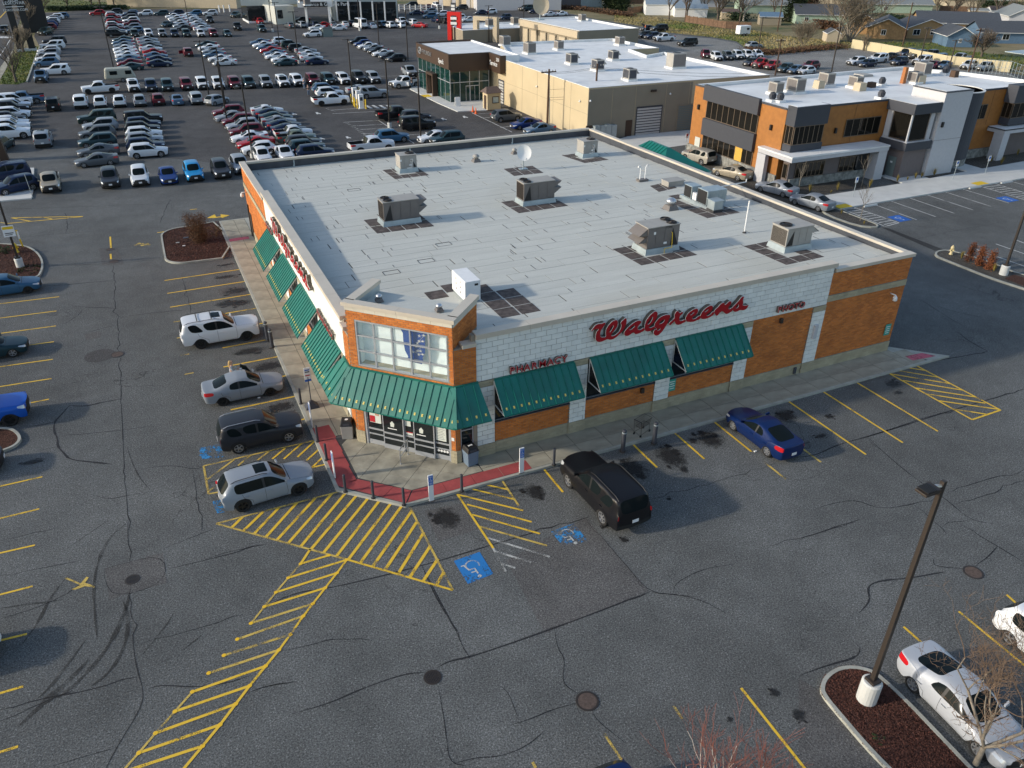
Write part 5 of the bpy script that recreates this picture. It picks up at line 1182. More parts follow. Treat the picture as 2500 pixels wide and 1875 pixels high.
def car_cage(p):
 L,W,H,zb,zs,zbt=p['L'],p['W'],p['H'],p['zb'],p['zs'],p['zbelt']
 xf,xr,rw=p['xf'],p['xr'],p['rw'];Ra=rw*1.17
 kind=p['kind'];pick=kind=='pickup';suv=kind=='suv'
 w0,w1,w2,w3=p['win']
 ub=[0,xf-Ra,xf-Ra*.62,xf+Ra*.62,xf+Ra,w0-.02 if w0-.02>xf+Ra+.05 else xf+Ra+.08,(w0+w1)/2,w1,w2,w3,xr-Ra,xr-Ra*.62,xr+Ra*.62,xr+Ra,L]
 ub[9]=min(ub[9],xr-Ra-.06)
 cw,rf,rr_,bb=p['cowl'],p['rf'],p['rr'],p['bb']
 N=15
 ut,zt,roof=[0]*N,[0]*N,[False]*N
 for j in range(6):
  t=j/5;ut[j]=.03+(cw-.03)*(t**.9);zt[j]=p['hood'][0]+(p['hood'][1]-p['hood'][0])*min(1,t**.75*1.02)
 ut[6]=rf;ut[7]=max(w1,rf+.25);ut[8]=ut[7]+.1
 d0,d1=p['deck']
 if kind=='sedan':
  ut[9]=rr_;ut[10]=bb;z10=d0
  for j,f in((11,.3),(12,.6),(13,.88)):ut[j]=bb+(L-.04-bb)*f
  ut[14]=L-.03
  for j in(6,7,8,9):roof[j]=True
  zt[6]=H-.045;zt[7]=H;zt[8]=H;zt[9]=H-.07;zt[10]=z10+.0
  for j in(11,12,13):zt[j]=z10-.01
  zt[14]=d0-.03
 elif suv:
  for j,f in((9,.45),(10,.6),(11,.74),(12,.88),(13,1.0)):ut[j]=ut[8]+(rr_-ut[8])*f
  ut[14]=bb
  for j in range(6,14):roof[j]=True
  for j,dz in((6,.05),(7,.0),(8,0),(9,.005),(10,.01),(11,.015),(12,.03),(13,.06)):zt[j]=H-dz
  zt[14]=d0
 else:
  ut[9]=rr_;ut[10]=bb;ut[11]=bb+.04;ut[12]=(bb+L)/2;ut[13]=L-.1;ut[14]=L-.06
  for j in(6,7,8,9):roof[j]=True
  zt[6]=H-.05;zt[7]=H;zt[8]=H;zt[9]=H-.03;zt[10]=zbt+.02;fl=zbt-.5
  zt[11]=zt[12]=zt[13]=fl;zt[14]=d0
 hw=W/2
 taper=[.84,.96,.985,1,1,1,1,1,1,1,1,1,.99,.975,.88]
 if suv:taper[14]=.93;taper[0]=.87
 if p.get('box'):taper[0]=.93;taper[1]=.985
 if pick:taper[14]=.97;taper[13]=1;taper[0]=.9;taper[1]=.97
 V=[];idx={}
 def add(pnt):V.append(pnt);return len(V)-1
 def P(j,k,s):
  tp=taper[j]
  if k<=3:
   u=ub[j];
   y=hw*(.93,1.0,.985,.93)[k]*tp
   z=(zb,zb+.40*(zs-zb),zs,zbt)[k]
   hoodside=j<5
   if j in(2,3,11,12):
    if k==0:z=rw+Ra*.80;y=hw*.995*tp
    if k==1:z=max(z,rw+Ra*1.0+.03);y=hw*1.0*tp
    if k==2:z=max(zs,rw+Ra+.10)
   if j in(1,4,10,13)and k==0:y=hw*.985*tp
   if k==3:
    if hoodside or j==5:z=zt[j]-.035 if j<5 else zbt-.01;y=hw*(.90)*tp
    if kind=='sedan' and j>=11:z=zt[j]-.03;y=hw*.92*tp
    if kind=='sedan' and j==10:z=zbt+.05;y=hw*.92
    if pick and j>=10:z=d0;y=hw*.97*tp
    if j==5:u=cw+.12
    elif suv and j==14:u=bb+.02;z=d0-.02
    elif kind=='sedan' and j in(8,9):u=ub[j]
    elif kind=='sedan' and j==10:u=(bb+ub[10])/2+.12
    elif suv and 8<j<14:u=ub[j]+(rr_-.0-ub[13])*(j-8)/9
   if k==2 and j<5:z=min(z,zt[j]-.10)
   if j==0:u=(.20,.11,.13,.17)[k]*(.6 if p.get('box')else 1);z=(zb+.02,zb+.35*(zt[0]-zb),zb+.68*(zt[0]-zb),zt[0]-.03)[k]
   if j==14:u=L-(.17,.07,.08,.12)[k];top=zt[14]if not pick else d0;z=(zb+.06,zb+.36*(top-zb),zb+.70*(top-zb),top-.02)[k]
   return(L/2-u,y*s,z)
  r=p['roofW']
  if roof[j]:
   y=hw*(0,0,0,0,r+.09,r,r*.5,0)[k];z=zt[j]-(0,0,0,0,.115,.035,.008,0)[k];u=ut[j]
   if j in(6,):u+=(0,0,0,0,.06,.03,.01,0)[k]
   if j==13 and suv:u-=(0,0,0,0,.10,.04,0,0)[k]
   if j==9 and not suv:u-=(0,0,0,0,.12,.05,0,0)[k]
  else:
   u=ut[j];z=zt[j]
   yf=(0,0,0,0,.83,.66,.34,0)[k]
   z-=(0,0,0,0,.012,.004,-.012,-.016)[k]if not pick or j<10 else 0
   if j==0:u=(0,0,0,0,.13,.07,.02,0)[k]
   elif j<5:u+=(0,0,0,0,.04,.02,0,0)[k]*.8
   elif j==5:u+=(0,0,0,0,.16,.07,.01,0)[k];z+=(0,0,0,0,.02,0,0,0)[k]
   elif j==14:u=L-(0,0,0,0,.09,.06,.03,.02)[k]
   elif j==10 and not suv:u-=(0,0,0,0,.12,.05,0,0)[k]
   if suv and j==14:u=bb-(0,0,0,0,.08,.04,.01,0)[k];yf=(0,0,0,0,.86,.74,.38,0)[k]
   if pick and j>=10:
    if j==10:yf=(0,0,0,0,r+.12,r+.04,.4,0)[k];u=ut[10];z=zt[10]
    else:
     yf=(0,0,0,0,.86,.84,.42,0)[k]
     if k==4:z=d0
     if j==14:z=d0;u=L-.05
     if j==13:u=L-.11
   y=hw*yf*tp
  return(L/2-u,y*s,z)
 K=15
 for j in range(N):
  for q in range(K):
   k,s=(q,1)if q<=7 else(14-q,-1)
   idx[j,q]=add(P(j,k,s))
 F=[]
 def tagf(j,q):
  k=q if q<7 else 13-q
  if k==0 and(suv or pick)and p.get('clad',1):return 'cladding' if j in(1,2,3,10,11,12)or p.get('clad')==2 else 'paint'
  if j==5 and k>=5:return 'windshield'
  if k==3:
   if j in(5,6):return 'side_window'
   if j==7:return 'pillar'
   if j==8:return 'side_window'
   if j==9:return 'side_window' if suv and not p.get('box')else 'paint'
   if suv and j in(10,11)and not p.get('van'):return 'side_window'
  if kind=='sedan' and j==9 and k>=5:return 'rear_window'
  if suv and j==13 and k>=5:return 'rear_window'
  if pick and j==9 and k>=5:return 'rear_window'
  if pick and j>=10 and k>=4 and j<14:return 'cargo_bed'
  if j==13 and k==2:return 'tail_light' if not suv else 'paint'
  if j==0 and k==2:return 'headlight'
  return 'paint'
 for j in range(N-1):
  for q in range(K-1):
   F.append(((idx[j,q],idx[j,q+1],idx[j+1,q+1],idx[j+1,q]),tagf(j,q)))
 for j,front in((0,True),(N-1,False)):
  cap={}
  for c in range(9):
   q=c+3
   for l in range(4):
    if l==3:cap[l,c]=idx[j,q]
    elif c==0:cap[l,c]=idx[j,l]
    elif c==8:cap[l,c]=idx[j,14-l]
    else:
     t=V[idx[j,q]];sd_=V[idx[j,l]];e=V[idx[j,3]]
     edge=abs(t[1])/max(abs(V[idx[j,4]][1]),1e-6)
     du=(0,.0,.0)[l]+(.045,-.04,-.035)[l]
     if not front:du=(.03,-.05,-.02)[l]
     xx=t[0]-(du if front else-du)*(1-.35*edge)if True else 0
     cap[l,c]=add((xx,t[1]*1.0,sd_[2]))
  for l in range(3):
   for c in range(8):
    a=(cap[l,c],cap[l,c+1],cap[l+1,c+1],cap[l+1,c])
    cc=c if c<4 else 7-c
    if front:tg='headlight' if l==2 and cc==0 else 'grille' if(l==1 and cc>=1)or(l==2 and cc>=2 and p.get('grille',1))else('cladding' if l==0 and(suv or pick)else 'paint')
    else:tg='tail_light' if l==2 and cc==0 else('cladding' if l==0 and cc>=0 and(suv or pick)else 'paint')
    F.append((a if not front else a[::-1],tg))
 F=[(f[::-1],t)for f,t in F]
 return V,F
def ssplit(p,levels):
 V,F=car_cage(p)
 me=bpy.data.meshes.new('cage');me.from_pydata(V,[],[f for f,_ in F])
 me.polygons.foreach_set('material_index',[TAGS.index(t)for _,t in F]);me.polygons.foreach_set('use_smooth',[True]*len(F))
 bm=bmesh.new();bm.from_mesh(me)
 bmesh.ops.recalc_face_normals(bm,faces=bm.faces)
 cl=bm.edges.layers.float.get('crease_edge')or bm.edges.layers.float.new('crease_edge')
 for e in bm.edges:
  m={f.material_index for f in e.link_faces}
  if len(m)>1:e[cl]=.55
  if len(e.link_faces)==1:e[cl]=.3
  if 9 in m:e[cl]=.9
 bm.to_mesh(me);bm.free()
 ob=bpy.data.objects.new('cage',me);C.objects.link(ob)
 s=ob.modifiers.new('s','SUBSURF');s.levels=levels;s.render_levels=levels
 dg=bpy.context.evaluated_depsgraph_get();dg.update()
 ev=bpy.data.meshes.new_from_object(ob.evaluated_get(dg))
 bpy.data.objects.remove(ob)
 out_={}
 vs=[v.co.copy()for v in ev.vertices];per={}
 for pl in ev.polygons:per.setdefault(pl.material_index,[]).append(list(pl.vertices))
 nr=[v.normal.copy()for v in ev.vertices]
 for mi,fs in per.items():
  t=TAGS[mi];mp={};vv=[];ff=[]
  for f in fs:
   g_=[]
   for i in f:
    if i not in mp:mp[i]=len(vv);vv.append(vs[i])
    g_.append(mp[i])
   ff.append(g_)
  m2=bpy.data.meshes.new(TNAME.get(t,t));m2.from_pydata(vv,[],ff);m2.polygons.foreach_set('use_smooth',[True]*len(ff))
  m2.materials.append(M_[TMAT[t]]);m2.update();out_[t]=m2
 bvh=BVHTree.FromPolygons(vs,[list(pl.vertices)for pl in ev.polygons])
 return out_,bvh
def whm(r,w,rim,spokes,detail):
 """axis along y, outer face towards +y"""
 n=24 if detail else 12
 t=MB();prof=[(r*.66,w*.42),(r*.70,w*.5),(r*.93,w*.5),(r,w*.36),(r,-w*.36),(r*.93,-w*.5),(r*.6,-w*.5)]
 k=0
 for rad,y in prof:
  for i in range(n):a=2*math.pi*i/n;t.v.append((math.cos(a)*rad,y,math.sin(a)*rad))
 for q in range(len(prof)-1):
  for i in range(n):j=(i+1)%n;t.f.append((q*n+i,q*n+j,(q+1)*n+j,(q+1)*n+i));t.m.append(0)
 s=MB()
 k=0
 for rad,y in((r*.68,w*.44),(r*.60,w*.44),(r*.58,w*.12)):
  for i in range(n):a=2*math.pi*i/n;s.v.append((math.cos(a)*rad,y,math.sin(a)*rad))
 for q in range(2):
  for i in range(n):j=(i+1)%n;s.f.append((q*n+i,(q+1)*n+i,(q+1)*n+j,q*n+j));s.m.append(0)
 for i in range(spokes):
  a=2*math.pi*i/spokes;c,sn=math.cos(a),math.sin(a)
  for da in((-.16,.16),):
   q=[]
   for rad,hw_,y in((r*.08,.035,w*.42),(r*.62,.032,w*.36)):
    for sg in(-1,1):q.append((c*rad-sn*hw_*sg,y,sn*rad+c*hw_*sg))
   b_=[(x,y-.03,z)for x,y,z in q]
   s.hexa([b_[0],b_[1],b_[3],b_[2]],[q[0],q[1],q[3],q[2]])
 nb=len(s.v)
 for i in range(10):a=.6283*i;s.v.append((math.cos(a)*r*.14,w*.44,math.sin(a)*r*.14))
 s.f.append(tuple(nb+i for i in range(10)));s.m.append(0)
 b=MB();nb=0
 for i in range(n):a=2*math.pi*i/n;b.v.append((math.cos(a)*r*.58,w*.1,math.sin(a)*r*.58))
 b.f.append(tuple(range(n)));b.m.append(0)
 tm=t.mesh('tyre','tyre');tm.polygons.foreach_set('use_smooth',[True]*len(tm.polygons))
 sm_=s.mesh('rim',rim);bm_=b.mesh('brake_disc','black')
 return tm,sm_,bm_
PROTO={}
def link(name,me,parent):
 o=bpy.data.objects.new(name,me);C.objects.link(o);o.parent=parent;return o
def proto(ty,near=False,rim='rim',spokes=5,extra=None,clad=1):
 key=(ty,near,rim,spokes,extra,clad)
 if key in PROTO:return PROTO[key]
 p=dict(TYPES[ty]);p['clad']=clad
 if ty=='van':p['van']=True
 parts,bvh=ssplit(p,2 if near else 1)
 L,W,rw=p['L'],p['W'],p['rw']
 pieces=[]
 for t,me in parts.items():pieces.append((TNAME.get(t,t),me,(0,0,0),(0,0,0),[]))
 mb=MB();mb.box(-L/2+.25,L/2-.25,-W/2+.24,W/2-.24,p['zb']-.02,p['zs']-.15)
 pieces.append(('underbody',mb.mesh('underbody','black'),(0,0,0),(0,0,0),[]))
 tm,sm_,bm_=whm(rw,.23,rim,spokes,near)
 if not near:
  mb=MB()
  for me,mi in((tm,0),(sm_,1),(bm_,2)):
   n0=len(mb.v);mb.v+=[tuple(v.co)for v in me.vertices]
   for pl in me.polygons:mb.f.append(tuple(n0+i for i in pl.vertices));mb.m.append(mi)
  wm_=mb.mesh('wheel',['tyre',rim,'black'])
 for u in(p['xf'],p['xr']):
  for s in(1,-1):
   loc=(L/2-u,s*(W/2-.135),rw);rot=(0,0,0 if s>0 else math.pi)
   if near:pieces.append(('wheel',tm,loc,rot,[('rim',sm_),('brake_disc',bm_)]))
   else:pieces.append(('wheel',wm_,loc,rot,[]))
 for s in(1,-1):
  mb=MB();x=L/2-p['win'][0]+.02;y0,z=W/2*.93,p['zbelt']+.02
  mb.hexa([(x-.02,s*(y0-.06),z),(x+.05,s*(y0-.06),z),(x+.04,s*(y0+.16),z),(x-.06,s*(y0+.16),z)][::s],[(x-.02,s*(y0-.06),z+.08),(x+.04,s*(y0-.06),z+.08),(x+.02,s*(y0+.15),z+.15),(x-.06,s*(y0+.15),z+.15)][::s])
  pieces.append(('mirror',mb.mesh('mirror','paint' if near else 'paint'),(0,0,0),(0,0,0),[]))
 def hit_side(x,z,s):
  h=bvh.ray_cast(Vector((x,s*3,z)),Vector((0,-s,0)))
  return h
 def hit_top(x,y):
  return bvh.ray_cast(Vector((x,y,5)),Vector((0,0,-1)))
 for u,s in((0,1),(L,-1)):
  zc=p['zb']+.34*(p['hood'][0]-p['zb'])+.1 if s>0 else p['zb']+.45*(p['zs']-p['zb'])+.12
  h=bvh.ray_cast(Vector((s*5,0,zc)),Vector((-s,0,0)))
  if h[0]is None:continue
  x=h[0].x;mb=MB();mb.box(x+s*.004,x+s*.018,-.16,.16,zc-.08,zc+.08);pieces.append(('number_plate',mb.mesh('number_plate','white'),(0,0,0),(0,0,0),[]))
 if near:
  def seam(pts,s,w=.007,nm='door_seam',m='black',off=.003):
   mb=MB();q=[]
   P=[]
   for(x0,z0),(x1,z1)in zip(pts[:-1],pts[1:]):
    n=max(2,int(math.hypot(x1-x0,z1-z0)/.05))
    P+=[(x0+(x1-x0)*i/n,z0+(z1-z0)*i/n)for i in range(n)]
   P.append(pts[-1]);prev=None
   for i,(x,z)in enumerate(P):
    h=hit_side(x,z,s)
    if h[0]is None:prev=None;continue
    a,b=P[min(i+1,len(P)-1)],P[max(i-1,0)];d=Vector((a[0]-b[0],0,a[1]-b[1])).normalized();nn=h[1];nn=nn if nn.y*s>0 else-nn
    e=d.cross(nn).normalized()*w;c=h[0]+nn*off
    if prev and(c-prev[2]).length<.15:mb.quad(prev[0],prev[1],c+e,c-e)
    prev=(c-e,c+e,c)
   if mb.v:pieces.append((nm,mb.mesh(nm,m),(0,0,0),(0,0,0),[]))
  zb,zbt=p['zb']+.06,p['zbelt']-.02
  X=lambda u:L/2-u
  w0,w1,w2,w3=p['win']
  for s in(1,-1):
   df=p['xf']+p['rw']*1.17+.1;db=min(w3+.12,p['xr']+.1)
   seam([(X(df+.02),zbt),(X(df-.0),zb+.2),(X(df+.05),zb)],s);seam([(X((w1+w2)/2),zbt+.0),(X((w1+w2)/2),zb)],s)
   seam([(X(db+.1),zbt),(X(db+.02),zbt-.22),(X(p['xr']-p['rw']*1.2-.05),zb+.25),(X(p['xr']-p['rw']*1.2-.07),zb)],s)
   seam([(X(df+.05),zb),(X(p['xr']-p['rw']*1.2-.07),zb)],s,.006)
   for u in(w1-.16,db-.12):
    h=hit_side(X(u),p['zs']-.02,s)
    if h[0]is not None:
     mb=MB();y=h[0].y;mb.box(X(u)-.1,X(u)+.1,y-.004,y+s*.035,p['zs']-.035,p['zs']-.005);pieces.append(('door_handle',mb.mesh('door_handle','chrome' if extra=='chrome' else 'paint'),(0,0,0),(0,0,0),[]))
  mb=MB();prev=None
  for i in range(13):
   y=-W/2*.78+W*.78*i/12;h=hit_top(X(p['cowl']+.0-.06+(abs(y)/(W/2))**2*.0),y)
   if h[0]is None:continue
   c=h[0]+Vector((0,0,.004));
   if prev:mb.quad(prev+Vector((-.02,0,0)),prev+Vector((.02,0,0)),c+Vector((.02,0,0)),c+Vector((-.02,0,0)))
   prev=c
  if mb.v:pieces.append(('cowl_panel',mb.mesh('cowl_panel','black'),(0,0,0),(0,0,0),[]))
  for s in(1,-1):
   mb=MB();prev=None
   for i in range(9):
    x=X(.18)-(p['cowl']-.28)*i/8;h=hit_top(x,s*W/2*.80)
    if h[0]is None:continue
    c=h[0]+Vector((0,0,.003))
    if prev:mb.quad(prev+Vector((0,-.006,0)),c+Vector((0,-.006,0)),c+Vector((0,.006,0)),prev+Vector((0,.006,0)))
    prev=c
   if mb.v:pieces.append(('bonnet_seam',mb.mesh('bonnet_seam','black'),(0,0,0),(0,0,0),[]))
  if extra and 'rails' in extra:
   for s in(1,-1):
    mb=MB();pts=[]
    for i in range(9):
     x=X(p['rf']+.25)-(p['rr']-p['rf']-.35)*i/8;h=hit_top(x,s*W/2*p['roofW']*.93)
     if h[0]is not None:pts.append(h[0]+Vector((0,0,.05 if 0<i<8 else .0)))
    mb.path(pts,.018,5);pieces.append(('roof_rail',mb.mesh('roof_rail','black' if 'black' in extra else 'alu'),(0,0,0),(0,0,0),[]))
  if extra and 'cross' in extra:
   for u in(p['rf']+.75,p['rf']+1.65):
    h=hit_top(X(u),0);mb=MB();mb.box(X(u)-.03,X(u)+.03,-W/2*.68,W/2*.68,h[0].z+.04,h[0].z+.07);pieces.append(('roof_bar',mb.mesh('roof_bar','black'),(0,0,0),(0,0,0),[]))
 if extra and 'sunroof' in extra:
  u0,u1=p['rf']+.18,p['rf']+(.75 if 'small' in extra else 1.3);mb=MB();n=6
  for i in range(n):
   xa,xb=L/2-(u0+(u1-u0)*i/n),L/2-(u0+(u1-u0)*(i+1)/n)
   for a in range(4):
    ya,yb=(-.4+.2*a)*W/1.9,(-.2+.2*a)*W/1.9
    hs=[hit_top(*q)[0]for q in((xb,ya),(xa,ya),(xa,yb),(xb,yb))]
    if all(h is not None for h in hs):mb.quad(*[h+Vector((0,0,.006))for h in hs])
  if mb.v:pieces.append(('sunroof',mb.mesh('sunroof','glass_car'),(0,0,0),(0,0,0),[]))
 PROTO[key]=(p,pieces)
 return PROTO[key]
COL=dict(midnight=(.004,.018,.085),pale=(.42,.44,.47),white=(.66,.68,.70),black=(.008,.008,.010),silver=(.25,.275,.305),grey=(.09,.10,.11),dark_grey=(.028,.03,.036),navy=(.008,.018,.05),blue=(.006,.03,.15),light_blue=(.01,.24,.52),slate_blue=(.07,.13,.21),teal=(.014,.04,.05),dark_green=(.012,.03,.028),red=(.34,.01,.015),maroon=(.12,.008,.018),tan=(.30,.265,.20),sage=(.12,.15,.12),beige=(.30,.28,.24),steel_blue=(.035,.11,.20),bright_blue=(.01,.09,.42))
TWORD=dict(sedan='sedan',coupe='sedan',suv='SUV',bigsuv='large SUV',boxsuv='boxy SUV',hatch='small SUV',escape='SUV',pickup='pickup truck',ute='compact pickup',van='high-roof van')
def word_of(c):return c.replace('_',' ')
NCAR=[0]
def car(ty,colr,center,ang,label,group=None,near=False,rim='rim',spokes=5,extra=None,scale=1.0,clad=1,mirror=None,name=None):
 p,pieces=proto(ty,near,rim,spokes,extra,clad)
 nm=name or('parked_van' if ty=='van' else 'parked_pickup' if ty in('pickup','ute')else 'parked_car')
 t=thg(nm,label,'van' if ty=='van' else 'pickup truck' if ty in('pickup','ute')else 'car',(center[0],center[1],.006),R(ang),group)
 if scale!=1.0:t.scale=(scale,)*3
 c=COL[colr];v=random.uniform(.9,1.1)
 rgba=(c[0]*v,c[1]*v,c[2]*v,1)
 for n_,me,loc,rot,subs in pieces:
  o=bpy.data.objects.new(n_,me);C.objects.link(o);o.parent=t;o.location=loc;o.rotation_euler=rot;o.color=rgba
  for sn,sme in subs:q=bpy.data.objects.new(sn,sme);C.objects.link(q);q.parent=o
 NCAR[0]+=1
 return t
def ectr(reg,x,y,ty,ang,scale=1.0):
 """(x, y): where the near lower edge of the vehicle meets the ground in the photo"""
 p0=G(reg,x,y);p=TYPES[ty];d=Vector((p0.x-CAM.x,p0.y-CAM.y));d.normalize()
 a=R(ang);h=Vector((math.cos(a),math.sin(a)));ext=abs(d.dot(h))*p['L']/2+abs(d.x*h.y-d.y*h.x)*p['W']/2
 return(p0.x+d.x*ext*.86*scale,p0.y+d.y*ext*.86*scale)
ORD=['first','second','third','fourth','fifth','sixth','seventh','eighth','ninth','tenth','eleventh','twelfth','thirteenth','fourteenth','fifteenth','sixteenth']
CW=dict(w='white',b='black',s='silver',g='grey',d='dark_grey',n='navy',u='blue',l='light_blue',y='steel_blue',t='teal',k='dark_green',r='red',m='maroon',a='tan',e='sage',z='slate_blue')
def row(reg,spec,ang,where,group,order='from the front',jit=1.5):
 """spec: (x, y, type, colour letter) from the nearest or leftmost outwards"""
 for i,(x,y,ty,c)in enumerate(spec):
  cc=CW[c];a=ang+random.uniform(-jit,jit)
  car(ty,cc,ectr(reg,x,y,ty,a),a,f'{word_of(cc)} {TWORD[ty]}, {ORD[i]} {order} in {where}',group,extra='sunroof' if ty=='boxsuv' and c=='w' and i%3==0 else None)
def file_(reg,a,b,spec,ang,where,group,order='from the front',jit=2.5):
 """a file of cars seen side on, nearest first: a, b the near-edge picture points of the first and last"""
 n=len(spec);A,B=G(reg,*a),G(reg,*b)
 for i,(ty,c)in enumerate(spec):
  q=A.lerp(B,i/(n-1))if n>1 else A;cc=CW[c];p=TYPES[ty];an=ang+random.uniform(-jit,jit)
  car(ty,cc,(q.x+random.uniform(-.3,.3),q.y+p['W']/2+random.uniform(-.15,.15)),an,f'{word_of(cc)} {TWORD[ty]}, {ORD[i]} {order} in {where}',group)
  # ---- the cars round the store
def at(reg,x,y,z=0):return G(reg,x,y,z)
near_g=None
def two(reg,a,b):
 """centre and heading from the ground points under the tail and the nose"""
 A,B=G(reg,*a),G(reg,*b);return A,B
NB=[]
def bay_car(ty,colr,y,nose_x,label,**k):
 p=TYPES[ty];car(ty,colr,(nose_x-p['L']/2,y),k.pop('ang',0),label,near=True,**k)
q=G('B6',330,425);bay_car('bigsuv','white',22.25,-.45,'large white SUV with black roof bars nosed up to the left pavement',rim='rim_dark',extra='rails black cross sunroof small',clad=0)
bay_car('sedan','silver',14.15,-.37,'dented silver sedan with its far front door open, dull front bumper',rim='rim_dark')
bay_car('escape','dark_grey',8.78,-.37,'dark grey SUV with bright alloy wheels beside the blue parking symbol',extra='rails',clad=1)
bay_car('suv','silver',3.85,-.84,'silver SUV with sunroof and black wheels parked by the yellow hatched walkway',rim='rim_dark',extra='rails black sunroof small',ang=4)
p=G('E2',150,560)
car('bigsuv','black',(11.78,-3.53),92,'large black SUV with chrome window line parked nose in at the right pavement',near=True,spokes=6,extra='rails black',scale=1.07,clad=0)
car('coupe','midnight',(22.55,-2.5),91,'dark blue sedan parked nose in under the red script sign',near=True,spokes=7,clad=0)
car('sedan','steel_blue',ectr('C1',90,880,'sedan',0),2,'steel blue sedan with dark wheels below the fire hydrant bed',near=True,rim='rim_dark')
car('sedan','teal',ectr('C1',-60,1450,'sedan',0),1,'dark teal sedan with bright wheels cut by the left edge',near=True,spokes=5)
car('pickup','bright_blue',(G('C2',285,540).x-2.75,G('C2',100,680).y+.95),0,'bright blue pickup with bonnet scoop at the left edge',near=True,rim='rim_dark',clad=0)
car('suv','dark_grey',(G('C2',50,1060).x-2.25,G('C2',10,1130).y+.9),0,'dark SUV just inside the left edge below the round kerb',near=True)
car('suv','navy',(G('C3',22,900).x-2.3,G('C3',0,960).y+.7),0,'blue SUV nose just inside the left edge near the tyre marks',near=True)
A,B=G('C6',530,1130),G('C6',1010,1640)
hd=math.degrees(math.atan2(B.y-A.y,B.x-A.x))
a_,b_=G('C6',600,1230,.0),G('C6',955,1590,.0);hd=math.degrees(math.atan2(b_.y-a_.y,b_.x-a_.x))
c_=(a_+b_)/2;nrm=Vector((-math.sin(R(hd)),math.cos(R(hd)),0));
car('coupe','pale',(c_.x+nrm.x*.80,c_.y+nrm.y*.80),hd,'silver sedan with bright spoked wheels under the bare tree by the kidney bed',near=True,spokes=7,extra='chrome',scale=1.03)
a_=G('C6',1118,990,.0);car('suv','white',(a_.x+1.35*math.cos(R(hd))+nrm.x*.8,a_.y+1.35*math.sin(R(hd))+nrm.y*.8),hd,'white crossover with red tail lights at the right edge above the silver sedan',near=True,clad=0)
a_=G('F',1275,1640,1.0);car('suv','midnight',(a_.x+.1,a_.y-2.55),-92,'blue SUV of which only the rear roof shows at the bottom edge',near=True,clad=0)
# ---- cars along the far side of the store
for k,(t_,n_,ty,c,lb)in enumerate((((215,700),(50,650),'escape','beige','beige SUV beyond the far parapet, nearest the green canopy'),((455,800),(240,745),'sedan','tan','champagne sedan beside the stone base of the office'),((755,910),(505,845),'sedan','silver','silver sedan second from the round kerb end beyond the store'),((992,1005),(720,925),'sedan','silver','silver sedan with dark windows last before the round kerb end'))):
 A,B=G('B1',*t_),G('B1',*n_);h_=math.degrees(math.atan2(B.y-A.y,B.x-A.x));m_=(A+B)/2
 car(ty,c,(m_.x+.6,m_.y+.5),h_,lb,near=True,group=None)
 # ================================================================== THE DEALER'S ROWS
gA='boxy crossovers in the long front row'
sp=[]
for x,y,c in((1040,715,'w'),(1175,712,'n'),(1300,710,'t'),(1445,702,'m'),(1567,697,'w'),(1690,695,'w'),(1815,690,'m'),(1925,688,'t'),(2055,684,'s')):sp.append((x,y,'boxsuv',c))
row('A1',sp,270,'the long row facing the store',gA,'from the left')
sp=[(605,680,'boxsuv','w'),(715,672,'boxsuv','w'),(838,664,'boxsuv','m'),(955,660,'boxsuv','t'),(1070,660,'boxsuv','w'),(1190,652,'bigsuv','d'),(1302,650,'boxsuv','s')]
row('A3',sp,270,'the long row near the chargers',gA,'from the left')
sp=[(640,212,'bigsuv','w'),(787,207,'suv','w'),(935,202,'suv','w'),(1088,197,'suv','s'),(1228,188,'suv','m'),(1375,187,'sedan','z'),(1520,182,'boxsuv','s')]
row('A2',sp,90,'the tail-out row','tail-out row below the boxy crossovers','from the left')
car('hatch','silver',ectr('A2',1680,188,'hatch',30),40,'silver hatchback slanted at the right end of the tail-out row')
car('bigsuv','black',ectr('A2',425,232,'bigsuv',90),92,'black SUV with its tail to the store beside the grey pickup')
car('pickup','white',ectr('A2',785,92,'pickup',180),181,'long white pickup with black wheels standing alone in front of the camper',rim='rim_dark')
car('pickup','slate_blue',ectr('A2',200,178,'pickup',180),183,'slate blue pickup at the left, behind the white SUV file')
file_('A2',(60,450),(120,190),[('bigsuv','w'),('bigsuv','w'),('suv','w'),('suv','d'),('suv','w'),('bigsuv','b'),('suv','w'),('bigsuv','w')],0,'the file at the far left edge','file of SUVs at the left edge')
car('suv','teal',ectr('A2',30,548,'suv',60),75,'dark SUV tail showing beside the brown pylon, below the left file')
car('bigsuv','silver',ectr('A2',355,515,'bigsuv',90),90,'silver SUV with sunroof alone in the lane, tail towards the store',extra='sunroof')
car('ute','tan',ectr('A2',415,862,'ute',270),272,'tan compact pickup facing the store beside the blue SUVs')
car('suv','navy',ectr('A2',140,870,'suv',200),205,'navy SUV at the left edge on the pale slab, nose to the left')
car('bigsuv','navy',ectr('A2',60,775,'bigsuv',190),190,'dark blue SUV with roof rails behind the navy SUV at the left edge',extra='rails',near=True)
sp=[(868,828,'suv','d'),(1097,812,'suv','w'),(1312,797,'sedan','u'),(1507,777,'suv','l'),(1715,757,'suv','d')]
row('A2',sp,270,'the nearest loose row facing the store','loose row nearest the store','from the left')
car('suv','silver',ectr('A2',1865,722,'suv',270),272,'silver crossover half hidden by the back left corner of the store')
file_('A2',(770,655),(770,330),[('coupe','g'),('coupe','g'),('suv','t'),('suv','g'),('suv','s'),('bigsuv','k')],180,'the left file behind the loose row','pair of files in the middle of the lot')
file_('A2',(1140,592),(1105,335),[('suv','w'),('suv','n'),('suv','s'),('suv','w'),('suv','b'),('suv','n'),('bigsuv','b')],0,'the right file behind the loose row','pair of files in the middle of the lot')
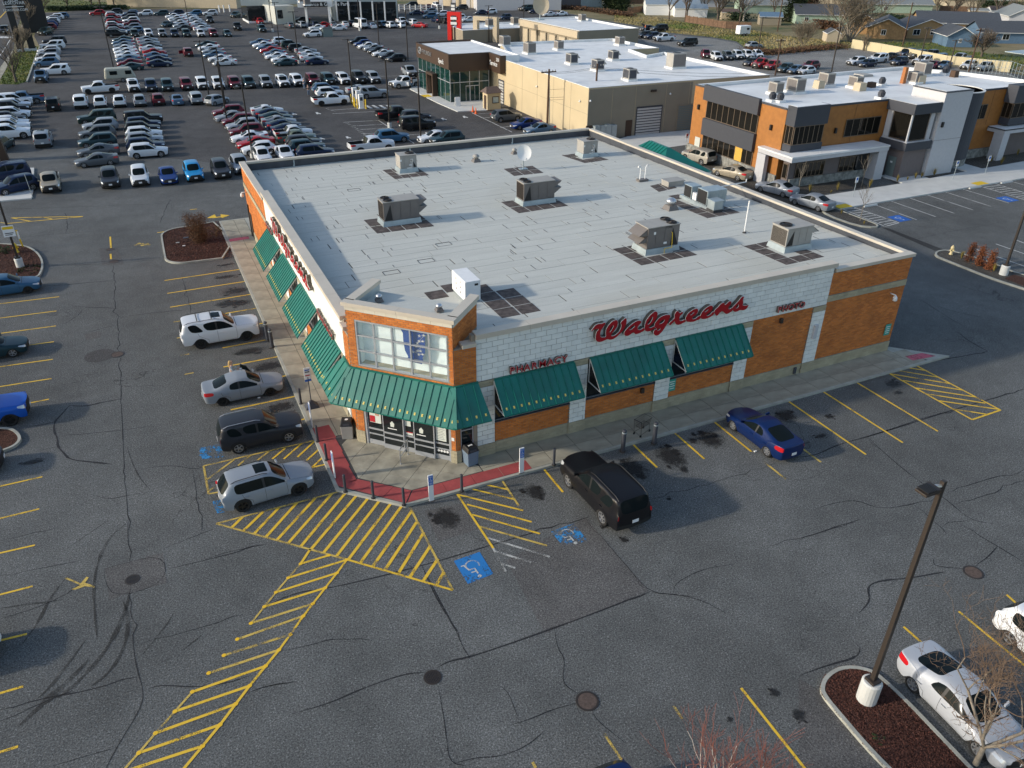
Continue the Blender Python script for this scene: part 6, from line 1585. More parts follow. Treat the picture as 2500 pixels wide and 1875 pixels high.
file_('A4',(435,568),(200,275),[('hatch','w'),('coupe','r'),('coupe','w'),('suv','m'),('suv','s'),('suv','m'),('sedan','s'),('suv','m')],180,'the slanting left file behind the store roof','slanting files behind the store roof')
file_('A4',(860,600),(500,260),[('suv','n'),('suv','t'),('suv','d'),('ute','e'),('ute','w'),('coupe','n'),('coupe','n'),('coupe','s'),('coupe','t'),('coupe','n'),('coupe','w')],0,'the slanting right file behind the store roof','slanting files behind the store roof')
for lb,x,y,ty,c,a in(('white SUV showing its roof over the back parapet at the left',455,640,'hatch','white',270),('white car whose roof tip shows over the back parapet',625,620,'sedan','white',270)):car(ty,c,ectr('A4',x,y,ty,a),a,lb)
car('pickup','white',ectr('A4',975,190,'pickup',0),1,'white crew-cab pickup left of the yellow charger posts',rim='rim_dark')
car('suv','white',ectr('A4',965,128,'suv',0),0,'white SUV behind the crew-cab pickup by the chargers')
car('suv','slate_blue',ectr('A4',935,95,'suv',0),0,'slate blue SUV at the back of the three by the chargers')
car('coupe','silver',ectr('A4',1200,100,'coupe',0),3,'silver sedan behind the charger posts')
car('bigsuv','silver',ectr('A4',1300,135,'bigsuv',0),0,'silver SUV right of the charger posts')
car('pickup','black',ectr('A4',1475,305,'pickup',0),0,'black pickup beside the lamp post base behind the store',rim='rim_dark')
car('bigsuv','black',ectr('A4',1640,385,'bigsuv',0),0,'black boxy SUV in front of the black pickup',rim='rim_dark')
car('suv','dark_grey',ectr('A4',1625,322,'suv',0),0,'dark SUV hidden behind the black boxy one')
car('suv','steel_blue',ectr('A4',1445,482,'suv',0),1,'light blue SUV parked just beyond the back parapet')
car('pickup','white',ectr('A4',1290,560,'pickup',0),2,'white pickup showing over the back parapet')
car('sedan','white',ectr('A4',1775,480,'sedan',180),181,'white sedan behind the back parapet, right of the light blue SUV')
car('suv','teal',ectr('A4',1870,500,'suv',180),181,'dark teal SUV with roof rails behind the back parapet')
car('suv','grey',ectr('A5',745,950,'suv',0),2,'grey SUV parked below the little tan kiosk')
car('sedan','blue',ectr('A5',895,1010,'sedan',190),182,'bright blue sedan in front of the tan dealership wall')
car('sedan','slate_blue',ectr('A5',1000,1050,'sedan',180),181,'slate sedan beside the first power pole')
car('pickup','white',ectr('A3',1545,690,'pickup',200),195,'white pickup with an open door by the glass showroom')
car('pickup','silver',ectr('A3',1580,605,'pickup',90),265,'silver pickup behind the white one by the showroom')
file_('A1',(1005,547),(945,330),[('coupe','t'),('coupe','m'),('coupe','z'),('coupe','w'),('coupe','w'),('coupe','w'),('coupe','s'),('coupe','z'),('coupe','t')],180,'the left sedan file by the tall lamp','sedan files in the middle distance')
file_('A1',(1245,520),(1140,330),[('coupe','n'),('coupe','n'),('coupe','z'),('coupe','r'),('coupe','w'),('coupe','g'),('coupe','s'),('coupe','s')],0,'the right sedan file by the tall lamp','sedan files in the middle distance')
car('boxsuv','maroon',ectr('A1',1455,442,'boxsuv',90),90,'maroon SUV with a door swung open, alone in the lane')
file_('A1',(1737,510),(1590,368),[('coupe','w'),('coupe','w'),('coupe','z'),('coupe','s'),('coupe','w'),('coupe','t')],180,'the short slanting file behind the long row','short slanting file')
file_('A3',(630,512),(440,350),[('coupe','t'),('coupe','w'),('coupe','w'),('coupe','z'),('coupe','r'),('coupe','z'),('coupe','w'),('coupe','z')],180,'the eight-car file left of the centre lamp','pair of files right of the centre lamp')
file_('A3',(865,505),(790,415),[('coupe','n'),('coupe','w'),('coupe','w'),('coupe','s')],0,'the four-car file at the foot of the lamp','pair of files right of the centre lamp')
file_('A3',(725,402),(610,345),[('suv','b'),('suv','k'),('suv','w')],0,'the three at the back beside the lamp','pair of files right of the centre lamp')
file_('A3',(1480,480),(1190,345),[('hatch','b'),('sedan','d'),('coupe','w'),('sedan','b'),('sedan','s'),('sedan','w'),('hatch','u'),('suv','b')],180,'the slanting file left of the showroom','slanting file left of the showroom')
file_('A1',(905,290),(875,140),[('bigsuv','b'),('suv','s'),('suv','m'),('suv','w'),('suv','r'),('suv','g'),('suv','r'),('suv','w')],0,'the far left file near the hedge','far files near the hedge')
file_('A1',(1045,262),(1000,135),[('suv','z'),('suv','s'),('suv','m'),('suv','w'),('suv','g'),('suv','n')],180,'the second far file from the hedge corner','far files near the hedge')
row('A1',[(1045,292,'boxsuv','k'),(1152,290,'boxsuv','w'),(1257,290,'boxsuv','s'),(1352,290,'boxsuv','n'),(1443,290,'boxsuv','t'),(1553,290,'suv','w'),(1650,288,'boxsuv','m'),(1757,287,'hatch','t')],270,'the far short forward row','short row facing the store in the distance','from the left')
file_('A1',(1430,238),(1350,145),[('sedan','d'),('sedan','s'),('sedan','w'),('sedan','s'),('sedan','w'),('sedan','w')],180,'the left of two small far files','two small far files')
file_('A1',(1575,243),(1460,140),[('sedan','w'),('sedan','s'),('sedan','w'),('sedan','s'),('sedan','w'),('sedan','w'),('sedan','w')],0,'the right of two small far files','two small far files')
car('sedan','teal',ectr('A1',1290,213,'sedan',250),235,'dark sedan slanted at the left of the two small far files')
car('boxsuv','dark_grey',ectr('A1',1622,180,'boxsuv',270),270,'dark SUV facing forward beside the right small far file')
row('A1',[(757,122,'suv','r'),(890,112,'suv','d'),(1015,124,'suv','z'),(1125,124,'suv','w'),(1250,124,'suv','t'),(1367,122,'suv','n'),(1507,124,'suv','y'),(1625,122,'suv','w')],180,'the farthest row along the pale wall','farthest row along the hedge','from the left')
for x,y,ty,c,a,lb in((240,140,'suv','teal',240,'dark teal SUV left of the service building'),(255,238,'pickup','black',265,'black pickup facing forward, far lane'),(443,252,'boxsuv','teal',270,'dark SUV with headlights forward below the service showroom'),(430,190,'hatch','red',270,'red car against the service showroom glass'),(658,222,'sedan','grey',100,'grey sedan left of the service porch'),(745,220,'suv','silver',100,'silver SUV at the left column of the service porch'),(755,172,'sedan','black',180,'black car in the shade of the service porch'),(840,218,'suv','navy',100,'navy car under the service porch sign'),(868,236,'sedan','white',180,'white sedan in front of the service porch'),(915,216,'sedan','red',180,'red sedan by the right column of the service porch'),(988,217,'sedan','silver',90,'silver sedan right of the service porch'),(1032,237,'sedan','white',180,'white sedan in front of the repair bays'),(1080,213,'sedan','white',90,'white sedan behind, before the first repair bay'),(1130,205,'sedan','black',90,'black sedan left of the high van'),(1198,228,'van','white',100,'tall white van before the repair bays'),(1292,226,'sedan','white',90,'white sedan right of the high van'),(1332,218,'suv','dark_grey',90,'dark SUV second from the high van'),(1372,216,'suv','steel_blue',90,'blue SUV third from the high van'),(1425,222,'suv','white',100,'white SUV fourth from the high van'),(1497,222,'suv','white',110,'white SUV before the end of the service building'),(1522,197,'pickup','white',270,'white pickup behind the white SUVs at the service building end'),(1597,200,'suv','white',100,'white car right of the pickup at the service building end'),(1658,218,'sedan','red',130,'red sedan at the right end of the service row'),(833,290,'suv','white',180,'white SUV with its tailgate raised beside the green bin')):
 car(ty,c,ectr('A3',x,y,ty,a),a,lb)
for x,y,ty,c,a,lb in((50,118,'sedan','navy',180,'navy sedan beyond the service building corner'),(158,108,'suv','silver',180,'silver SUV behind the blue one left of the red portal'),(155,146,'suv','steel_blue',180,'steel blue SUV left of the red portal'),(245,130,'suv','white',180,'white SUV close left of the red portal'),(205,178,'sedan','navy',100,'navy car at the left leg of the red portal'),(262,186,'suv','black',100,'black SUV touching the red portal in view'),(405,166,'pickup','white',180,'white pickup seen past the red portal'),(455,172,'sedan','white',180,'white sedan between the two portals'),(552,116,'sedan','navy',180,'navy sedan top seen through the tan portal'),(620,112,'suv','white',180,'white SUV above the tan portal'),(735,158,'suv','navy',200,'navy SUV behind the flat roof air units'),(885,84,'suv','black',190,'black SUV at the left by the pale warehouse'),(905,88,'bigsuv','teal',190,'second dark SUV by the pale warehouse'),(965,108,'suv','navy',180,'navy SUV left of the big roof dish'),(1075,130,'sedan','white',180,'white sedan right of the big roof dish'),(1165,126,'sedan','white',180,'white sedan partly behind the long flat roof'),(210,60,'suv','white',270,'white SUV by the white rail fence'),(145,70,'sedan','maroon',180,'maroon sedan behind the white rail fence'),(15,55,'suv','black',180,'black SUV behind the white rail at the building end'),(400,78,'suv','dark_grey',180,'dark SUV parked beside the tan stair block'),(1835,242,'sedan','dark_grey',180,'dark sedan with its bonnet up by the grass'),(1922,250,'bigsuv','black',180,'black SUV nearest the grass slope'),(1812,300,'suv','black',190,'black SUV left in the gravel corner'),(1865,308,'suv','navy',190,'navy SUV with a spare wheel beside the white pickup'),(1960,326,'pickup','white',180,'white single-cab pickup on the gravel'),(2140,364,'bigsuv','black',181,'long black SUV alone on the gravel')):
 car(ty,c,ectr('A5',x,y,ty,a),a,lb)
for x,y,ty,c,a,lb in((750,266,'hatch','silver',0,'silver hatchback by the grass right of the horse trailer'),(490,318,'suv','maroon',240,'maroon SUV behind the white roof edge'),(548,332,'suv','white',250,'white SUV first in the row above the white roof'),(608,328,'suv','grey',250,'grey SUV with roof rack second in that row'),(662,324,'suv','white',250,'white SUV third in the row above the white roof'),(715,322,'suv','white',250,'white SUV fourth in the row above the white roof'),(768,316,'hatch','white',250,'white hatchback last in the row above the white roof'),(735,362,'hatch','dark_grey',195,'dark grey hatchback at the lamp foot on the gravel'),(792,376,'pickup','red',200,'red pickup beside the second red SUV'),(848,382,'suv','red',200,'red SUV between the red pickup and the black one'),(918,398,'suv','teal',200,'dark green SUV in front of the maroon one'),(972,404,'hatch','slate_blue',200,'slate hatchback with roof box left of the white one'),(1030,408,'hatch','white',190,'white hatchback nearest the office roof'),(1052,382,'suv','maroon',190,'maroon SUV at the right end of the gravel group'),(1300,358,'suv','white',185,'white SUV left of the blue one, far gravel'),(1360,368,'hatch','navy',185,'blue hatchback beside the white SUV, far gravel'),(1415,346,'bigsuv','white',185,'white SUV behind the blue hatchback, far gravel'),(1488,328,'sedan','black',185,'black sedan close to the long tan wall'),(1568,318,'bigsuv','navy',185,'navy SUV next right of the black sedan at the wall'),(1625,325,'bigsuv','teal',185,'dark SUV behind the lamp at the tan wall'),(1532,358,'suv','navy',190,'navy SUV with bright headlights, front of the wall group'),(1655,358,'bigsuv','white',190,'white SUV with dark windows, front of the wall group'),(1702,318,'suv','dark_grey',190,'dark SUV at the wall above the slate van'),(1752,340,'van','slate_blue',190,'slate blue van at the right of the wall group'),(1718,376,'sedan','maroon',195,'maroon sedan in front of the slate van'),(1775,375,'sedan','slate_blue',195,'slate sedan right of the maroon one'),(1862,345,'pickup','silver',190,'silver extended-cab pickup near the wire enclosure'),(1905,380,'suv','white',195,'white SUV before the wire enclosure'),(1992,388,'suv','silver',190,'silver SUV seen through the wire enclosure')):
 car(ty,c,ectr('A6',x,y,ty,a),a,lb,scale=.62 if ty=='van' else 1)
for x,y,ty,c,lb in((1085,332,'suv','slate_blue','slate SUV farthest in the left verge file'),(990,352,'suv','white','white SUV second farthest in the left verge file'),(930,388,'suv','silver','silver SUV third farthest in the left verge file'),(918,425,'suv','white','white SUV fourth in the left verge file'),(890,460,'suv','navy','navy SUV fifth in the left verge file'),(870,495,'suv','blue','blue SUV sixth in the left verge file'),(850,535,'suv','maroon','maroon and white SUV seventh in the left verge file'),(980,800,'bigsuv','dark_grey','dark SUV at the back of the verge file nearer the store'),(950,878,'bigsuv','white','white SUV second from the back in the nearer verge file'),(885,960,'suv','white','white car third from the back in the nearer verge file'),(880,1010,'suv','silver','silver car fourth from the back in the nearer verge file'),(865,1105,'suv','white','white crossover fifth in the nearer verge file'),(845,1180,'suv','slate_blue','slate crossover sixth in the nearer verge file'),(1005,1330,'bigsuv','white','large white SUV beside the silver blue pickup at the verge')):
 car(ty,c,ectr('D4',x,y,ty,180),180+random.uniform(-2,2),lb,'files along the left verge')
car('boxsuv','dark_green',ectr('D4',820,630,'boxsuv',250),245,'dark green SUV nosed forward at the near end of the far verge file')
car('pickup','slate_blue',ectr('D4',760,1465,'pickup',270),268,'silver blue pickup with green windscreen strip facing the store at the verge')
car('bigsuv','dark_grey',ectr('D4',105,610,'bigsuv',268),268,'dark SUV waiting at the stop line on the street',name='driving_car')
print('cars',NCAR[0])
# ================================================================== SMALL THINGS ROUND THE STORE
def lb(mb,name,m,t,**k):return lcb(mb,name,m,t,**k)
for i,(reg,x,y,lab,h,r)in enumerate((('B4',97,955,'dark bollard below the blue and white post sign on the left walk',1.05,.07),('B4',210,1210,'dark bollard beside the rear of the row, third from the post sign',1.05,.07),('B4',270,1335,'dark bollard next to the white sign at the hatched bay',1.05,.07),('B4',397,1548,'dark bollard at the bend of the red strip, left end',1.05,.07),('B4',585,1590,'dark bollard midway along the angled kerb',1.05,.07),('B4',792,1638,'dark bollard at the tip of the corner',1.05,.07),('B4',1182,1545,'dark bollard between the front white sign and the right one',1.05,.07),('B5',485,950,'dark bollard at the right end of the red strip',1.05,.07),('B5',808,885,'tall black bollard left of the shopping cart',1.35,.12),('B5',955,848,'tall black bollard right of the shopping cart',1.35,.12),('B6',783,368,'tall black bollard behind its twin on the left kerb',1.35,.12),('B6',815,420,'tall black bollard at the left kerb near the large white SUV',1.35,.12))):
 p=g(reg,x,y,.14);t=thg('bollard',lab,'bollard',(p.x,p.y,.12),group='bollards along the store kerb')
 mb=MB();mb.lathe((0,0,0),[(r,0),(r,h-.04),(r*.75,h)],12);lb(mb,'post','charcoal',t,smooth=False)
 mb=MB();mb.lathe((0,0,0),[(r+.05,0),(r+.04,.03)],12);lb(mb,'foot','dark_metal',t)
 if r>.1:mb=MB();mb.lathe((0,0,h-.2),[(r+.004,0),(r+.004,.08)],12);lb(mb,'band','galv',t)
for reg,x,y,lab in(('B4',172,1112,'white blade sign with blue head beside the first red slab'),('B4',325,1452,'white blade sign at the left kerb by the silver SUV'),('B4',978,1612,'white blade sign in front of the entrance, blue symbol at the top'),('B5',333,990,'white blade sign near the right end of the red strip')):
 p=g(reg,x,y,.14);front='front' in lab or 'right end' in lab;t=thg('parking_sign',lab,'sign',(p.x,p.y,.12),0 if front else R(-90),'white blade signs for accessible bays')
 mb=MB();mb.box(-.13,.13,-.03,.03,0,1.6);lb(mb,'blade','white',t,bevel=.012)
 mb=MB();mb.box(-.14,.14,-.035,.035,0,.05);lb(mb,'foot','wood_pole',t)
 for s in(-1,):mb=MB();mb.box(-.12,.12,s*.036,s*.031,1.0,1.55);lb(mb,'panel','blue_sign',t)
 mb=MB();c=(0,1.3)
 for k in range(9):a,b=R(150+k*30),R(180+k*30);mb.tube((c[0]+math.cos(a)*.055,-.038,c[1]-.03+math.sin(a)*.055),(c[0]+math.cos(b)*.055,-.038,c[1]-.03+math.sin(b)*.055),.008,n=4)
 mb.path([(-.01,-.038,c[1]+.08),(-.005,-.038,c[1]),(.05,-.038,c[1]),(.07,-.038,c[1]-.07)],.009,4);mb.lathe((-.012,-.038,c[1]+.09),[(.014,0),(.014,.025)],8);lb(mb,'symbol','white',t)
 for z in(1.12,1.06,1.47):mb=MB();mb.box(-.08,.08,-.038,-.036,z,z+.02);lb(mb,'lettering','white',t)
p=g('B4',170,975,.14);t=thg('pole_sign','blue and white pole sign on a dark triangular base on the left walk','sign',(p.x,p.y,.13))
mb=MB();mb.hexa([(-.4,-.35,0),(.4,-.35,0),(.4,.35,0),(-.4,.35,0)],[(-.05,-.05,.45),(.05,-.05,.45),(.05,.05,.45),(-.05,.05,.45)]);lb(mb,'base','charcoal',t)
mb=MB();mb.tube((0,0,.4),(0,0,2.0),.03);lb(mb,'pole','charcoal',t)
mb=MB();mb.box(-.18,.18,-.02,.02,1.85,2.6);lb(mb,'panel','white',t);mb=MB();mb.box(-.18,.18,-.022,.022,1.72,1.86);lb(mb,'panel','blue_sign',t)
for z,m in((2.42,'blue_sign'),(2.3,'charcoal'),(2.08,'poster_red')):mb=MB();mb.box(-.13,.13,-.027,-.021,z,z+.07);lb(mb,'lettering',m,t)
for reg,x,y,lab,body,s in(('B4',425,1195,'pale pebble-dash litter bin with black lid left of the doors','unit_light',0),('B4',1255,1375,'blue-grey square litter bin with black lid right of the doors','bin_blue',1)):
 M_['bin_blue']=M_.get('bin_blue')or mat('bin_blue',(.13,.18,.24),.6)
 p=g(reg,x,y,.15);t=thg('litter_bin',lab,'bin',(p.x,p.y+.28,.15),R(-20 if not s else 8))
 mb=MB();mb.hexa([(-.29,-.29,0),(.29,-.29,0),(.29,.29,0),(-.29,.29,0)],[(-.33,-.33,.85),(.33,-.33,.85),(.33,.33,.85),(-.33,.33,.85)]);lb(mb,'bin_body',body,t,bevel=.03)
 mb=MB();mb.hexa([(-.35,-.35,.85),(.35,-.35,.85),(.35,.35,.85),(-.35,.35,.85)],[(-.27,-.27,1.12),(.27,-.27,1.12),(.27,.27,1.12),(-.27,.27,1.12)]);lb(mb,'lid','black',t,bevel=.03)
 mb=MB();mb.box(-.18,.18,-.345,-.30,.90,1.02);lb(mb,'slot','charcoal',t)
 mb=MB();mb.lathe((0,0,1.12),[(.09,0),(.09,.01)],12)if not s else mb.box(-.12,.12,-.05,.05,1.121,1.13);lb(mb,'lid_label','white',t)
p=g('B5',905,800,.14);t=thg('shopping_cart','dark wire shopping cart left between the two tall bollards','shopping cart',(p.x-.1,p.y,.14),R(20))
mb=MB();rr=.009
for z,a,b in((.95,.45,.28),(.55,.38,.2)):
 for q in(((-a,-b),(a,-b)),((a,-b),(a,b)),((a,b),(-a,b)),((-a,b),(-a,-b))):mb.tube((*q[0],z),(*q[1],z),rr,n=4)
for i in range(12):x=-.43+i*.078;mb.tube((x,-.27,.95),(x*.86,-.19,.55),.005,n=3);mb.tube((x,.27,.95),(x*.86,.19,.55),.005,n=3)
for i in range(7):y=-.25+i*.083;mb.tube((.45,y,.95),(.38,y*.75,.55),.005,n=3);mb.tube((-.45,y,.95),(-.38,y*.75,.55),.005,n=3);mb.tube((-.38,y*.75,.55),(.38,y*.75,.55),.005,n=3)
for z in(.68,.82):mb.tube((-.42,-.24,z),(.42,-.24,z),.005,n=3);mb.tube((-.42,.24,z),(.42,.24,z),.005,n=3)
lb(mb,'basket','dark_metal',t)
mb=MB();mb.path([(-.5,-.25,1.02),(-.5,.25,1.02)],.018);lb(mb,'handle','charcoal',t)
mb=MB()
for s in(-1,1):mb.path([(-.5,s*.25,1.02),(-.45,s*.24,.6),(-.42,s*.24,.15),(.42,s*.2,.15),(.4,s*.2,.5)],.012,5)
lb(mb,'frame','dark_metal',t)
for x in(-.42,.42):
 for s in(-1,1):mb=MB();mb.tube((x,s*.22-.02,.07),(x,s*.22+.02,.07),.07,n=12);lb(mb,'wheel','tyre',t)
def hydrant(reg,x,y,m,lab,z=.11,s=1.0):
 p=g(reg,x,y,z);t=thg('fire_hydrant',lab,'fire hydrant',(p.x,p.y,z));
 mb=MB();mb.lathe((0,0,0),[(.17*s,0),(.17*s,.05),(.12*s,.07),(.12*s,.5*s),(.15*s,.53*s),(.15*s,.58*s),(.13*s,.7*s),(.05*s,.78*s),(.04*s,.84*s)],16);lb(mb,'barrel',m,t,smooth=True)
 for d in((1,0),(-1,0),(0,-1)):mb=MB();mb.tube((d[0]*.1,d[1]*.1,.42*s),(d[0]*.22*s,d[1]*.22*s,.42*s),.065*s,n=10);lb(mb,'outlet',m,t)
hydrant('C1',150,485,'yellow_solid','yellow fire hydrant behind the lamp post foot in the left bed');M_['hyd']=mat('hyd',(.62,.5,.26),.5);hydrant('C7',655,240,'hyd','pale yellow fire hydrant at the tip of the long kerbed bed beyond the store',.13)
p=g('C1',165,440,.11);t=thg('marker_post','yellow flexible marker post beside the hydrant','marker post',(p.x+.3,p.y,.11));mb=MB();mb.hexa([(-.06,-.03,0),(.06,-.03,0),(.06,.03,0),(-.06,.03,0)],[(-.17,-.03,1.5),(-.04,-.03,1.5),(-.04,.03,1.5),(-.17,.03,1.5)]);lb(mb,'post','yellow_solid',t);mb=MB();mb.box(-.12,.0,-.036,-.031,.7,1.4);lb(mb,'panel','white',t)
def lamp_post(p,h,lab,kind='double',base=.85,br=.33,group=None,mat_='dark_metal',lean=0,rz=0,pw=.09):
 t=thg('lamp_post',lab,'lamp post',(p.x,p.y,p.z),rz,group)
 if base:
  mb=MB();mb.lathe((0,0,0),[(br,0),(br,base-.06),(br-.05,base)],20);lb(mb,'concrete_base','concrete_new' if br>.2 else 'curb',t,smooth=False)
  mb=MB();mb.box(-.2,.2,-.2,.2,base,base+.12);lb(mb,'base_cover',mat_,t)
 mb=MB();mb.hexa([(-pw,-pw,base),(pw,-pw,base),(pw,pw,base),(-pw,pw,base)],[(-pw*.8,-pw*.8,h),(pw*.8,-pw*.8,h),(pw*.8,pw*.8,h),(-pw*.8,pw*.8,h)]);lb(mb,'pole',mat_,t)
 for s in((-1,1)if kind=='double' else(-1,)):
  mb=MB();mb.tube((0,0,h-.12),(s*.35,0,h-.08),.04);lb(mb,'bracket',mat_,t)
  mb=MB();a=s*.3;b=s*.95;mb.box(min(a,b),max(a,b),-.2,.2,h-.14,h-.04);hd=lb(mb,'lamp_head',mat_,t,bevel=.02)
  mb=MB();mb.box(min(a,b)+.06,max(a,b)-.06,-.16,.16,h-.16,h-.14);q=bpy.data.objects.new('lens',mb.mesh('lens','lamp_clear'));C.objects.link(q);q.parent=hd
 return t
p=g('C6',362,1290,.11);lp=lamp_post(p,10.0,'tall dark lamp post with louvred head on a fat concrete foot, lower right',None,1.0,.36,pw=.085,rz=0)
for ch in list(lp.children):
 if ch.name.startswith(('lamp_head','bracket')):
  for q in list(ch.children):bpy.data.objects.remove(q)
  bpy.data.objects.remove(ch)
mb=MB();mb.tube((-.02,0,9.82),(-.35,.05,9.86),.06);lb(mb,'bracket','steel',lp)
mb=MB();mb.hexa([(-.95,-.22,9.80),(-.3,-.2,9.76),(-.3,.26,9.76),(-.95,.2,9.80)],[(-.95,-.22,9.88),(-.3,-.2,9.92),(-.3,.26,9.92),(-.95,.2,9.88)]);h_=lb(mb,'lamp_head','dark_metal',lp,bevel=.015)
for i in range(7):mb=MB();x=-.88+i*.062;mb.box(x,x+.03,-.2,.2,9.915,9.945);q=bpy.data.objects.new('cooling_fin',mb.mesh('cooling_fin','black'));C.objects.link(q);q.parent=h_
p=g('C1',178,610,.11);lp=lamp_post(p,8.6,'dark lamp post carrying a white notice in the left bed','double',.75,.3,pw=.08)
mb=MB();mb.box(-.42,.42,-.14,-.12,2.6,3.5);lb(mb,'notice_board','white',lp);mb=MB();mb.box(-.38,.38,-.146,-.141,3.2,3.42);lb(mb,'notice_band','yellow_solid',lp);mb=MB();mb.box(-.3,.3,-.146,-.141,2.85,2.92);mb.box(-.3,.2,-.146,-.141,2.72,2.78);lb(mb,'lettering','charcoal',lp)
p=g('C7',1035,385,.11);lamp_post(p,8.6,'dark lamp post on a pale concrete foot in the long kerbed bed','double',.8,.33,pw=.08)
for reg,x,y,h,lab,b in(('A1',890,582,11.5,'tall lamp left of the sedan files',0),('A1',1615,752,8.5,'lamp standing in the tail-out row beside its twin',0),('A1',1742,822,8.5,'lamp right of its twin at the grey hatchback',0),('A4',372,585,8.2,'lamp with a grey box at its foot in the slanting files',.5),('A4',175,320,8.2,'lamp rising through the slanting left file',0),('A4',1428,352,8.8,'lamp on a white concrete foot by the black pickup',.7),('A3',1140,730,8.5,'lamp between the long row and the chargers',0),('A3',727,488,9.5,'lamp on a pale foot at the four-car file',.6),('A3',1568,468,9.5,'lamp left of the glass showroom',0),('A3',578,350,9.0,'lamp at the back of the left sedan file',0),('A3',525,245,10,'lamp with yellow foot below the service showroom',.8),('A3',1197,238,10,'lamp with yellow foot at the high van',.8),('A3',1812,222,10,'lamp with yellow foot left of the red portal',.8),('A3',1345,350,9,'lamp behind the slanting file',0),('A4',1668,465,8.6,'slim lamp just beyond the back parapet',0),('A5',612,325,8,'lamp in front of the tan portal',0),('A5',880,135,7,'lamp above the long flat roof',0),('A6',770,310,8,'lamp at the dark hatchback on the gravel',0),('A6',1172,388,8,'lamp leaning in the gravel yard centre',0),('A6',1640,365,7.5,'lamp among the wall group cars',0),('A6',1805,375,5.5,'short lamp right of the wall group',0),('A1',1470,250,8,'lamp behind the two small far files',0)):
 p=g(reg,x,y);lamp_post(p,h,lab,'double',b,.3,'lamp posts of the car lots')
M_['pole_box']=M_['unit_light']
p=g('A4',372,585);t=thg('electrical_box','grey electrical box at the foot of the lamp in the slanting files','electrical box',(p.x+.1,p.y-.4,0));mb=MB();mb.box(-.3,.3,-.15,.15,.5,1.4);lb(mb,'case','unit_light',t,bevel=.02)
for sx in(-.2,.2):mb=MB();mb.tube((sx,0,0),(sx,0,.5),.03);lb(mb,'leg','galv',t)
# ---- twigs, shrubs and trees
def brn(name,lab,cat,base,h,spread,n0,depth,m_tr,m_tw,seedv,r0=.1,up=.5,fork=3,droop=0.0,twig_r=.006,group=None,trunk_h=None,lean=(0,0)):
 rr=random.Random(seedv);t=thg(name,lab,cat,(base[0],base[1],base[2]),0,group);T,K=MB(),MB()
 th=trunk_h if trunk_h is not None else h*.22
 def grow(p,d,L,r,lev):
  q=p;n=3 if lev<depth-1 else 2
  for i in range(n):
   d2=(d+Vector((rr.gauss(0,.16),rr.gauss(0,.16),rr.gauss(0,.1)+up*.12-droop*.1*lev))).normalized();q2=q+d2*(L/n);r2=r*(1-.22*(i+1)/n*1.2)
   (T if lev<2 else K).tube(q,q2,max(r*(1-.22*i/n*1.2),twig_r),max(r2,twig_r*.8),6 if lev<1 else 4 if lev<3 else 3,caps=False);q,d=q2,d2
   if lev<depth and i<n-1 and rr.random()<.75:
    a=rr.uniform(0,6.28);e=(d+Vector((math.cos(a),math.sin(a),rr.uniform(-.1,.5)))*rr.uniform(.55,.95)*spread).normalized();grow(q,e,L*rr.uniform(.45,.7),r2*.55,lev+1)
  if lev<depth:
   for _ in range(fork if lev<2 else 2):
    a=rr.uniform(0,6.28);e=(d+Vector((math.cos(a),math.sin(a),rr.uniform(-.2,.5)))*rr.uniform(.35,.8)*spread).normalized();grow(q,e,L*rr.uniform(.6,.85),r2*.68,lev+1)
 o=Vector((0,0,0));top=Vector((lean[0],lean[1],th))
 if n0==1:T.tube(o,top,r0*1.25,r0,8,caps=False);
 for k in range(n0 if n0>1 else 4):
  a=6.28*k/max(n0,4)+rr.uniform(-.4,.4);st=top if n0==1 else Vector((math.cos(a)*.12,math.sin(a)*.12,0))
  grow(st,Vector((math.cos(a)*.6*spread,math.sin(a)*.6*spread,1)).normalized(),h*.34,r0*(.7 if n0==1 else .8),0)
 lb(T,'trunk',m_tr,t,smooth=True)
 if K.v:lb(K,'twigs',m_tw,t)['kind']='stuff'
 return t
M_['twig_warm']=mat('twig_warm',(.15,.10,.065),.95);M_['twig_red']=mat('twig_red',(.20,.07,.05),.9)
p=g('C6',920,1640,0);brn('bare_tree','leafless spreading tree whose twigs cross the silver sedan at the bottom right','tree',(p.x+.1,p.y-.1,.1),5.6,1.6,1,5,'bark_pale','twig_warm',21,.085,.35,2,0,.006,trunk_h=.9)
p=g('C6',1190,1640,0);brn('bare_tree','leafless tree at the right edge over the nose of the silver sedan','tree',(p.x+.2,p.y-.3,.1),5.6,1.5,1,5,'bark_pale','twig_warm',5,.085,.4,2,0,.006,trunk_h=.8)
p=g('C8',1090,507,3.0)
brn('bare_shrub','leafless upright shrub with red twig tips at the bottom edge','shrub',(p.x,p.y-.5,1.4),4.2,.75,12,3,'birch','twig_red',9,.035,1.0,2,0,.006)
p=g('C8',1560,640,2.2);brn('bare_shrub','smaller red-twigged shrub right of the bigger one at the bottom edge','shrub',(p.x,p.y,1.2),3.0,.6,8,3,'bark_red','twig_red',13,.025,1.0,2,0,.006)
mb=MB();q1=g('C8',1180,560,1.2);ee=sheet('planting_bed',[(q1.x-3.5,q1.y-4),(q1.x+4,q1.y-4),(q1.x+4,q1.y-1.2),(q1.x-3.5,q1.y-1.2)],.1,'mulch')
for nm,o in(('bare_shrub',None),):
 for t in[x for x in C.objects if x.name.startswith('bare_shrub')and x.type=='EMPTY']:
  mb=MB();mb.tube((0,0,-1.25),(0,0,.1),.11,.08,8);lb(mb,'stump','birch',t)
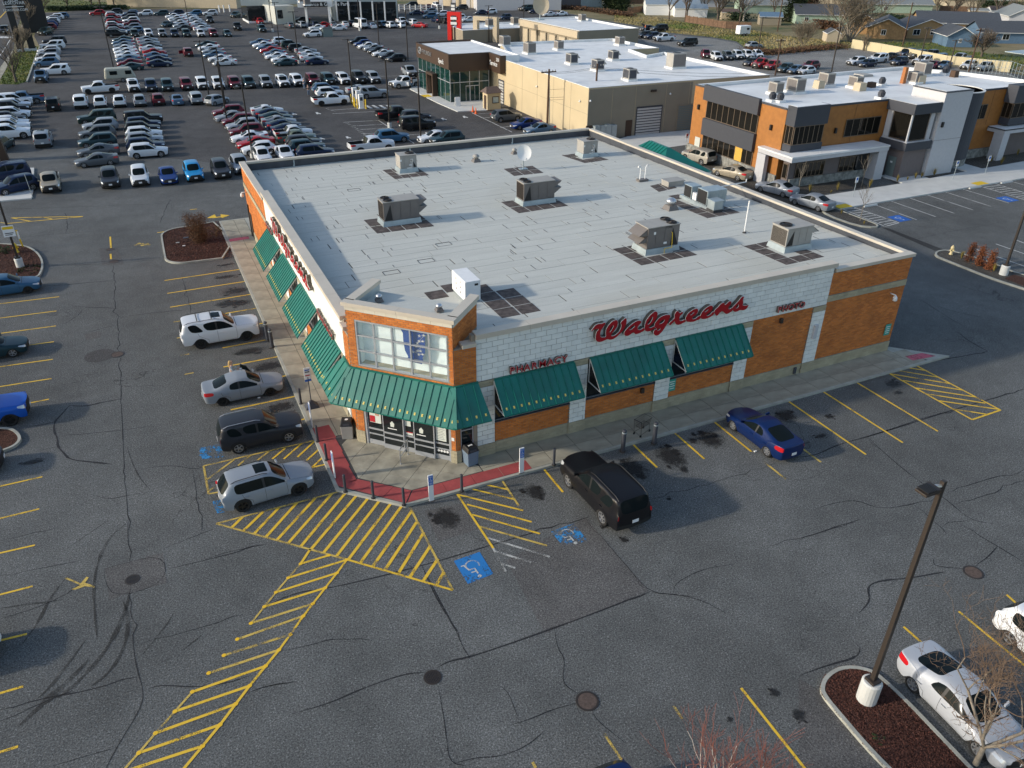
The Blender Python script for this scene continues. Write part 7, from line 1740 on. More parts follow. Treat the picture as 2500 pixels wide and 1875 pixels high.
def leafy(name,lab,cat,base,prof,n,m,seedv,s=(.03,.07),group=None,stem='bark',parts='crown'):
 """foliage: prof(t)->radius at height t*h; many small faces through the volume, in clumps"""
 rr=random.Random(seedv);t=thg(name,lab,cat,base,rr.uniform(0,6),group);h,f=prof;mb=MB();cl=[]
 for _ in range(max(8,n//60)):
  z=rr.uniform(.05,1);r=f(z)*math.sqrt(rr.uniform(.25,1));a=rr.uniform(0,6.28);cl.append((math.cos(a)*r,math.sin(a)*r,z*h))
 for i in range(n):
  c=cl[rr.randrange(len(cl))];k=h*.10;x,y,z=c[0]+rr.gauss(0,k),c[1]+rr.gauss(0,k),max(.02,c[2]+rr.gauss(0,k));u=Vector((rr.gauss(0,1),rr.gauss(0,1),rr.gauss(0,1))).normalized()*rr.uniform(*s);v=u.orthogonal().normalized()*u.length*.6
  P=Vector((x,y,z));mb.quad(P-u,P-v,P+u,P+v)
 lb(mb,parts,m,t)['kind']='stuff'
 mb=MB()
 for k in range(6):a=k*1.05;mb.tube((0,0,0),(math.cos(a)*f(.6)*.6,math.sin(a)*f(.6)*.6,h*.75),.03*h/1.5,.008,5)
 mb.tube((0,0,0),(0,0,h*.5),.04*h/1.5,.02,6);lb(mb,'stem',stem,t);return t
p=g('C1',1740,400,.11);leafy('clipped_shrub','brown cylinder-clipped shrub in the mulch bed at the store corner','shrub',(p.x,p.y+.3,.11),(2.3,lambda t:.35+.5*min(1,t*1.3)if t<.95 else .7),9000,'leaf_brown',2,(.02,.05))
p=g('C1',1850,330,.11);leafy('low_shrub','low dying shrub behind the clipped one','shrub',(p.x,p.y,.11),(.5,lambda t:.9),1500,'leaf_brown',3,(.02,.05))
p=g('C1',20,490,.11);leafy('low_shrub','low yellow-green shrub at the left edge of the hydrant bed','shrub',(p.x,p.y,.11),(.5,lambda t:.6),1200,'leaf_green',4,(.02,.05))
p=g('C1',260,640,.11);leafy('low_shrub','flat green ground shrub below the lamp foot','shrub',(p.x,p.y,.11),(.22,lambda t:.9),1800,'leaf_green',6,(.02,.05))
p=g('C6',430,1510,.11);leafy('weed','bright green weed on the near mulch bed','plant',(p.x,p.y,.11),(.15,lambda t:.25),500,'leaf_green',8,(.01,.03))
for i,(x,y)in enumerate(((785,290),(855,318),(930,345))):p=g('C7',x,y,.12);leafy('rusty_grass',['leftmost','middle','rightmost'][i]+' of three upright rust-coloured plants in the long bed','plant',(p.x,p.y,.12),(1.5,lambda t:.2*(1.1-t)+.03),1400,'leaf_rust',30+i,(.03,.08),'rust-coloured plants in the long bed')
def tuft(reg,x,y,h,lab,k,z=.12,m='leaf_straw',gp='straw grasses in the stone beds'):
 p=g(reg,x,y,z);rr=random.Random(k);t=thg('ornamental_grass',lab,'grass plant',(p.x,p.y,z),0,gp);mb=MB()
 for _ in range(70):a=rr.uniform(0,6.28);r=rr.uniform(0,.35)*h;q=Vector((math.cos(a)*r,math.sin(a)*r,h*rr.uniform(.5,1)));w=Vector((-math.sin(a),math.cos(a),0))*.02;mb.quad(-w,w,q*.6+w*.8,q)
 lb(mb,'blades',m,t)['kind']='stuff'
for i,(reg,x,y,h,lab)in enumerate((('C7',730,272,.8,'straw grass next to the pale hydrant'),('C7',965,362,.8,'straw grass at the foot of the bed lamp'),('B1',850,855,1.0,'straw grass in front of the office window, left'),('B1',1025,845,1.0,'tall straw grass in front of the office window, middle'),('B1',985,862,.4,'low yellow tuft below the office window'),('B1',1230,825,1.1,'straw grass at the office entrance path'),('B1',1405,790,.9,'first straw grass along the office side wall'),('B1',1470,780,.5,'small tuft second along the office side wall'),('B1',1520,770,.9,'third tuft along the office side wall'),('B1',1560,765,.8,'fourth tuft along the office side wall'),('B1',1640,750,1.0,'tall grass at the foot of the pale tower'),('B1',2000,665,1.0,'grass left of the pair by the far sign'),('B1',2065,680,1.1,'grass right of the pair by the far sign'),('B1',2170,620,.9,'grass at the far end of the office beds'),('B1',735,850,.6,'low grass at the stone corner of the office'),('B1',1050,995,.6,'tuft on the round kerb end'),('B1',1195,1060,.4,'yellow tuft at the tip of the round kerb end'))):tuft(reg,x,y,h,lab,50+i)
for i,(reg,x,y,h,lab)in enumerate((('B1',775,860,2.6,'bare sapling before the office window'),('B1',1180,815,2.6,'bare sapling at the office entrance'),('B1',1170,1040,2.8,'bare sapling on the round kerb end'))):p=g(reg,x,y,.12);brn('sapling',lab,'tree',(p.x,p.y,.12),h,.6,1,2,'bark_pale','twig',70+i,.03,.8,2,0,.008,trunk_h=h*.5)
for reg,x,y,w,l,m,lab in(('C1',1620,360,.45,.35,'charcoal','dark square valve lid in the mulch bed'),('C1',1548,403,.3,.2,'unit_light','pale round-cornered valve lid at the bed edge'),('C1',1603,430,.24,.12,'white','small white scrap in the mulch bed'),('E2',893,206,.18,.1,'white','white paper scrap behind the blue sedan'),('B6',722,776,.18,.12,'white','crumpled white scrap below the silver sedan')):
 p=g(reg,x,y,.11 if reg=='C1' else .01);t=MB();t.box(p.x-w/2,p.x+w/2,p.y-l/2,p.y+l/2,p.z,p.z+.05);o=t.build('valve_lid' if 'lid' in lab else 'paper_scrap',m,None,bevel=.015);tag(o,lab,'lid' if 'lid' in lab else 'litter')
 # ---- the woman at the open car door
cx,cy=12.0,16.9
p=onY('B6',520,535,15.45);px_,py_=p.x,p.y
t=thg('person','woman with long blonde hair and sunglasses in grey beside the open car door','person',(px_,py_,0),R(-10))
def skb(name,joints,edges,m,parent,root=0,sub=2):
 me=bpy.data.meshes.new(name);me.from_pydata([j[:3]for j in joints],edges,[]);o=bpy.data.objects.new(name,me);C.objects.link(o);o.parent=parent
 sk=o.modifiers.new('k','SKIN');sk.use_smooth_shade=True
 for v,j in zip(me.skin_vertices[0].data,joints):v.radius=(j[3],j[4]if len(j)>4 else j[3])
 me.skin_vertices[0].data[root].use_root=True
 s=o.modifiers.new('s','SUBSURF');s.levels=s.render_levels=sub;me.materials.append(M_[m]);return o
J=[(0,0,.92,.14,.11),(0,.0,1.15,.12,.09),(.02,0,1.36,.15,.10),(.03,0,1.46,.07),(.04,0,1.52,.045),(.05,0,1.58,.06),(.06,0,1.66,.085,.095),(.06,0,1.73,.07,.08),(.02,.17,1.40,.055),(.10,.25,1.18,.042),(.34,.20,1.10,.03),(.42,.18,1.10,.035,.02),(.02,-.17,1.40,.055),(.10,-.24,1.16,.042),(.32,-.16,1.12,.03),(.40,-.14,1.12,.035,.02),(0,.09,.85,.09),(.02,.10,.48,.065),(0,.10,.09,.04),(.13,.11,.04,.045,.03),(0,-.09,.85,.09),(.04,-.10,.48,.065),(.02,-.10,.09,.04),(.15,-.11,.04,.045,.03)]
E_=[(0,1),(1,2),(2,3),(3,4),(4,5),(5,6),(6,7),(2,8),(8,9),(9,10),(10,11),(2,12),(12,13),(13,14),(14,15),(0,16),(16,17),(17,18),(18,19),(0,20),(20,21),(21,22),(22,23)]
skb('body',J,E_,'skin',t)
s2=lambda idx,ed,add:[tuple(J[i][:3])+tuple(r+add for r in(J[i][3:]if len(J[i])>4 else(J[i][3],J[i][3])))for i in idx]
M_['top_grey']=mat('top_grey',(.36,.42,.46),.9)
skb('top',s2([0,1,2,8,9,10,12,13,14],0,.014),[(0,1),(1,2),(2,3),(3,4),(4,5),(2,6),(6,7),(7,8)],'top_grey',t)
skb('trousers',s2([0,16,17,18,20,21,22],0,.012),[(0,1),(1,2),(2,3),(0,4),(4,5),(5,6)],'denim',t)
skb('hair',[(.03,0,1.74,.085,.09),(-.02,0,1.68,.09,.09),(-.05,0,1.55,.075,.09),(-.07,0,1.38,.06,.09),(-.06,.0,1.26,.03,.06)],[(0,1),(1,2),(2,3),(3,4)],'hair',t)
mb=MB();mb.box(.135,.15,-.07,.07,1.655,1.69);lb(mb,'sunglasses','black',t);mb=MB();mb.hexa([(.145,-.012,1.61),(.165,-.012,1.61),(.165,.012,1.61),(.145,.012,1.61)],[(.14,-.01,1.655),(.15,-.01,1.655),(.15,.01,1.655),(.14,.01,1.655)]);lb(mb,'nose','skin',t);mb=MB();mb.box(.135,.146,-.025,.025,1.583,1.594);lb(mb,'mouth','poster_red',t)
for s in(-1,1):
 for k in range(4):mb=MB();y=s*.16+(-.03+k*.02);mb.path([(.42,y,1.10),(.47,y,1.10),(.495+.005*(k%2),y,1.075)],.009,5);lb(mb,'finger','skin',t)
 mb=MB();mb.path([(.40,s*.16-.04*s,1.10),(.43,s*.16-.06*s,1.09)],.01,5);lb(mb,'thumb','skin',t)
mb=MB();mb.hexa([(.45,-.1,.93),(.62,-.1,.93),(.62,.12,.93),(.45,.12,.93)],[(.47,-.06,1.12),(.58,-.06,1.12),(.58,.1,1.12),(.47,.1,1.12)]);o=MB.mesh(mb,'carrier_bag','white');b_=bpy.data.objects.new('carrier_bag',o);C.objects.link(b_);b_.matrix_world=Matrix.Translation((px_,py_,0))@Matrix.Rotation(R(-10),4,'Z');tag(b_,'white carrier bag held by the woman at the car door','bag')
sed=[o for o in C.objects if o.get('label','').startswith('dented silver sedan')][0]
mb=MB();x0,y0=.78,.86
mb.hexa([(x0,y0,.3),(x0-.62,y0+.78,.3),(x0-.66,y0+.72,.3),(x0-.02,y0-.04,.3)][::-1],[(x0,y0-.02,.92),(x0-.62,y0+.76,.92),(x0-.66,y0+.70,.92),(x0-.02,y0-.06,.92)][::-1])
o=lb(mb,'door','paint',sed);o.color=(.36,.38,.41,1)
mb=MB();mb.path([(x0-.1,y0+.05,.92),(x0-.35,y0+.3,1.3),(x0-.62,y0+.66,1.32),(x0-.63,y0+.72,.92)],.02,5);lb(mb,'door_frame','black',sed)
mb=MB();mb.quad((x0-.1,y0+.06,.93),(x0-.62,y0+.70,.93),(x0-.6,y0+.64,1.3),(x0-.35,y0+.32,1.28));lb(mb,'door_glass','glass_car',sed)
for tt in[o for o in C.objects if o.get('label','').startswith(('maroon SUV with a door','white pickup with an open door'))]:
 mb=MB();s=1;mb.hexa([(.6,s*.95,.45),(.35,s*1.75,.45),(.28,s*1.72,.45),(.54,s*.93,.45)][::-1],[(.6,s*.93,1.1),(.35,s*1.7,1.1),(.28,s*1.68,1.1),(.54,s*.91,1.1)][::-1]);o=lb(mb,'door','paint',tt);o.color=tt.children[0].color
tt=[o for o in C.objects if o.get('label','').startswith('white SUV with its tailgate')][0];mb=MB();mb.hexa([(-2.0,-.75,1.68),(-2.0,.75,1.68),(-2.75,.7,2.1),(-2.75,-.7,2.1)][::-1],[(-2.0,-.75,1.74),(-2.0,.75,1.74),(-2.75,.7,2.16),(-2.75,-.7,2.16)][::-1]);o=lb(mb,'tailgate','paint',tt);o.color=(.7,.7,.7,1)
tt=[o for o in C.objects if o.get('label','').startswith('dark sedan with its bonnet')][0];mb=MB();mb.hexa([(1.1,-.7,.98),(1.1,.7,.98),(1.75,.7,1.75),(1.75,-.7,1.75)][::-1],[(1.1,-.7,1.02),(1.1,.7,1.02),(1.72,.7,1.8),(1.72,-.7,1.8)][::-1]);o=lb(mb,'bonnet','paint',tt);o.color=(.02,.025,.03,1)
# ================================================================== BUILDINGS BEYOND
def bx(par,nm,m,x0,x1,y0,y1,z0,z1,bev=0):mb=MB();mb.box(x0,x1,y0,y1,z0,z1);return mb.build(nm,m,par,bevel=bev)
def frf(t,pts,z,wall,roof='roof_white',par=.35,th=.3,seg=None,cap='white'):
 """walls with a parapet round a recessed roof"""
 P=[(p[0],p[1])for p in pts];n=len(P)
 a=sum(P[i][0]*P[(i+1)%n][1]-P[(i+1)%n][0]*P[i][1]for i in range(n))
 if a<0:P=P[::-1]
 I=[]
 for i in range(n):
  p0,p1,p2=Vector(P[i-1]),Vector(P[i]),Vector(P[(i+1)%n]);d1,d2=(p1-p0).normalized(),(p2-p1).normalized();n1,n2=Vector((-d1.y,d1.x)),Vector((-d2.y,d2.x));b=(n1+n2);b=b.normalized()*(th/max(.3,b.normalized().dot(n1)));I.append((p1.x+b.x,p1.y+b.y))
 for i in range(n):
  j=(i+1)%n;M1,M2=[tuple(Vector(P[q]).lerp(Vector(I[q]),.7))for q in(i,j)];mb=MB();mb.hexa([(*P[i],0),(*P[j],0),(*M2,0),(*M1,0)],[(*P[i],z-.03),(*P[j],z-.03),(*M2,z-.03),(*M1,z-.03)]);mb.build('wall',wall,t)
  mb=MB();mb.hexa([(*M1,z-par-.3),(*M2,z-par-.3),(*I[j],z-par-.3),(*I[i],z-par-.3)],[(*M1,z-.031),(*M2,z-.031),(*I[j],z-.031),(*I[i],z-.031)]);mb.build('parapet_lining',roof,t)
  mb=MB();mb.hexa([(*P[i],z-.03),(*P[j],z-.03),(*I[j],z-.03),(*I[i],z-.03)],[(*P[i],z+.03),(*P[j],z+.03),(*I[j],z+.03),(*I[i],z+.03)]);mb.build('coping',cap,t)
 mb=MB();mb.prism(I,z-par-.3,z-par);mb.build('roof',roof,t);return I
def sunit(reg,x,y,z,lab,s=1.0,kind=0,m='unit_light',rz=0,gp='air conditioners on the far roofs'):
 p=G(reg,x,y,z);t=thg('rooftop_unit',lab,'air conditioner',(p.x,p.y,z),R(rz),gp);s*=.82;w,l,h=(1.1*s,1.4*s,1.15*s)if kind!=2 else(.8*s,.8*s,.85*s)
 mb=MB();mb.box(-w/2-.15,w/2+.15,-l/2-.15,l/2+.15,0,.25);lcb(mb,'mounting_kerb','roof_white',t)
 if kind==2:mb=MB();mb.lathe((0,0,.25),[(w/2,0),(w/2,h-.05),(w/2-.08,h)],12);lcb(mb,'cabinet','charcoal',t)
 else:mb=MB();mb.box(-w/2,w/2,-l/2,l/2,.25,.25+h);lcb(mb,'cabinet',m,t)
 mb=MB();mb.lathe((0,0,.25+h),[(w*.34,0),(w*.34,.05)],12);lcb(mb,'fan_ring','black',t)
 mb=MB();mb.box(-w/2-.01,-w/2,-l/2+.1,l/2-.1,.4,.1+h);mb.box(-w/2+.1,w/2-.1,-l/2-.01,-l/2,.4,.1+h);lcb(mb,'grille','unit_grey' if kind==0 else 'charcoal',t)
 if kind==1:mb=MB();mb.hexa([(w/2,-l/2+.1,h-.4),(w/2+.5,-l/2+.1,h-.4),(w/2+.5,l/2-.1,h-.4),(w/2,l/2-.1,h-.4)],[(w/2,-l/2+.1,h+.1),(w/2+.02,-l/2+.1,h+.1),(w/2+.02,l/2-.1,h+.1),(w/2,l/2-.1,h+.1)]);lcb(mb,'intake_hood',m,t)
 return t
 # ---- the tan dealership with its glass showroom
dl=thg('dealership','tan car dealership with dark bronze fascia and green glass showroom','dealership',(48.25,62.4,0));HZ=6.55
rp=[G(*a,HZ)for a in(('A5',732,488),('A5',1335,685),('A6',345,440),('A6',840,404),('A6',275,283),('A5',1970,400),('A5',1830,425),('A5',1705,380),('A5',1925,370),('A5',1570,297),('A5',700,330),('A5',855,440))]
rp[1]=Vector((48.25,62.4,0));rp[0]=Vector((48.25,95,0));rp[2].y=62.4;rp[-1].x=max(rp[-1].x,50);rp[-1].y=95.2
frf(dl,rp,HZ,'tan_wall')
for a in(67.0,72.0,77.0,82.0):bx(dl,'panel_joint','taupe',48.235,48.26,a,a+.04,0,HZ-.1)
bx(dl,'panel_joint','taupe',48.235,48.255,62.4,88,3.3,3.33)
bx(dl,'wall_cladding','taupe',48.25,71,62.3,62.39,0,HZ-.2)
for a in(51.8,55.4,60.2,64,68):bx(dl,'panel_joint','tan_wall',a,a+.03,62.285,62.301,0,HZ-.2)
def roller(par,F,a0,a1,z0,z1,n,m='roller',m2='charcoal',nm='roller_door'):
 mb=MB();F.box(mb,a0-.12,a1+.12,z1,z1+.12,0,.06);F.box(mb,a0-.12,a0,z0,z1,0,.06);F.box(mb,a1,a1+.12,z0,z1,0,.06);o=mb.build(nm,m2,par)
 h=(z1-z0)/n
 for i in range(n):p=MB();F.box(p,a0,a1,z0+i*h+.012,z0+(i+.72)*h,.01,.035);p.build('slat',m,o)
 p=MB();F.box(p,a0,a1,z0,z1,.002,.009);p.build('door_leaf',m2,o)
FD=Face((0,62.28,0),(1,0,0),(0,-1,0))
q0,q1=onY('A5',1740,1030,62.28),onY('A5',1945,815,62.28);roller(dl,FD,onY('A5',1750,920,62.28).x,q1.x,.02,q1.z,10)
q1=onY('A5',2190,805,62.28);roller(dl,FD,onY('A5',2065,920,62.28).x,onY('A5',2190,900,62.28).x+1.5,.02,q1.z,14,'door_grey','taupe')
for reg,xa,xb,zt in(('A5',1665,1712,2.1),('A5',1360,1405,1.9)):bx(dl,'door','bronze',onY(reg,xa,985,62.28).x,onY(reg,xb,985,62.28).x,62.22,62.29,0,zt)
for reg,x,y in(('A5',980,668),('A5',1312,782)):q=onX(reg,x,y,48.1);mb=MB();mb.lathe((48.1,q.y,q.z-.1),[(.06,0),(.14,.08),(.06,.25)],10);mb.build('security_camera','white',dl)
for reg,x,y in(('A5',1395,780),('A5',2012,725)):q=onY(reg,x,y,62.1);mb=MB();mb.lathe((q.x,62.1,q.z-.1),[(.06,0),(.14,.08),(.06,.25)],10);mb.build('security_camera','white',dl)
q=onY('A5',1880,700,62.28);bx(dl,'wall_lamp','dark_metal',q.x-.4,q.x+.4,62.05,62.29,q.z-.1,q.z+.15)
SX0,SX1,SY0,SY1,SH_,SF=40.8,47.4,92.6,107.5,7.2,4.95
for a,b,c,d in((SX0-.25,SX0+.1,SY0-.25,SY1),(SX0+.11,SX1-.1,SY0-.25,SY0+.1),(SX1-.09,SX1+.25,88.0,SY0+.1),(SX1+.26,48.3,88.0,88.3)):f_=MB();f_.box(a,b,c,d,SF if d>92.7 or b<47 else 4.6,SH_);f_.build('fascia','bronze',dl)
bx(dl,'roof','roof_white',SX0+.11,50.49,SY0+.11,SY1,SH_-.5,SH_-.2);bx(dl,'roof','roof_white',SX1+.26,50.5,88.31,SY0+.1,SH_-.5,SH_-.2);bx(dl,'wall','roof_white',50.5,50.8,88.3,SY1,3,SH_);bx(dl,'wall','roof_white',48.31,50.49,88.0,88.3,6.0,SH_);bx(dl,'wall','bronze',SX0-.2,50.8,SY1,SY1+.2,SF,SH_+.1)
roller(dl,Face((48.2,0,0),(0,1,0),(-1,0,0)),88.6,90.4,0,3.4,8)
FSL,FSF=Face((SX0,0,0),(0,1,0),(-1,0,0)),Face((0,SY0,0),(1,0,0),(0,-1,0))
def curtain(F,a0,a1,n,zs,gm='glass_green'):
 mb=MB()
 for i in range(n+1):a=a0+(a1-a0)*i/n;F.box(mb,a-.04,a+.04,0,SF,-.02,.05)
 for z in zs:F.box(mb,a0,a1,z-.05,z+.05,-.02,.03)
 o=mb.build('curtain_wall','alu',dl)
 zz=[0]+list(zs)+[SF]
 for i in range(n):
  for za,zb_ in zip(zz[:-1],zz[1:]):p=MB();F.box(p,a0+(a1-a0)*i/n+.045,a0+(a1-a0)*(i+1)/n-.045,za+.06,zb_-.06,-.03,-.01);p.build('pane',gm,o)
curtain(FSL,SY0,SY1,7,(3.0,));curtain(FSF,SX0,SX1,4,(3.0,))
bx(dl,'interior_floor','concrete_new',SX0+.2,48.1,SY0+.2,106,.02,.1)
for k in range(3):bx(dl,'door','alu',43.4+k*.75,43.45+k*.75,SY0-.1,SY0-.03,0,2.35)
bx(dl,'door','alu',43.4,45.7,SY0-.1,SY0-.03,2.35,2.45)
for yy in(98.2,100.9):bx(dl,'entrance_frame','bronze',SX0-.9,SX0-.1,yy,yy+.5,0,3.2)
bx(dl,'entrance_frame','bronze',SX0-.9,SX0-.1,98.2,101.4,3.21,3.6);bx(dl,'door','white',SX0-.15,SX0-.08,99.1,100.5,0,2.4)
T_=lambda s,size,mw,m='white',par=dl:text(s,size,m,'lettering',par,mw,.03)
T_('HYUNDAI',.95,frame((SX0-.3,104.3,5.9),(0,-1,0),(-1,0,0)),'steel');T_('Speck',1.0,frame((SX0-.3,96.8,5.5),(0,-1,0),(-1,0,0)));T_('Service',1.0,frame((SX1-.12,91.9,5.5),(0,-1,0),(-1,0,0)));T_('250',.7,frame((SX1-.12,89.4,6.3),(0,-1,0),(-1,0,0)))
mb=MB()
for k in range(20):a,b=k*.314,(k+1)*.314;mb.tube((SX0-.33,105.6-math.cos(a)*.75,6.2+math.sin(a)*.5),(SX0-.33,105.6-math.cos(b)*.75,6.2+math.sin(b)*.5),.07,n=5)
mb.tube((SX0-.33,105.9,5.85),(SX0-.33,105.75,6.55),.06,n=5);mb.tube((SX0-.33,105.3,6.55),(SX0-.33,105.45,5.85),.06,n=5);mb.tube((SX0-.33,105.8,6.2),(SX0-.33,105.4,6.2),.06,n=5);mb.build('emblem','steel',dl)
for i,(x,y,s,k)in enumerate(((735,355,1.3,0),(925,415,1.4,0),(1150,385,1.1,0),(1250,495,1.2,1),(1570,465,1.1,1),(1620,350,1.1,0),(1450,545,1.2,1),(1695,620,1.2,1))):sunit('A5',x,y,HZ-.35,['corner unit by the showroom roof step','larger unit right of the step','unit with dark coils left of centre','unit with hood in the front left of the white roof','unit with hood in the middle of the white roof','unit at the back edge of the white roof','unit behind the second power pole top','unit with hood nearest the front wall'][i]+' on the tan dealership',s*1.15,k,'unit_light')
sunit('A5',2050,525,HZ-.35,'big ribbed unit at the right end of the dealership roof',2.0,0,'unit_light',90)
w_=[G('A5',*a)for a in((0,690),(220,800),(370,865),(600,855),(700,840),(640,740),(80,640))];mb=MB();mb.prism([(p.x,p.y)for p in w_],0,.12);struct(mb,'pavement','concrete_new')
q=G('A5',135,745);sheet('tactile_pad',[(q.x-.8,q.y-1),(q.x+.6,q.y-1),(q.x+.6,q.y+1),(q.x-.8,q.y+1)],.13,'yellow_solid',lot)
q=G('A5',640,852);t=thg('kiosk','little tan timber kiosk with a shingled roof before the tan wall','kiosk',(q.x+.3,q.y+1,0),0)
mb=MB();mb.box(-1.1,1.1,-.9,.9,.1,2.5);lcb(mb,'wall','tan_wall',t);mb=MB();mb.hexa([(-1.4,-1.2,2.5),(1.4,-1.2,2.5),(1.4,1.2,2.5),(-1.4,1.2,2.5)],[(-.9,-.05,3.3),(.9,-.05,3.3),(.9,.05,3.3),(-.9,.05,3.3)]);lcb(mb,'roof','shingle_brown',t)
mb=MB();mb.box(-.3,.8,-.95,-.9,1.0,2.0);lcb(mb,'window','bronze',t);mb=MB();mb.box(-.2,.7,-.97,-.95,1.1,1.9);lcb(mb,'pane','glass_bright',t);mb=MB();mb.box(-1.16,-1.1,-.5,.3,.15,2.1);lcb(mb,'door','bronze',t);mb=MB();mb.box(-1.3,1.3,-1.1,1.1,0,.1);lcb(mb,'base','wood_pole',t)
for i,(x,y)in enumerate(((488,862),(511,878))):
 q=G('A5',x,y);t=thg('traffic_cone',['left','right'][i]+' one of two orange cones by the kiosk','cone',(q.x,q.y,.0),group='cones by the kiosk');mb=MB();mb.box(-.22,.22,-.22,.22,0,.04);lcb(mb,'base','orange',t);mb=MB();mb.lathe((0,0,.04),[(.17,0),(.04,.85)],12);lcb(mb,'cone','orange',t);mb=MB();mb.lathe((0,0,.4),[(.105,0),(.075,.18)],12);lcb(mb,'band','white',t)
q=G('A5',370,822);t=thg('easel_sign','white folding board standing on the showroom walk','sign',(q.x,q.y,.12));mb=MB();mb.hexa([(-.4,-.35,0),(.4,-.35,0),(.4,-.3,0),(-.4,-.3,0)],[(-.4,-.05,1.3),(.4,-.05,1.3),(.4,0,1.3),(-.4,0,1.3)]);lcb(mb,'board','white',t);mb=MB();mb.hexa([(-.4,.3,0),(.4,.3,0),(.4,.35,0),(-.4,.35,0)],[(-.4,.01,1.3),(.4,.01,1.3),(.4,.06,1.3),(-.4,.06,1.3)]);lcb(mb,'board','white',t)
for i,(x,y,lab)in enumerate(((1160,150,'white charging cabinet at the back'),(1190,175,'white charging cabinet in the middle'),(1210,205,'white charging cabinet at the front'))):
 q=G('A4',x,y);t=thg('car_charger',lab+' of the charger group','charger',(q.x,q.y,0),group='car chargers');mb=MB();mb.box(-.35,.35,-.3,.3,0,2.1);lcb(mb,'cabinet','unit_white',t,bevel=.03);mb=MB();mb.box(-.2,.2,-.32,-.3,1.2,1.7);lcb(mb,'screen','charcoal',t);mb=MB();mb.box(-.5,.5,-.5,.5,0,.1);lcb(mb,'base','concrete_new',t)
for i,(x,y)in enumerate(((1133,165),(1150,185),(1178,205),(1197,160),(1232,205),(1245,208),(1180,150),(1160,195))):q=G('A4',x,y);mb=MB();mb.lathe((q.x,q.y,0),[(.09,0),(.09,1.35),(.05,1.4)],10);o=mb.build('safety_bollard','yellow_solid');tag(o,'yellow safety post guarding the white charging cabinets','bollard','yellow safety posts round the chargers')
for k in range(4):x=1240+k*55;rib('crossing_bar','A4',[(x,180),(x+45,205)],.45,'white_line',.016)
WL=[('A4',(1068,312),(1340,297)),('A4',(1150,340),(1375,327)),('A4',(1200,368),(1430,355)),('A4',(1220,400),(1330,395)),('A4',(1225,432),(1320,428)),('A4',(1340,297),(1615,475)),('A4',(975,218),(1180,205)),('A4',(985,245),(1330,228)),('A4',(1560,410),(1700,402)),('A4',(1580,443),(1670,440)),('A5',(480,870),(790,1020)),('A5',(505,880),(640,872)),('A5',(560,910),(640,905)),('A5',(630,945),(690,940)),('A5',(700,985),(775,975)),('A3',(1340,590),(1650,580)),('A3',(1340,620),(1480,615)),('A1',(1080,655),(1130,657)),('A1',(1230,652),(1260,652)),('A1',(1350,648),(1395,648)),('A1',(1495,642),(1520,642))]
for reg,a,b in WL:rib('parking_line',reg,[a,b],.12,'white_line',.012)
for x0,y0,x1,y1 in((930,205,995,240),(1085,320,1290,455)):
 for k in range(12 if x0>1000 else 4):t_=k/(12 if x0>1000 else 4);x,y=x0+(x1-x0)*t_,y0+(y1-y0)*t_;rib('stall_lettering','A4',[(x,y),(x+30,y-3)],.22,'white_worn',.012)
for x,y in((690,248),(875,243),(905,438),(1108,430),(1845,288),(2010,272)):blob('painted_arrow','A4',[(x-22,y-8),(x-5,y-10),(x-2,y-5),(x+22,y+2),(x+20,y+6),(x-2,y+2),(x,y+8),(x-12,y+6)],'white_line',.016)
for a,b in(((1245,930),(1530,1033)),((1355,910),(1650,1013)),((1478,892),(1770,992)),((1588,872),(1888,970)),((1702,853),(2003,948)),((1812,835),(2115,926)),((1105,945),(1418,1052)),((1060,965),(1330,1075)),((1418,1052),(1330,1075)),((1920,815),(2212,905)),((2020,800),(2212,860)),((2120,785),(2212,812))):
 rib('parking_line','B1',[a,b],.1,'white_line',.016)
for k in range(9):rib('hatch_line','B1',[(1065+k*32,967+k*12),(1150+k*32,958+k*11)],.1,'white_line',.012)
for k in range(9):rib('hatch_line','B1',[(1925+k*34,815+k*10),(2030+k*34,803+k*10)],.1,'white_line',.012)
for x,y in((1420,1024),(2105,902)):q=G('B1',x,y);sheet('painted_symbol',[(q.x-.8,q.y-.8),(q.x+.8,q.y-.8),(q.x+.8,q.y+.8),(q.x-.8,q.y+.8)],.018,'blue_sign',lot);wheelchair(q,(-1,0),.6,'white',.022)
for a in((('C7',980,165),('C7',1240,255)),(('C7',825,200),('C7',1240,345)),(('C7',1130,138),('C7',1240,180))):ribbon('parking_line',[G(*a[0]),G(*a[1])],.1,'white_line',.016)
for reg,x,y in(('B1',1060,945),('B1',1930,800)):q=G(reg,x,y,.14);sheet('tactile_pad',[(q.x-.9,q.y-.5),(q.x+.9,q.y-.5),(q.x+.9,q.y+.5),(q.x-.9,q.y+.5)],.146,'yellow_solid',lot)
for i,(x,y,lab)in enumerate(((1235,945,'concrete wheel stop nearest the store'),(1900,830,'concrete wheel stop in the middle of the office bays'),(2100,797,'concrete wheel stop at the right of the office bays'))):q=G('B1',x,y);mb=MB();mb.hexa([(q.x-.9,q.y-.12,.01),(q.x+.9,q.y-.12,.01),(q.x+.9,q.y+.12,.01),(q.x-.9,q.y+.12,.01)],[(q.x-.88,q.y-.06,.15),(q.x+.88,q.y-.06,.15),(q.x+.88,q.y+.06,.15),(q.x-.88,q.y+.06,.15)]);o=mb.build('wheel_stop','concrete_new');tag(o,lab,'wheel stop','wheel stops')
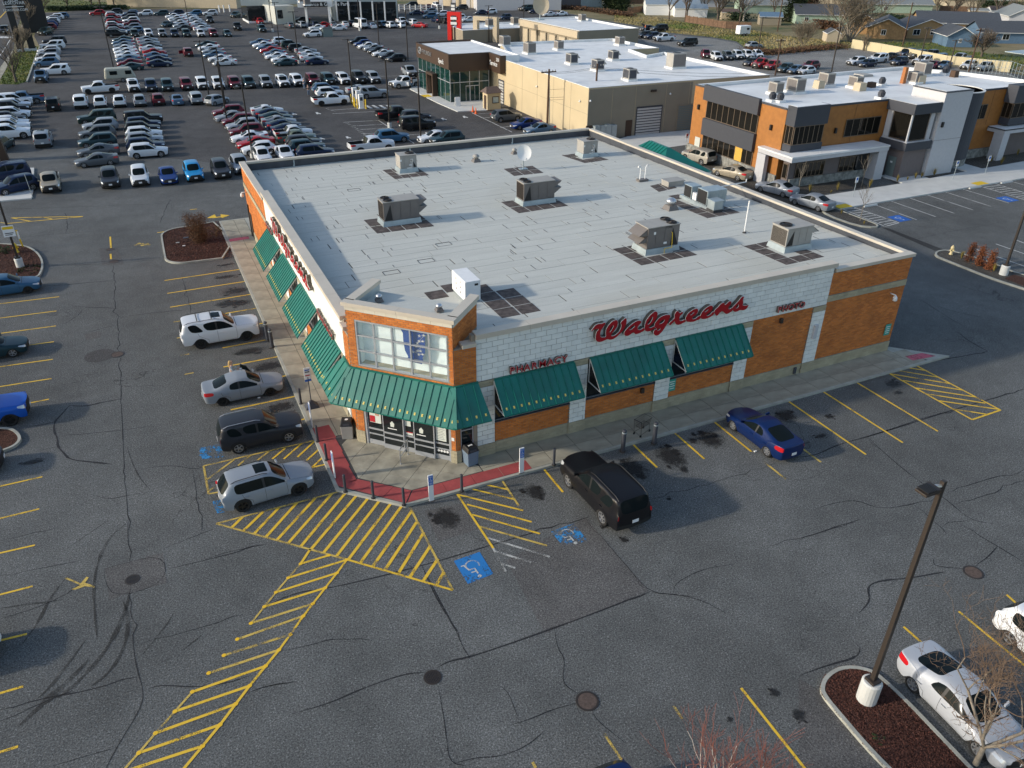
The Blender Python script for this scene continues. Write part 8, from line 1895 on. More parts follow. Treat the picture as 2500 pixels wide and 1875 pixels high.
for i,(x,y)in enumerate(((1125,885),(1760,775),(1962,742),(60,590))):
 q=G('B1',x,y,.14);t=thg('parking_sign',['accessible bay sign nearest the store on the office walk','accessible bay sign before the pale tower','accessible bay sign at the far stone beds','small red and white sign at the left corner of the office'][i],'sign',(q.x,q.y,.14),group='post signs at the office');mb=MB();mb.tube((0,0,0),(0,0,2.1),.03);lcb(mb,'pole','galv',t);mb=MB();mb.box(-.2,.2,-.05,-.03,1.5,2.1);lcb(mb,'panel','white',t);mb=MB();mb.box(-.12,.12,-.06,-.05,1.75,2.0);lcb(mb,'symbol','blue_sign' if i<3 else 'poster_red',t)
sheet('rock_bed',[(57.2,31.4),(66.2,31.6),(67.6,34.9),(57.2,34.9)],.05,'rock_mulch');sheet('rock_bed',[(70,31.3),(79.5,31.5),(79.5,33.8),(71,33.8)],.05,'rock_mulch');sheet('rock_bed',[(84.5,31.8),(104,32.8),(104,38),(80.5,38)],.05,'rock_mulch');sheet('rock_bed',[(53.2,29),(57.2,28.2),(57.2,52),(55.4,52)],.05,'rock_mulch')
isl6=[G('B1',*a)for a in((1000,960),(1100,1000),(1250,1055),(1290,1075),(1270,1088),(1150,1078),(960,1010),(900,960))];island('rock_bed',None,None,'rock_mulch','',[(p.x,p.y)for p in isl6])
# ---- the office building
of=thg('office_building','two-storey office with wood-look walls, charcoal bays and a pale corner tower','office building',(57,36,0));OZ=7.95
ro=[(57,36.1),(62,36.1),(62,35.8),(89.5,35.8),(108,35.8)]+[(p.x,p.y)for p in(G('B1',2300,150,8.1),G('B1',1830,92,8.1),G('B1',1440,57,8.1))]+[(57,52)]
frf(of,ro,OZ+.1,'wood','roof_white2',.35,.35)
bx(of,'roof_edge','charcoal',56.93,56.99,36.1,52,7.95,8.16);bx(of,'roof_edge','charcoal',57,107,35.72,35.79,7.95,8.16)
bx(of,'base','stone',56.8,56.99,36,52.1,0,1.12);bx(of,'base','stone',57.6,70,34.55,34.75,0,.95);bx(of,'base','stone',83,92,35.5,35.78,0,1.1)
bx(of,'upper_bay','charcoal',56.6,56.98,40.1,49.8,6.72,8.42);bx(of,'lower_bay','charcoal',56.6,56.98,40.1,49.4,2.78,4.7)
FO,FOF=Face((56.95,0,0),(0,1,0),(-1,0,0)),Face((0,35.75,0),(1,0,0),(0,-1,0))
gz=lambda F,a0,a1,z0,z1,n,o=.0,rows=None,gm='glass_tint':glazing(F,a0,a1,z0,z1,n,'window',gm,o,'bronze_fr',rows,of,.07,.06)
M_['bronze_fr']=mat('bronze_fr',(.16,.12,.085),.5,metal=.3)
gz(FO,40.15,49.3,4.71,6.7,9);gz(FO,40.15,49.3,1.13,2.76,9)
p_=MB();FO.box(p_,41.9,43.1,1.18,2.72,.06,.09);p_.build('boarded_pane','osb',of)
bx(of,'door','pale_wall',56.9,56.98,49.75,50.75,.1,2.2)
for x,y in((145,315),(605,445)):q=onX('B1',x,y,56.9);bx(of,'wall_lamp','black',56.75,56.98,q.y-.12,q.y+.12,q.z-.28,q.z+.28)
q=onY('B1',1012,465,35.75);bx(of,'wall_lamp','black',q.x-.12,q.x+.12,35.55,35.78,q.z-.28,q.z+.28)
bx(of,'corner_bay','charcoal',57.0,61.6,34.7,36.05,6.5,8.45);bx(of,'corner_bay','charcoal',57.1,61.5,34.8,36.05,3.85,4.55);bx(of,'roof','roof_white2',57.2,61.4,34.9,36.3,8.45,8.47)
gz(Face((0,34.85,0),(1,0,0),(0,-1,0)),57.25,61.3,4.56,6.48,6);gz(Face((57.22,0,0),(0,1,0),(-1,0,0)),34.9,36.0,4.56,6.48,2)
gz(FOF,65.4,70.6,4.5,6.4,5)
bx(of,'portal_leg','stucco',56.1,56.6,37.2,38.5,0,3.15);bx(of,'portal_leg','stucco',68.7,70.0,33.3,34.5,0,3.2)
mb=MB();mb.prism([(56.1,33.2),(70.0,33.2),(70.0,35.7),(57,35.7),(56.95,38.5),(56.1,38.5)],3.21,3.62);mb.build('portal_roof','stucco',of);mb=MB();mb.prism([(56.05,33.15),(70.05,33.15),(70.05,35.65),(57.05,35.65),(56.9,38.55),(56.05,38.55)],3.63,3.8);mb.build('portal_roof','roof_white2',of)
bx(of,'ground_wall','taupe_dark',57.4,70,34.76,35.7,0,3.19)
F5=Face((0,34.74,0),(1,0,0),(0,-1,0));gz(F5,58.3,62.4,.97,2.55,7,.02);gz(F5,64.6,68.2,.97,2.6,5,.02);gz(Face((57.38,0,0),(0,1,0),(-1,0,0)),34.9,35.6,.97,2.55,1,.0);bx(of,'entrance_door','glass',67.0,68.6,34.6,34.7,.1,2.6)
bx(of,'corner_wall','taupe_dark',71.5,75,32.4,35.7,0,3.2);bx(of,'corner_band','charcoal',71.1,75.1,32.0,35.7,3.21,4.05);bx(of,'corner_sill','stucco',71.25,75.0,32.15,35.7,4.06,4.14);bx(of,'corner_band','charcoal',71.1,75.2,32.0,35.75,7.1,8.15);bx(of,'roof','roof_white2',71.2,75.1,32.1,36.2,8.151,8.17)
bx(of,'corner_core','glass_tint',71.62,74.9,32.52,35.6,4.15,7.09)
for a,b,c,d in((71.4,71.6,35.0,35.7),(74.3,74.9,32.35,32.5),(71.4,71.6,32.35,32.5),):bx(of,'window_surround','stucco',a,b,c,d,4.15,7.09)
F6,F7=Face((71.6,0,0),(0,1,0),(-1,0,0)),Face((0,32.5,0),(1,0,0),(0,-1,0));gz(F6,32.55,35.0,4.2,7.05,1,.0);gz(F7,71.65,74.25,4.2,7.05,1,.0)
bx(of,'door','door_grey',71.42,71.49,33.1,34.2,.1,2.3);bx(of,'notice','white',71.40,71.415,33.5,33.8,1.6,1.8)
bx(of,'tower','stucco',75.3,79.6,32.0,36.4,0,9.1);bx(of,'tower_coping','charcoal',75.25,79.65,31.95,36.45,9.11,9.2);bx(of,'roof','roof_white2',75.5,79.4,32.2,36.2,9.21,9.23);bx(of,'panel_joint','taupe_dark',75.3,79.6,31.985,32,4.0,4.03)
q=onY('B1',1690,427,32);bx(of,'wall_lamp','black',q.x-.12,q.x+.12,31.8,31.99,q.z-.28,q.z+.28)
mb=MB();mb.lathe((82.2,36.0,0),[(2.9,0),(2.9,8.45)],48);o=mb.build('curved_stair_tower','charcoal',of,smooth=False);mb=MB();mb.lathe((82.2,36.0,8.451),[(2.95,0),(2.95,.08),(2.7,.09),(2.7,-.0)],48);mb.build('tower_coping','roof_white2',of)
mb=MB();mb.lathe((82.2,36.0,0),[(2.93,0),(2.93,.9)],48);mb.build('base','stone',of)
gz(FOF,86.2,88,4.7,6.4,2);gz(FOF,85.4,86.6,1.1,2.8,2)
bx(of,'far_bay','charcoal',90.6,98,34.3,35.7,6.5,8.5);bx(of,'far_bay','charcoal',90.8,97.8,34.4,35.7,3.9,4.7);gz(Face((0,34.45,0),(1,0,0),(0,-1,0)),90.9,97.6,4.72,6.48,6);gz(Face((90.85,0,0),(0,1,0),(-1,0,0)),34.5,35.7,4.72,6.48,2)
bx(of,'portal_leg','stucco',89.2,90.3,33.4,34.7,0,3.2);bx(of,'portal_roof','stucco',89.2,103,33.4,35.7,3.21,3.6);bx(of,'portal_roof','charcoal',89.15,103,33.35,35.7,3.61,3.7);bx(of,'portal_roof','roof_white2',89.3,103,33.5,35.7,3.71,3.74);bx(of,'ground_wall','taupe_dark',91.5,103,34.9,35.7,0,3.2)
for a in(66.5,86.0,88.6):bx(of,'panel_joint','bronze',a,a+.02,35.735,35.748,3.9,7.9)
for i,(x,y,s,k)in enumerate(((630,215,1.2,0),(755,205,1.5,0),(950,160,1.35,0),(1135,175,1.2,0),(610,260,1.0,2),(660,265,1.0,2),(1300,245,1.0,2),(1305,160,1.0,2),(1510,145,1.2,0),(1560,95,1.5,0),(1710,90,1.1,2))):
 sunit('B1',x,y+20,OZ-.25,['grey unit with cream box at the left of the office roof','tall grey unit second on the office roof','grey unit beside a cream duct box','unit with cream box in the middle of the office roof','left one of two drum condensers at the near edge','right one of two drum condensers at the near edge','lone drum condenser near the front edge','drum condenser beside the red-brown box','unit beside the orange vertical duct','tallest unit at the back of the office roof','last drum condenser at the right'][i],s,k,'unit_light')
for i,(x,y,w,h,m,lab)in enumerate(((905,195,1.0,.9,'cream','cream duct box left of the third office unit'),(1165,210,1.1,.9,'cream','cream duct box at the fourth office unit'),(1535,165,1.3,1.0,'cream','cream duct box at the right office units'),(1240,190,.8,.6,'wood_pole','small red-brown vent box on the office roof'),(1440,165,.5,1.9,'orange_rust','orange-brown upright duct on the office roof'),(1765,125,.8,.8,'wood_pole','brown vent box at the right end of the office roof'),(1190,118,1.8,.25,'unit_light','low skylight hatch at the back of the office roof'))):
 M_['orange_rust']=M_.get('orange_rust')or mat('orange_rust',(.35,.13,.04),.8)
 q=G('B1',x,y,OZ-.25);mb=MB();mb.hexa([(q.x-w/2,q.y-w/2,OZ-.25),(q.x+w/2,q.y-w/2,OZ-.25),(q.x+w/2,q.y+w/2,OZ-.25),(q.x-w/2,q.y+w/2,OZ-.25)],[(q.x-w*.45,q.y-w*.45,OZ-.25+h),(q.x+w*.45,q.y-w*.45,OZ-.25+h),(q.x+w*.45,q.y+w*.45,OZ-.25+h),(q.x-w*.45,q.y+w*.45,OZ-.25+h)]);o=mb.build('roof_box',m);tag(o,lab,'roof box')
 # ---- far dealer buildings
def slab_building(nm,lab,cat,reg,pts,z,wall,roof='roof_white',par=.3,cap='white'):
 P=[G(reg,x,y,z)for x,y in pts];t=thg(nm,lab,cat,(P[0].x,P[0].y,0));frf(t,P,z,wall,roof,par,.3,cap=cap);return t,P
t,P=slab_building('workshop','long low building with a white roof, big dish and a row of beige doors','building','A5',((850,142),(1310,238),(1770,217),(1280,127)),5.0,'taupe')
A,B=P[0],P[1];d=(B-A);L_=d.length;d.normalize();F8=Face((A.x,A.y,0),(d.x,d.y,0),(d.y,-d.x,0))
if F8.n.x>0:F8.n=-F8.n
for k in range(6):a=1.5+k*L_/6.3;mb=MB();F8.box(mb,a,a+2.6,0,3.0,.0,.06);mb.build('door','cream',t);mb=MB();F8.box(mb,a+2.9,a+3.3,0,3.2,0,.3);mb.build('fin','taupe',t)
mb=MB();F8.box(mb,0,L_,3.5,4.9,.02,.5);mb.build('fascia','cream',t)
q=G('A5',1005,150,4.8);t=thg('satellite_dish','large cream dish on the long low roof beyond the dealership','satellite dish',(q.x,q.y,4.7));mb=MB();mb.box(-.8,.8,-.8,.8,0,.2);mb.tube((0,0,.2),(0,0,1.9),.12);lcb(mb,'mount','galv',t);o=lcb(dm,'dish','cream',t,True);o.location=(0,-.2,3.2);o.rotation_euler=(R(75),0,R(-12));o.scale=(3.2,3.2,3.2)
for i,(x,y)in enumerate(((1330,165),(810,190),(615,205))):sunit('A5',x,y,4.6,['unit on the long low roof','wire-railed unit between the low roofs','unit left of the wire-railed one'][i],1.4,0)
t,P=slab_building('showroom','low showroom with white roof behind the red and tan portals','building','A5',((330,205),(410,235),(865,215),(850,168),(400,180)),2.8,'taupe')
for k in range(9):q=G('A5',690+k*20,300);bx(t,'fin','charcoal',q.x-.15,q.x+.15,q.y+.3,q.y+.6,0,2.5)
def portal(nm,lab,reg,a,b,top,m,w):
 A,B=G(reg,*a),G(reg,*b);h=height(A,reg,*top);t=thg(nm,lab,'portal',(A.x,A.y,0),math.atan2(B.y-A.y,B.x-A.x));L=(B-A).length
 for x0,x1,z0,z1 in((0,w,0,h-w*.8),(L-w,L,0,h-w*.8),(0,L,h-w*.8+.01,h)):mb=MB();mb.box(x0,x1,-w*.6,w*.6,z0,z1);lcb(mb,'beam' if z0 else 'leg',m,t)
 return t,L,h
t,L,h=portal('entrance_portal','tall red sign portal of the far dealership','A5',(300,308),(400,312),(290,88),'mitred',1.0)
for z in(h-1.7,h-2.8):mb=MB();mb.box(.9,L-.9,-.75,-.62,z,z+.6);lcb(mb,'sign_panel','white',t);mb=MB();mb.box(.9,L-.9,-.6,-.5,z-.2,z+.8);lcb(mb,'sign_back','black',t)
mb=MB();mb.box(.9,2.0,-.3,.3,h,h+1.9);lcb(mb,'topper','charcoal',t);mb=MB();mb.box(1.0,1.9,-.33,-.31,h+.3,h+.8);mb.box(1.0,1.9,-.33,-.31,h+1.0,h+1.5);lcb(mb,'sign_panel','white',t)
portal('entrance_portal','tan portal right of the red one','A5',(500,312),(682,325),(490,122),'cream',1.1)
t=thg('service_building','white service building with Service and Genuine Parts sign and tall dark bays','building',(30,205,0))
def wb(nm,m,reg,a,b,dep,z0,z1,off=0,par=t):
 A,B=G(reg,*a),G(reg,*b);d=(B-A).normalized();n=Vector((-d.y,d.x,0));n=n if n.y>0 else-n;mb=MB();Q=[A+n*off,B+n*off,B+n*(off+dep),A+n*(off+dep)];mb.prism([(v.x,v.y)for v in Q],z0,z1);return mb.build(nm,m,par)
wb('wall','pale_wall','A3',(1000,160),(1492,150),18,0,6.5);wb('wall','pale_wall','A3',(560,190),(700,180),20,0,4.6);wb('roof','roof_white','A3',(1000,160),(1492,150),17.5,6.51,6.6,.2)
for k in range(5):x=1040+k*92;wb('bay_door','glass','A3',(x-8,161),(x+72,160),.2,.2,5.0,-.25);wb('bay_pier','white','A3',(x-20,161),(x-9,161),.2,0,5.2,-.3)
wb('glass_wall','glass','A3',(345,180),(545,172),10,.5,4.3,.2);wb('plinth','white','A3',(340,181),(548,173),10,0,.5,0);wb('fascia','pale_wall','A3',(300,172),(560,168),15,4.31,6.2,-.8);wb('roof','roof_white','A3',(310,170),(550,168),14,6.21,6.25,-.6);wb('window','glass','A3',(570,189),(610,187),.1,1.5,3.6,-.12)
wb('fascia','pale_wall','A3',(560,186),(1000,168),10,4.61,6.3,4)
wb('porch_roof','white','A3',(735,212),(1000,208),12,4.9,6.6);wb('porch_column','white','A3',(785,211),(800,211),1,0,4.89,.1);wb('porch_column','white','A3',(962,209),(978,209),1,0,4.89,.1);wb('sign_board','black','A3',(782,212),(962,209),.2,5.0,6.2,-.25)
A,B=G('A3',782,212),G('A3',962,209);d=(B-A).normalized();n=Vector((d.y,-d.x,0));text('Service & Genuine Parts',1.18,'white','lettering',t,frame(A+d*.5+n*.3+Vector((0,0,5.25)),d,n),.03)
for i,(x,y)in enumerate(((750,20),(1010,5),(790,42))):sunit('A3',x,y,6.3,['unit left on the service building','unit at the back of the service building','grey unit over the service porch'][i],1.6)
q=G('A3',955,285);t=thg('service_bin','square olive metal bin standing in the far lane','bin',(q.x,q.y+1,0));mb=MB();mb.box(-1.2,1.2,-.8,.8,0,2.0);lcb(mb,'bin_body','door_grey',t);mb=MB();mb.box(-1.25,1.25,-.85,.85,2.0,2.1);lcb(mb,'lid','charcoal',t)
t=thg('warehouse','long pale blue-white warehouse at the top edge','warehouse',(100,240,0));wb('wall','stucco','A5',(520,82),(1168,78),30,0,9,par=t);wb('roof','galv','A5',(515,82),(1173,78),30.5,9.01,9.2,-.3,par=t)
t=thg('tan_building','tan building with storage doors at the top edge left of the warehouse','building',(90,240,0));wb('wall','cream','A5',(60,30),(515,62),12,0,6,par=t);[wb('door','stucco','A5',(x,40+x*.04),(x+28,41+x*.04),.2,0,4.5,-.2,par=t)for x in(230,330,440,480)]
t=thg('timber_store','grey shed with pale fence right of the warehouse','shed',(130,215,0));wb('wall','taupe_dark','A5',(1170,62),(1320,52),10,0,4,par=t);wb('fence_panel','galv','A5',(1320,52),(1480,52),.1,0,2.2,par=t)
t=thg('pale_building','long low pale building with four pyramid roofs at the top edge','building',(0,235,0));wb('wall','cream','A1',(830,48),(1830,66),14,0,3.4,.0,par=t);wb('roof','shingle_brown','A1',(1010,45),(1830,62),12,3.41,5.5,5,par=t)
for x in(600,1085,1390,1690):
 A=G('A1',x,45);mb=MB();mb.hexa([(A.x-4,A.y-3,3.4),(A.x+4,A.y-3,3.4),(A.x+4,A.y+6,3.4),(A.x-4,A.y+6,3.4)],[(A.x-.4,A.y+.5,7.4),(A.x+.4,A.y+.5,7.4),(A.x+.4,A.y+1.5,7.4),(A.x-.4,A.y+1.5,7.4)]);mb.build('pyramid_roof','cream',t)
vl=[(p.x,p.y)for p in(G('A1',330,95),G('A1',700,74),G('A1',1000,70),G('A1',1000,30),G('A1',600,5),G('A1',320,0))];lawn('grass',vl,'lawn',500,9,.2,.5)
sheet('concrete_apron',[(p.x,p.y)for p in(G('A5',1560,1090),G('A5',1720,1040),G('A5',2200,1000),G('A5',2260,1100),G('A5',1700,1180))],.012,'concrete_new',lot)
# ---- signs at the far left
A=G('D4',360,905);t=thg('pylon_sign','black two-legged pylon sign reading BUY IT FROM LESKOVAR','pylon sign',(A.x,A.y,0),R(6));W=(G('D4',560,890)-A).length+1.0
for x in(-.5,W-1.5):mb=MB();mb.box(x,x+1.3,-.5,.5,0,9);lcb(mb,'leg','black',t)
mb=MB();mb.box(-.5,W-.2,-.52,.52,9,22);lcb(mb,'sign_body','black',t);mb=MB();mb.box(-.7,W,-.8,.8,0,.5);lcb(mb,'base','concrete_new',t)
hh=[height(A,'D4',*q)for q in((250,190),(230,75),(200,35),(180,5))]
for s_,z,k in(('LESKOVAR.COM',hh[0],.62),('LESKOVAR',hh[1],.85),('FROM',hh[2],.7),('BUY IT',hh[3]+.3,.8)):text(s_,k,'white','lettering',t,wm(t)@frame((W/2-.35,-.56,z),(1,0,0),(0,-1,0)),.02,'CENTER')
for z,e in((hh[1]-.5,0),(hh[3]+1.4,0)):mb=MB();mb.box(-.4,W-.3,-.56,-.53,z,z+.12);lcb(mb,'sign_border','white',t)
A=G('D4',620,640);t=thg('pylon_sign','second broad black pylon behind the lettered one','pylon sign',(A.x+.5,A.y+9,0),R(6));mb=MB();mb.box(-2.6,2.4,-.6,.6,0,22);lcb(mb,'sign_body','black',t)
A=G('A2',60,610);t=thg('pylon_sign','brown pylon cut by the left edge of the picture','pylon sign',(A.x-.9,A.y+.6,0));mb=MB();mb.hexa([(-1.2,-.5,0),(1.0,-.5,0),(1.0,.5,0),(-1.2,.5,0)],[(-1.2,-.5,7.2),(.35,-.5,7.2),(.35,.5,7.2),(-1.2,.5,7.2)]);lcb(mb,'sign_body','bronze',t)
q=[G('A2',x,y)for x,y in((-100,680),(265,670),(262,830),(245,905),(-100,935))];mb=MB();mb.prism([(p.x,p.y)for p in q],0,.13);struct(mb,'pavement','concrete_new')
A=G('A2',258,905);t=thg('sign_post','thin leaning grey post at the corner of the pale slab','post',(A.x,A.y,.13));mb=MB();mb.tube((0,0,0),(-.12,0,2.4),.03);lcb(mb,'post','galv',t)
# ---- poles and wires
def upole(reg,x,y,h,lab,arms=1,pipe=True):
 p=G(reg,x,y);t=thg('power_pole',lab,'power pole',(p.x,p.y,0),group='power poles');mb=MB();mb.tube((0,0,0),(.05,0,h),.16,.12,10);lcb(mb,'pole','wood_pole',t)
 for k in range(arms):mb=MB();mb.box(-1.1,1.1,-.07,.07,h-.45-k*.6,h-.3-k*.6);lcb(mb,'crossarm','wood_pole',t)
 for x_ in(-1,-.4,.6,1):mb=MB();mb.lathe((x_,0,h-.3),[(.05,0),(.07,.12),(.03,.2)],8);lcb(mb,'insulator','unit_light',t)
 if pipe:mb=MB();mb.tube((.28,-.1,0),(.2,-.1,h*.55),.06);mb.tube((.2,-.1,h*.55),(.12,0,h-.8),.03);lcb(mb,'conduit','galv',t)
 return Vector((p.x,p.y,h))
p1=upole('A5',1060,1010,8.0,'brown power pole in front of the tan wall');p2=upole('A5',1418,985,8.4,'brown power pole with dangling wires at the dealership corner',0)
p3=upole('A6',868,408,6.5,'orange-brown pole above the office roof',1,False);p4=upole('A6',380,118,9,'pole by the white sheds',0,False);p5=upole('A6',1555,250,9.5,'white-footed pole before the brown house',0,False);p6=upole('A6',1912,390,8,'pole with crossarm at the wire enclosure',1,False);p7=upole('A6',880,170,11,'pole by the blue-roofed shed',0,False)
def wire(a,b,sag,dz=0):
 mb=MB();a,b=Vector(a)+Vector((0,0,dz)),Vector(b)+Vector((0,0,dz));P=[a.lerp(b,i/12)-Vector((0,0,sag*4*(i/12)*(1-i/12)))for i in range(13)];mb.path(P,.018,3);o=mb.build('power_line','black');tag(o,'thin black wire strung between the poles past the dealership','wire','overhead wires')
for dz,sg in((-.4,.6),(-.5,.9),(-2.6,.5),(-3.6,.7),(-3.9,.7)):wire(p1,p2,sg*.3,dz);wire(p2,p2+Vector((30,-12,-.5)),sg,dz)
wire(p4,p7,.5,-.3);wire(p7,p5,.8,-.4);wire(p5,p6,.8,-.3)
t=thg('cable_enclosure','dark splice case hanging on the wires','cable box',(p2.x+3.5,p2.y-1.4,p2.z-4.5));mb=MB();mb.tube((-.5,0,0),(.5,-.2,0),.13);lcb(mb,'case','black',t)
q=onY('A5',1440,1000,61.3);t=thg('utility_cabinets','row of pale green utility cabinets below the dealership corner','cabinets',(q.x,q.y+.3,0))
for k in range(4):mb=MB();mb.box(k*.85,k*.85+.8,0,.7,.05,1.9-.1*(k%2));lcb(mb,'cabinet','galv',t,bevel=.02)
# ---- the long wall, fences, sheds and houses
W_=[G(*a)for a in(('D2',1440,740),('D3',0,815),('D3',1000,1010),('D3',1985,1115))];t=thg('boundary_wall','long pale yellow wall behind the gravel yard','wall',(W_[0].x,W_[0].y,0));M_['wall_y']=mat('wall_y',(.56,.48,.30),.9,var=.06,scale=.3)
for a,b in zip(W_[:-1],W_[1:]):
 n_=max(1,round((b-a).length/6))
 for i in range(n_):
  A,B=a.lerp(b,(i+.004)/n_),a.lerp(b,(i+.996)/n_);d=(B-A).normalized();n=Vector((-d.y,d.x,0))*.12;mb=MB();mb.prism([(v.x,v.y)for v in(A-n,B-n,B+n,A+n)],0,1.9);mb.build('wall_panel','wall_y',t)
def fence(lab,reg,pts,h,m='fence_wood',step=1.8):
 P=[G(reg,*q)for q in pts];t=thg('fence',lab,'fence',(P[0].x,P[0].y,0))
 for a,b in zip(P[:-1],P[1:]):
  n_=max(1,round((b-a).length/step))
  for i in range(n_):
   A,B=a.lerp(b,i/n_),a.lerp(b,(i+1)/n_);d=(B-A).normalized();n=Vector((-d.y,d.x,0))*.03;mb=MB();mb.prism([(v.x,v.y)for v in(A-n+d*.1,B-n-d*.02,B+n-d*.02,A+n+d*.1)],.05,h+random.uniform(-.1,.08));mb.build('fence_panel',m,t);mb=MB();mb.prism([(A.x-.06,A.y-.06),(A.x+.06,A.y-.06),(A.x+.06,A.y+.06),(A.x-.06,A.y+.06)],0,h+.15);mb.build('post',m,t)
fence('weathered board fence along the dry grass','D1',((955,300),(1500,385),(1840,400)),1.8);fence('dark board fence behind the white sheds','D1',((180,190),(640,130),(880,80)),1.8);fence('red board fence at the far yards','D3',((900,170),(1480,190)),1.7);fence('brown fence left of the conifer','D1',((0,60),(600,50),(900,20)),1.8,step=4)
def house(lab,reg,x,y,w,l,h,rh,rz,wall,roof,wins=(),cat='house',eave=.5,nm='house'):
 p=G(reg,x,y);t=thg(nm,lab,cat,(p.x,p.y,0),R(rz));mb=MB();k=0
 mb.v=[(-w/2,-l/2,0),(w/2,-l/2,0),(w/2,l/2,0),(-w/2,l/2,0),(-w/2,-l/2,h),(w/2,-l/2,h),(w/2,l/2,h),(-w/2,l/2,h),(0,-l/2,h+rh),(0,l/2,h+rh)];mb.f=[(0,1,5,8,4),(1,2,6,5),(2,3,7,9,6),(3,0,4,7)];mb.m=[0]*4;lcb(mb,'wall',wall,t)
 sl_=rh/(w/2);E=eave
 for s in(-1,1):mb=MB();a=[(s*(w/2+E),-l/2-E,h-E*sl_),(s*(w/2+E),l/2+E,h-E*sl_),(0,l/2+E,h+rh),(0,-l/2-E,h+rh)];a=a if s>0 else a[::-1];mb.hexa([(x_,y_,z_+.02)for x_,y_,z_ in a],[(x_,y_,z_+.16)for x_,y_,z_ in a]);lcb(mb,'roof',roof,t)
 mb=MB()
 for s in(-1,1):mb.tube((s*(w/2+E),-l/2-E,h-E*sl_+.05),(0,-l/2-E,h+rh+.08),.09,n=4);mb.tube((s*(w/2+E),-l/2-E,h-E*sl_+.05),(s*(w/2+E),l/2+E,h-E*sl_+.05),.08,n=4)
 lcb(mb,'gutter','white',t)
 for side,a,z,ww,wh in wins:
  mb=MB();q=MB();f_=(lambda m_,a0,a1,z0,z1,o0,o1:m_.box(a0,a1,-l/2-o1,-l/2-o0,z0,z1))if side=='s' else(lambda m_,a0,a1,z0,z1,o0,o1:m_.box(-w/2-o1,-w/2-o0,a0,a1,z0,z1))
  f_(mb,a-ww/2-.1,a+ww/2+.1,z-wh/2-.1,z+wh/2+.1,.0,.05);o=lcb(mb,'window','white',t);f_(q,a-ww/2,a-.04,z-wh/2,z+wh/2,.05,.07);f_(q,a+.04,a+ww/2,z-wh/2,z+wh/2,.05,.07);c=bpy.data.objects.new('pane',q.mesh('pane','glass'));C.objects.link(c);c.parent=o
 return t
hz=-42
M_['siding_tan']=mat('siding_tan',(.36,.23,.11),.85,var=.12,scale=2)
house('brown plank house with dark gable roof behind the yellow wall','D3',60,560,9,12,2.6,2.0,-48,'siding_brown','shingle',(('s',-.5,1.5,1.0,1.1),('w',0,1.5,1,1)))
house('tan house with white-framed windows joined to the brown plank house','D3',560,560,11,9,2.6,1.8,-20,'siding_tan','shingle',(('s',-3,1.5,1.7,1.2),('s',1.5,1.5,1.4,1.1),('s',4,1.2,1.3,2.1)))
house('long dark-roofed house between the tan and the blue ones','D3',1100,480,12,20,2.6,2.2,50,'siding_tan','shingle')
house('blue gabled house with one small white window','D3',1090,690,6,9,2.6,1.7,-30,'siding_blue','shingle',(('s',0,1.4,.5,.7),))
house('blue bungalow with dark roof at the right edge','D3',2020,640,9,20,2.6,2.0,62,'siding_blue','shingle',(('w',4,1.5,1.5,1.2),('w',-3,1.9,.9,.5),('s',0,1.5,1.2,1.2)))
house('grey-blue barn end at the right edge above the bungalow','D3',2080,400,9,12,3.2,2.2,-35,'stucco','shingle_pale')
house('pale green house with hipped grey roof and yellow door','D2',1950,170,14,26,2.7,2.2,60,'siding_mint','shingle_pale',(('w',2,1.4,1,1),))
house('mint house half hidden by the huge bare tree','D2',950,350,9,16,2.7,2.2,60,'siding_mint','shingle',(('w',5,1.3,1,1),))
house('mint house with grey roof left of the conifer','D2',100,190,9,18,2.7,2.0,65,'siding_mint','shingle_pale')
house('white house with teal roof behind the white sheds','D1',1100,80,9,16,2.7,2.0,70,'stucco','shingle_pale',(('w',5,1.4,1,1),('w',0,1.4,1,1)))
house('long white metal shed in the left yard','D1',760,190,9,17,3.0,1.3,62,'white','galv',(),'shed',.15,'shed');house('second white metal shed joined to the long one','D1',1010,220,6,10,2.4,1.0,62,'white','galv',(),'shed',.15,'shed')
house('rusty barrel-roofed shed by the fence','D1',1540,260,3.4,5,2.0,.8,60,'cream','shingle_brown',(),'shed',.1,'shed');house('grey shed with bright blue lean-to roof','D2',170,380,4,6,2.3,.9,60,'taupe','siding_blue',(),'shed',.3,'shed')
house('small cream garden shed before the huge tree','D2',1120,640,3.2,4.2,2.0,.9,-30,'cream','shingle',(),'shed',.1,'shed');house('cream flat shed in the far yard','D3',1470,300,4,5,2.6,.5,50,'cream','shingle_pale',(),'shed',.2,'shed');house('white shed with rust roof near the hedge','D3',1860,270,5,9,2.2,1,60,'white','shingle_brown',(),'shed',.2,'shed');house('orange timber gable behind the trunk of the huge tree','D2',1600,500,6,8,2.8,1.8,-40,'siding_tan','shingle_brown',(),'house',.2)
house('cream gabled house at the top right','D3',1450,95,9,22,2.6,2.2,55,'cream','shingle',());house('yellow house end at the top','D3',760,40,9,14,2.8,2,50,'wall_y','shingle_pale',());house('pale house at the top right corner','D3',2080,60,9,16,2.8,2,50,'wall_y','shingle_brown',())
rr=random.Random(77)
for i in range(26):
 x,y=1480+rr.uniform(0,900)*1.1,rr.uniform(-60,8);house(['grey','brown','pale','dark'][i%4]+'-roofed house among the far streets at the top edge','F',x,y,10,rr.uniform(11,20),2.8,2.1,rr.choice((-40,50,55,-35)),['stucco','cream','siding_mint','siding_tan'][i%4],['shingle_pale','shingle_brown','galv','shingle'][i%4],(),'house',.5)['group']=['grey','brown','pale','dark'][i%4]+'-roofed houses of the far streets'
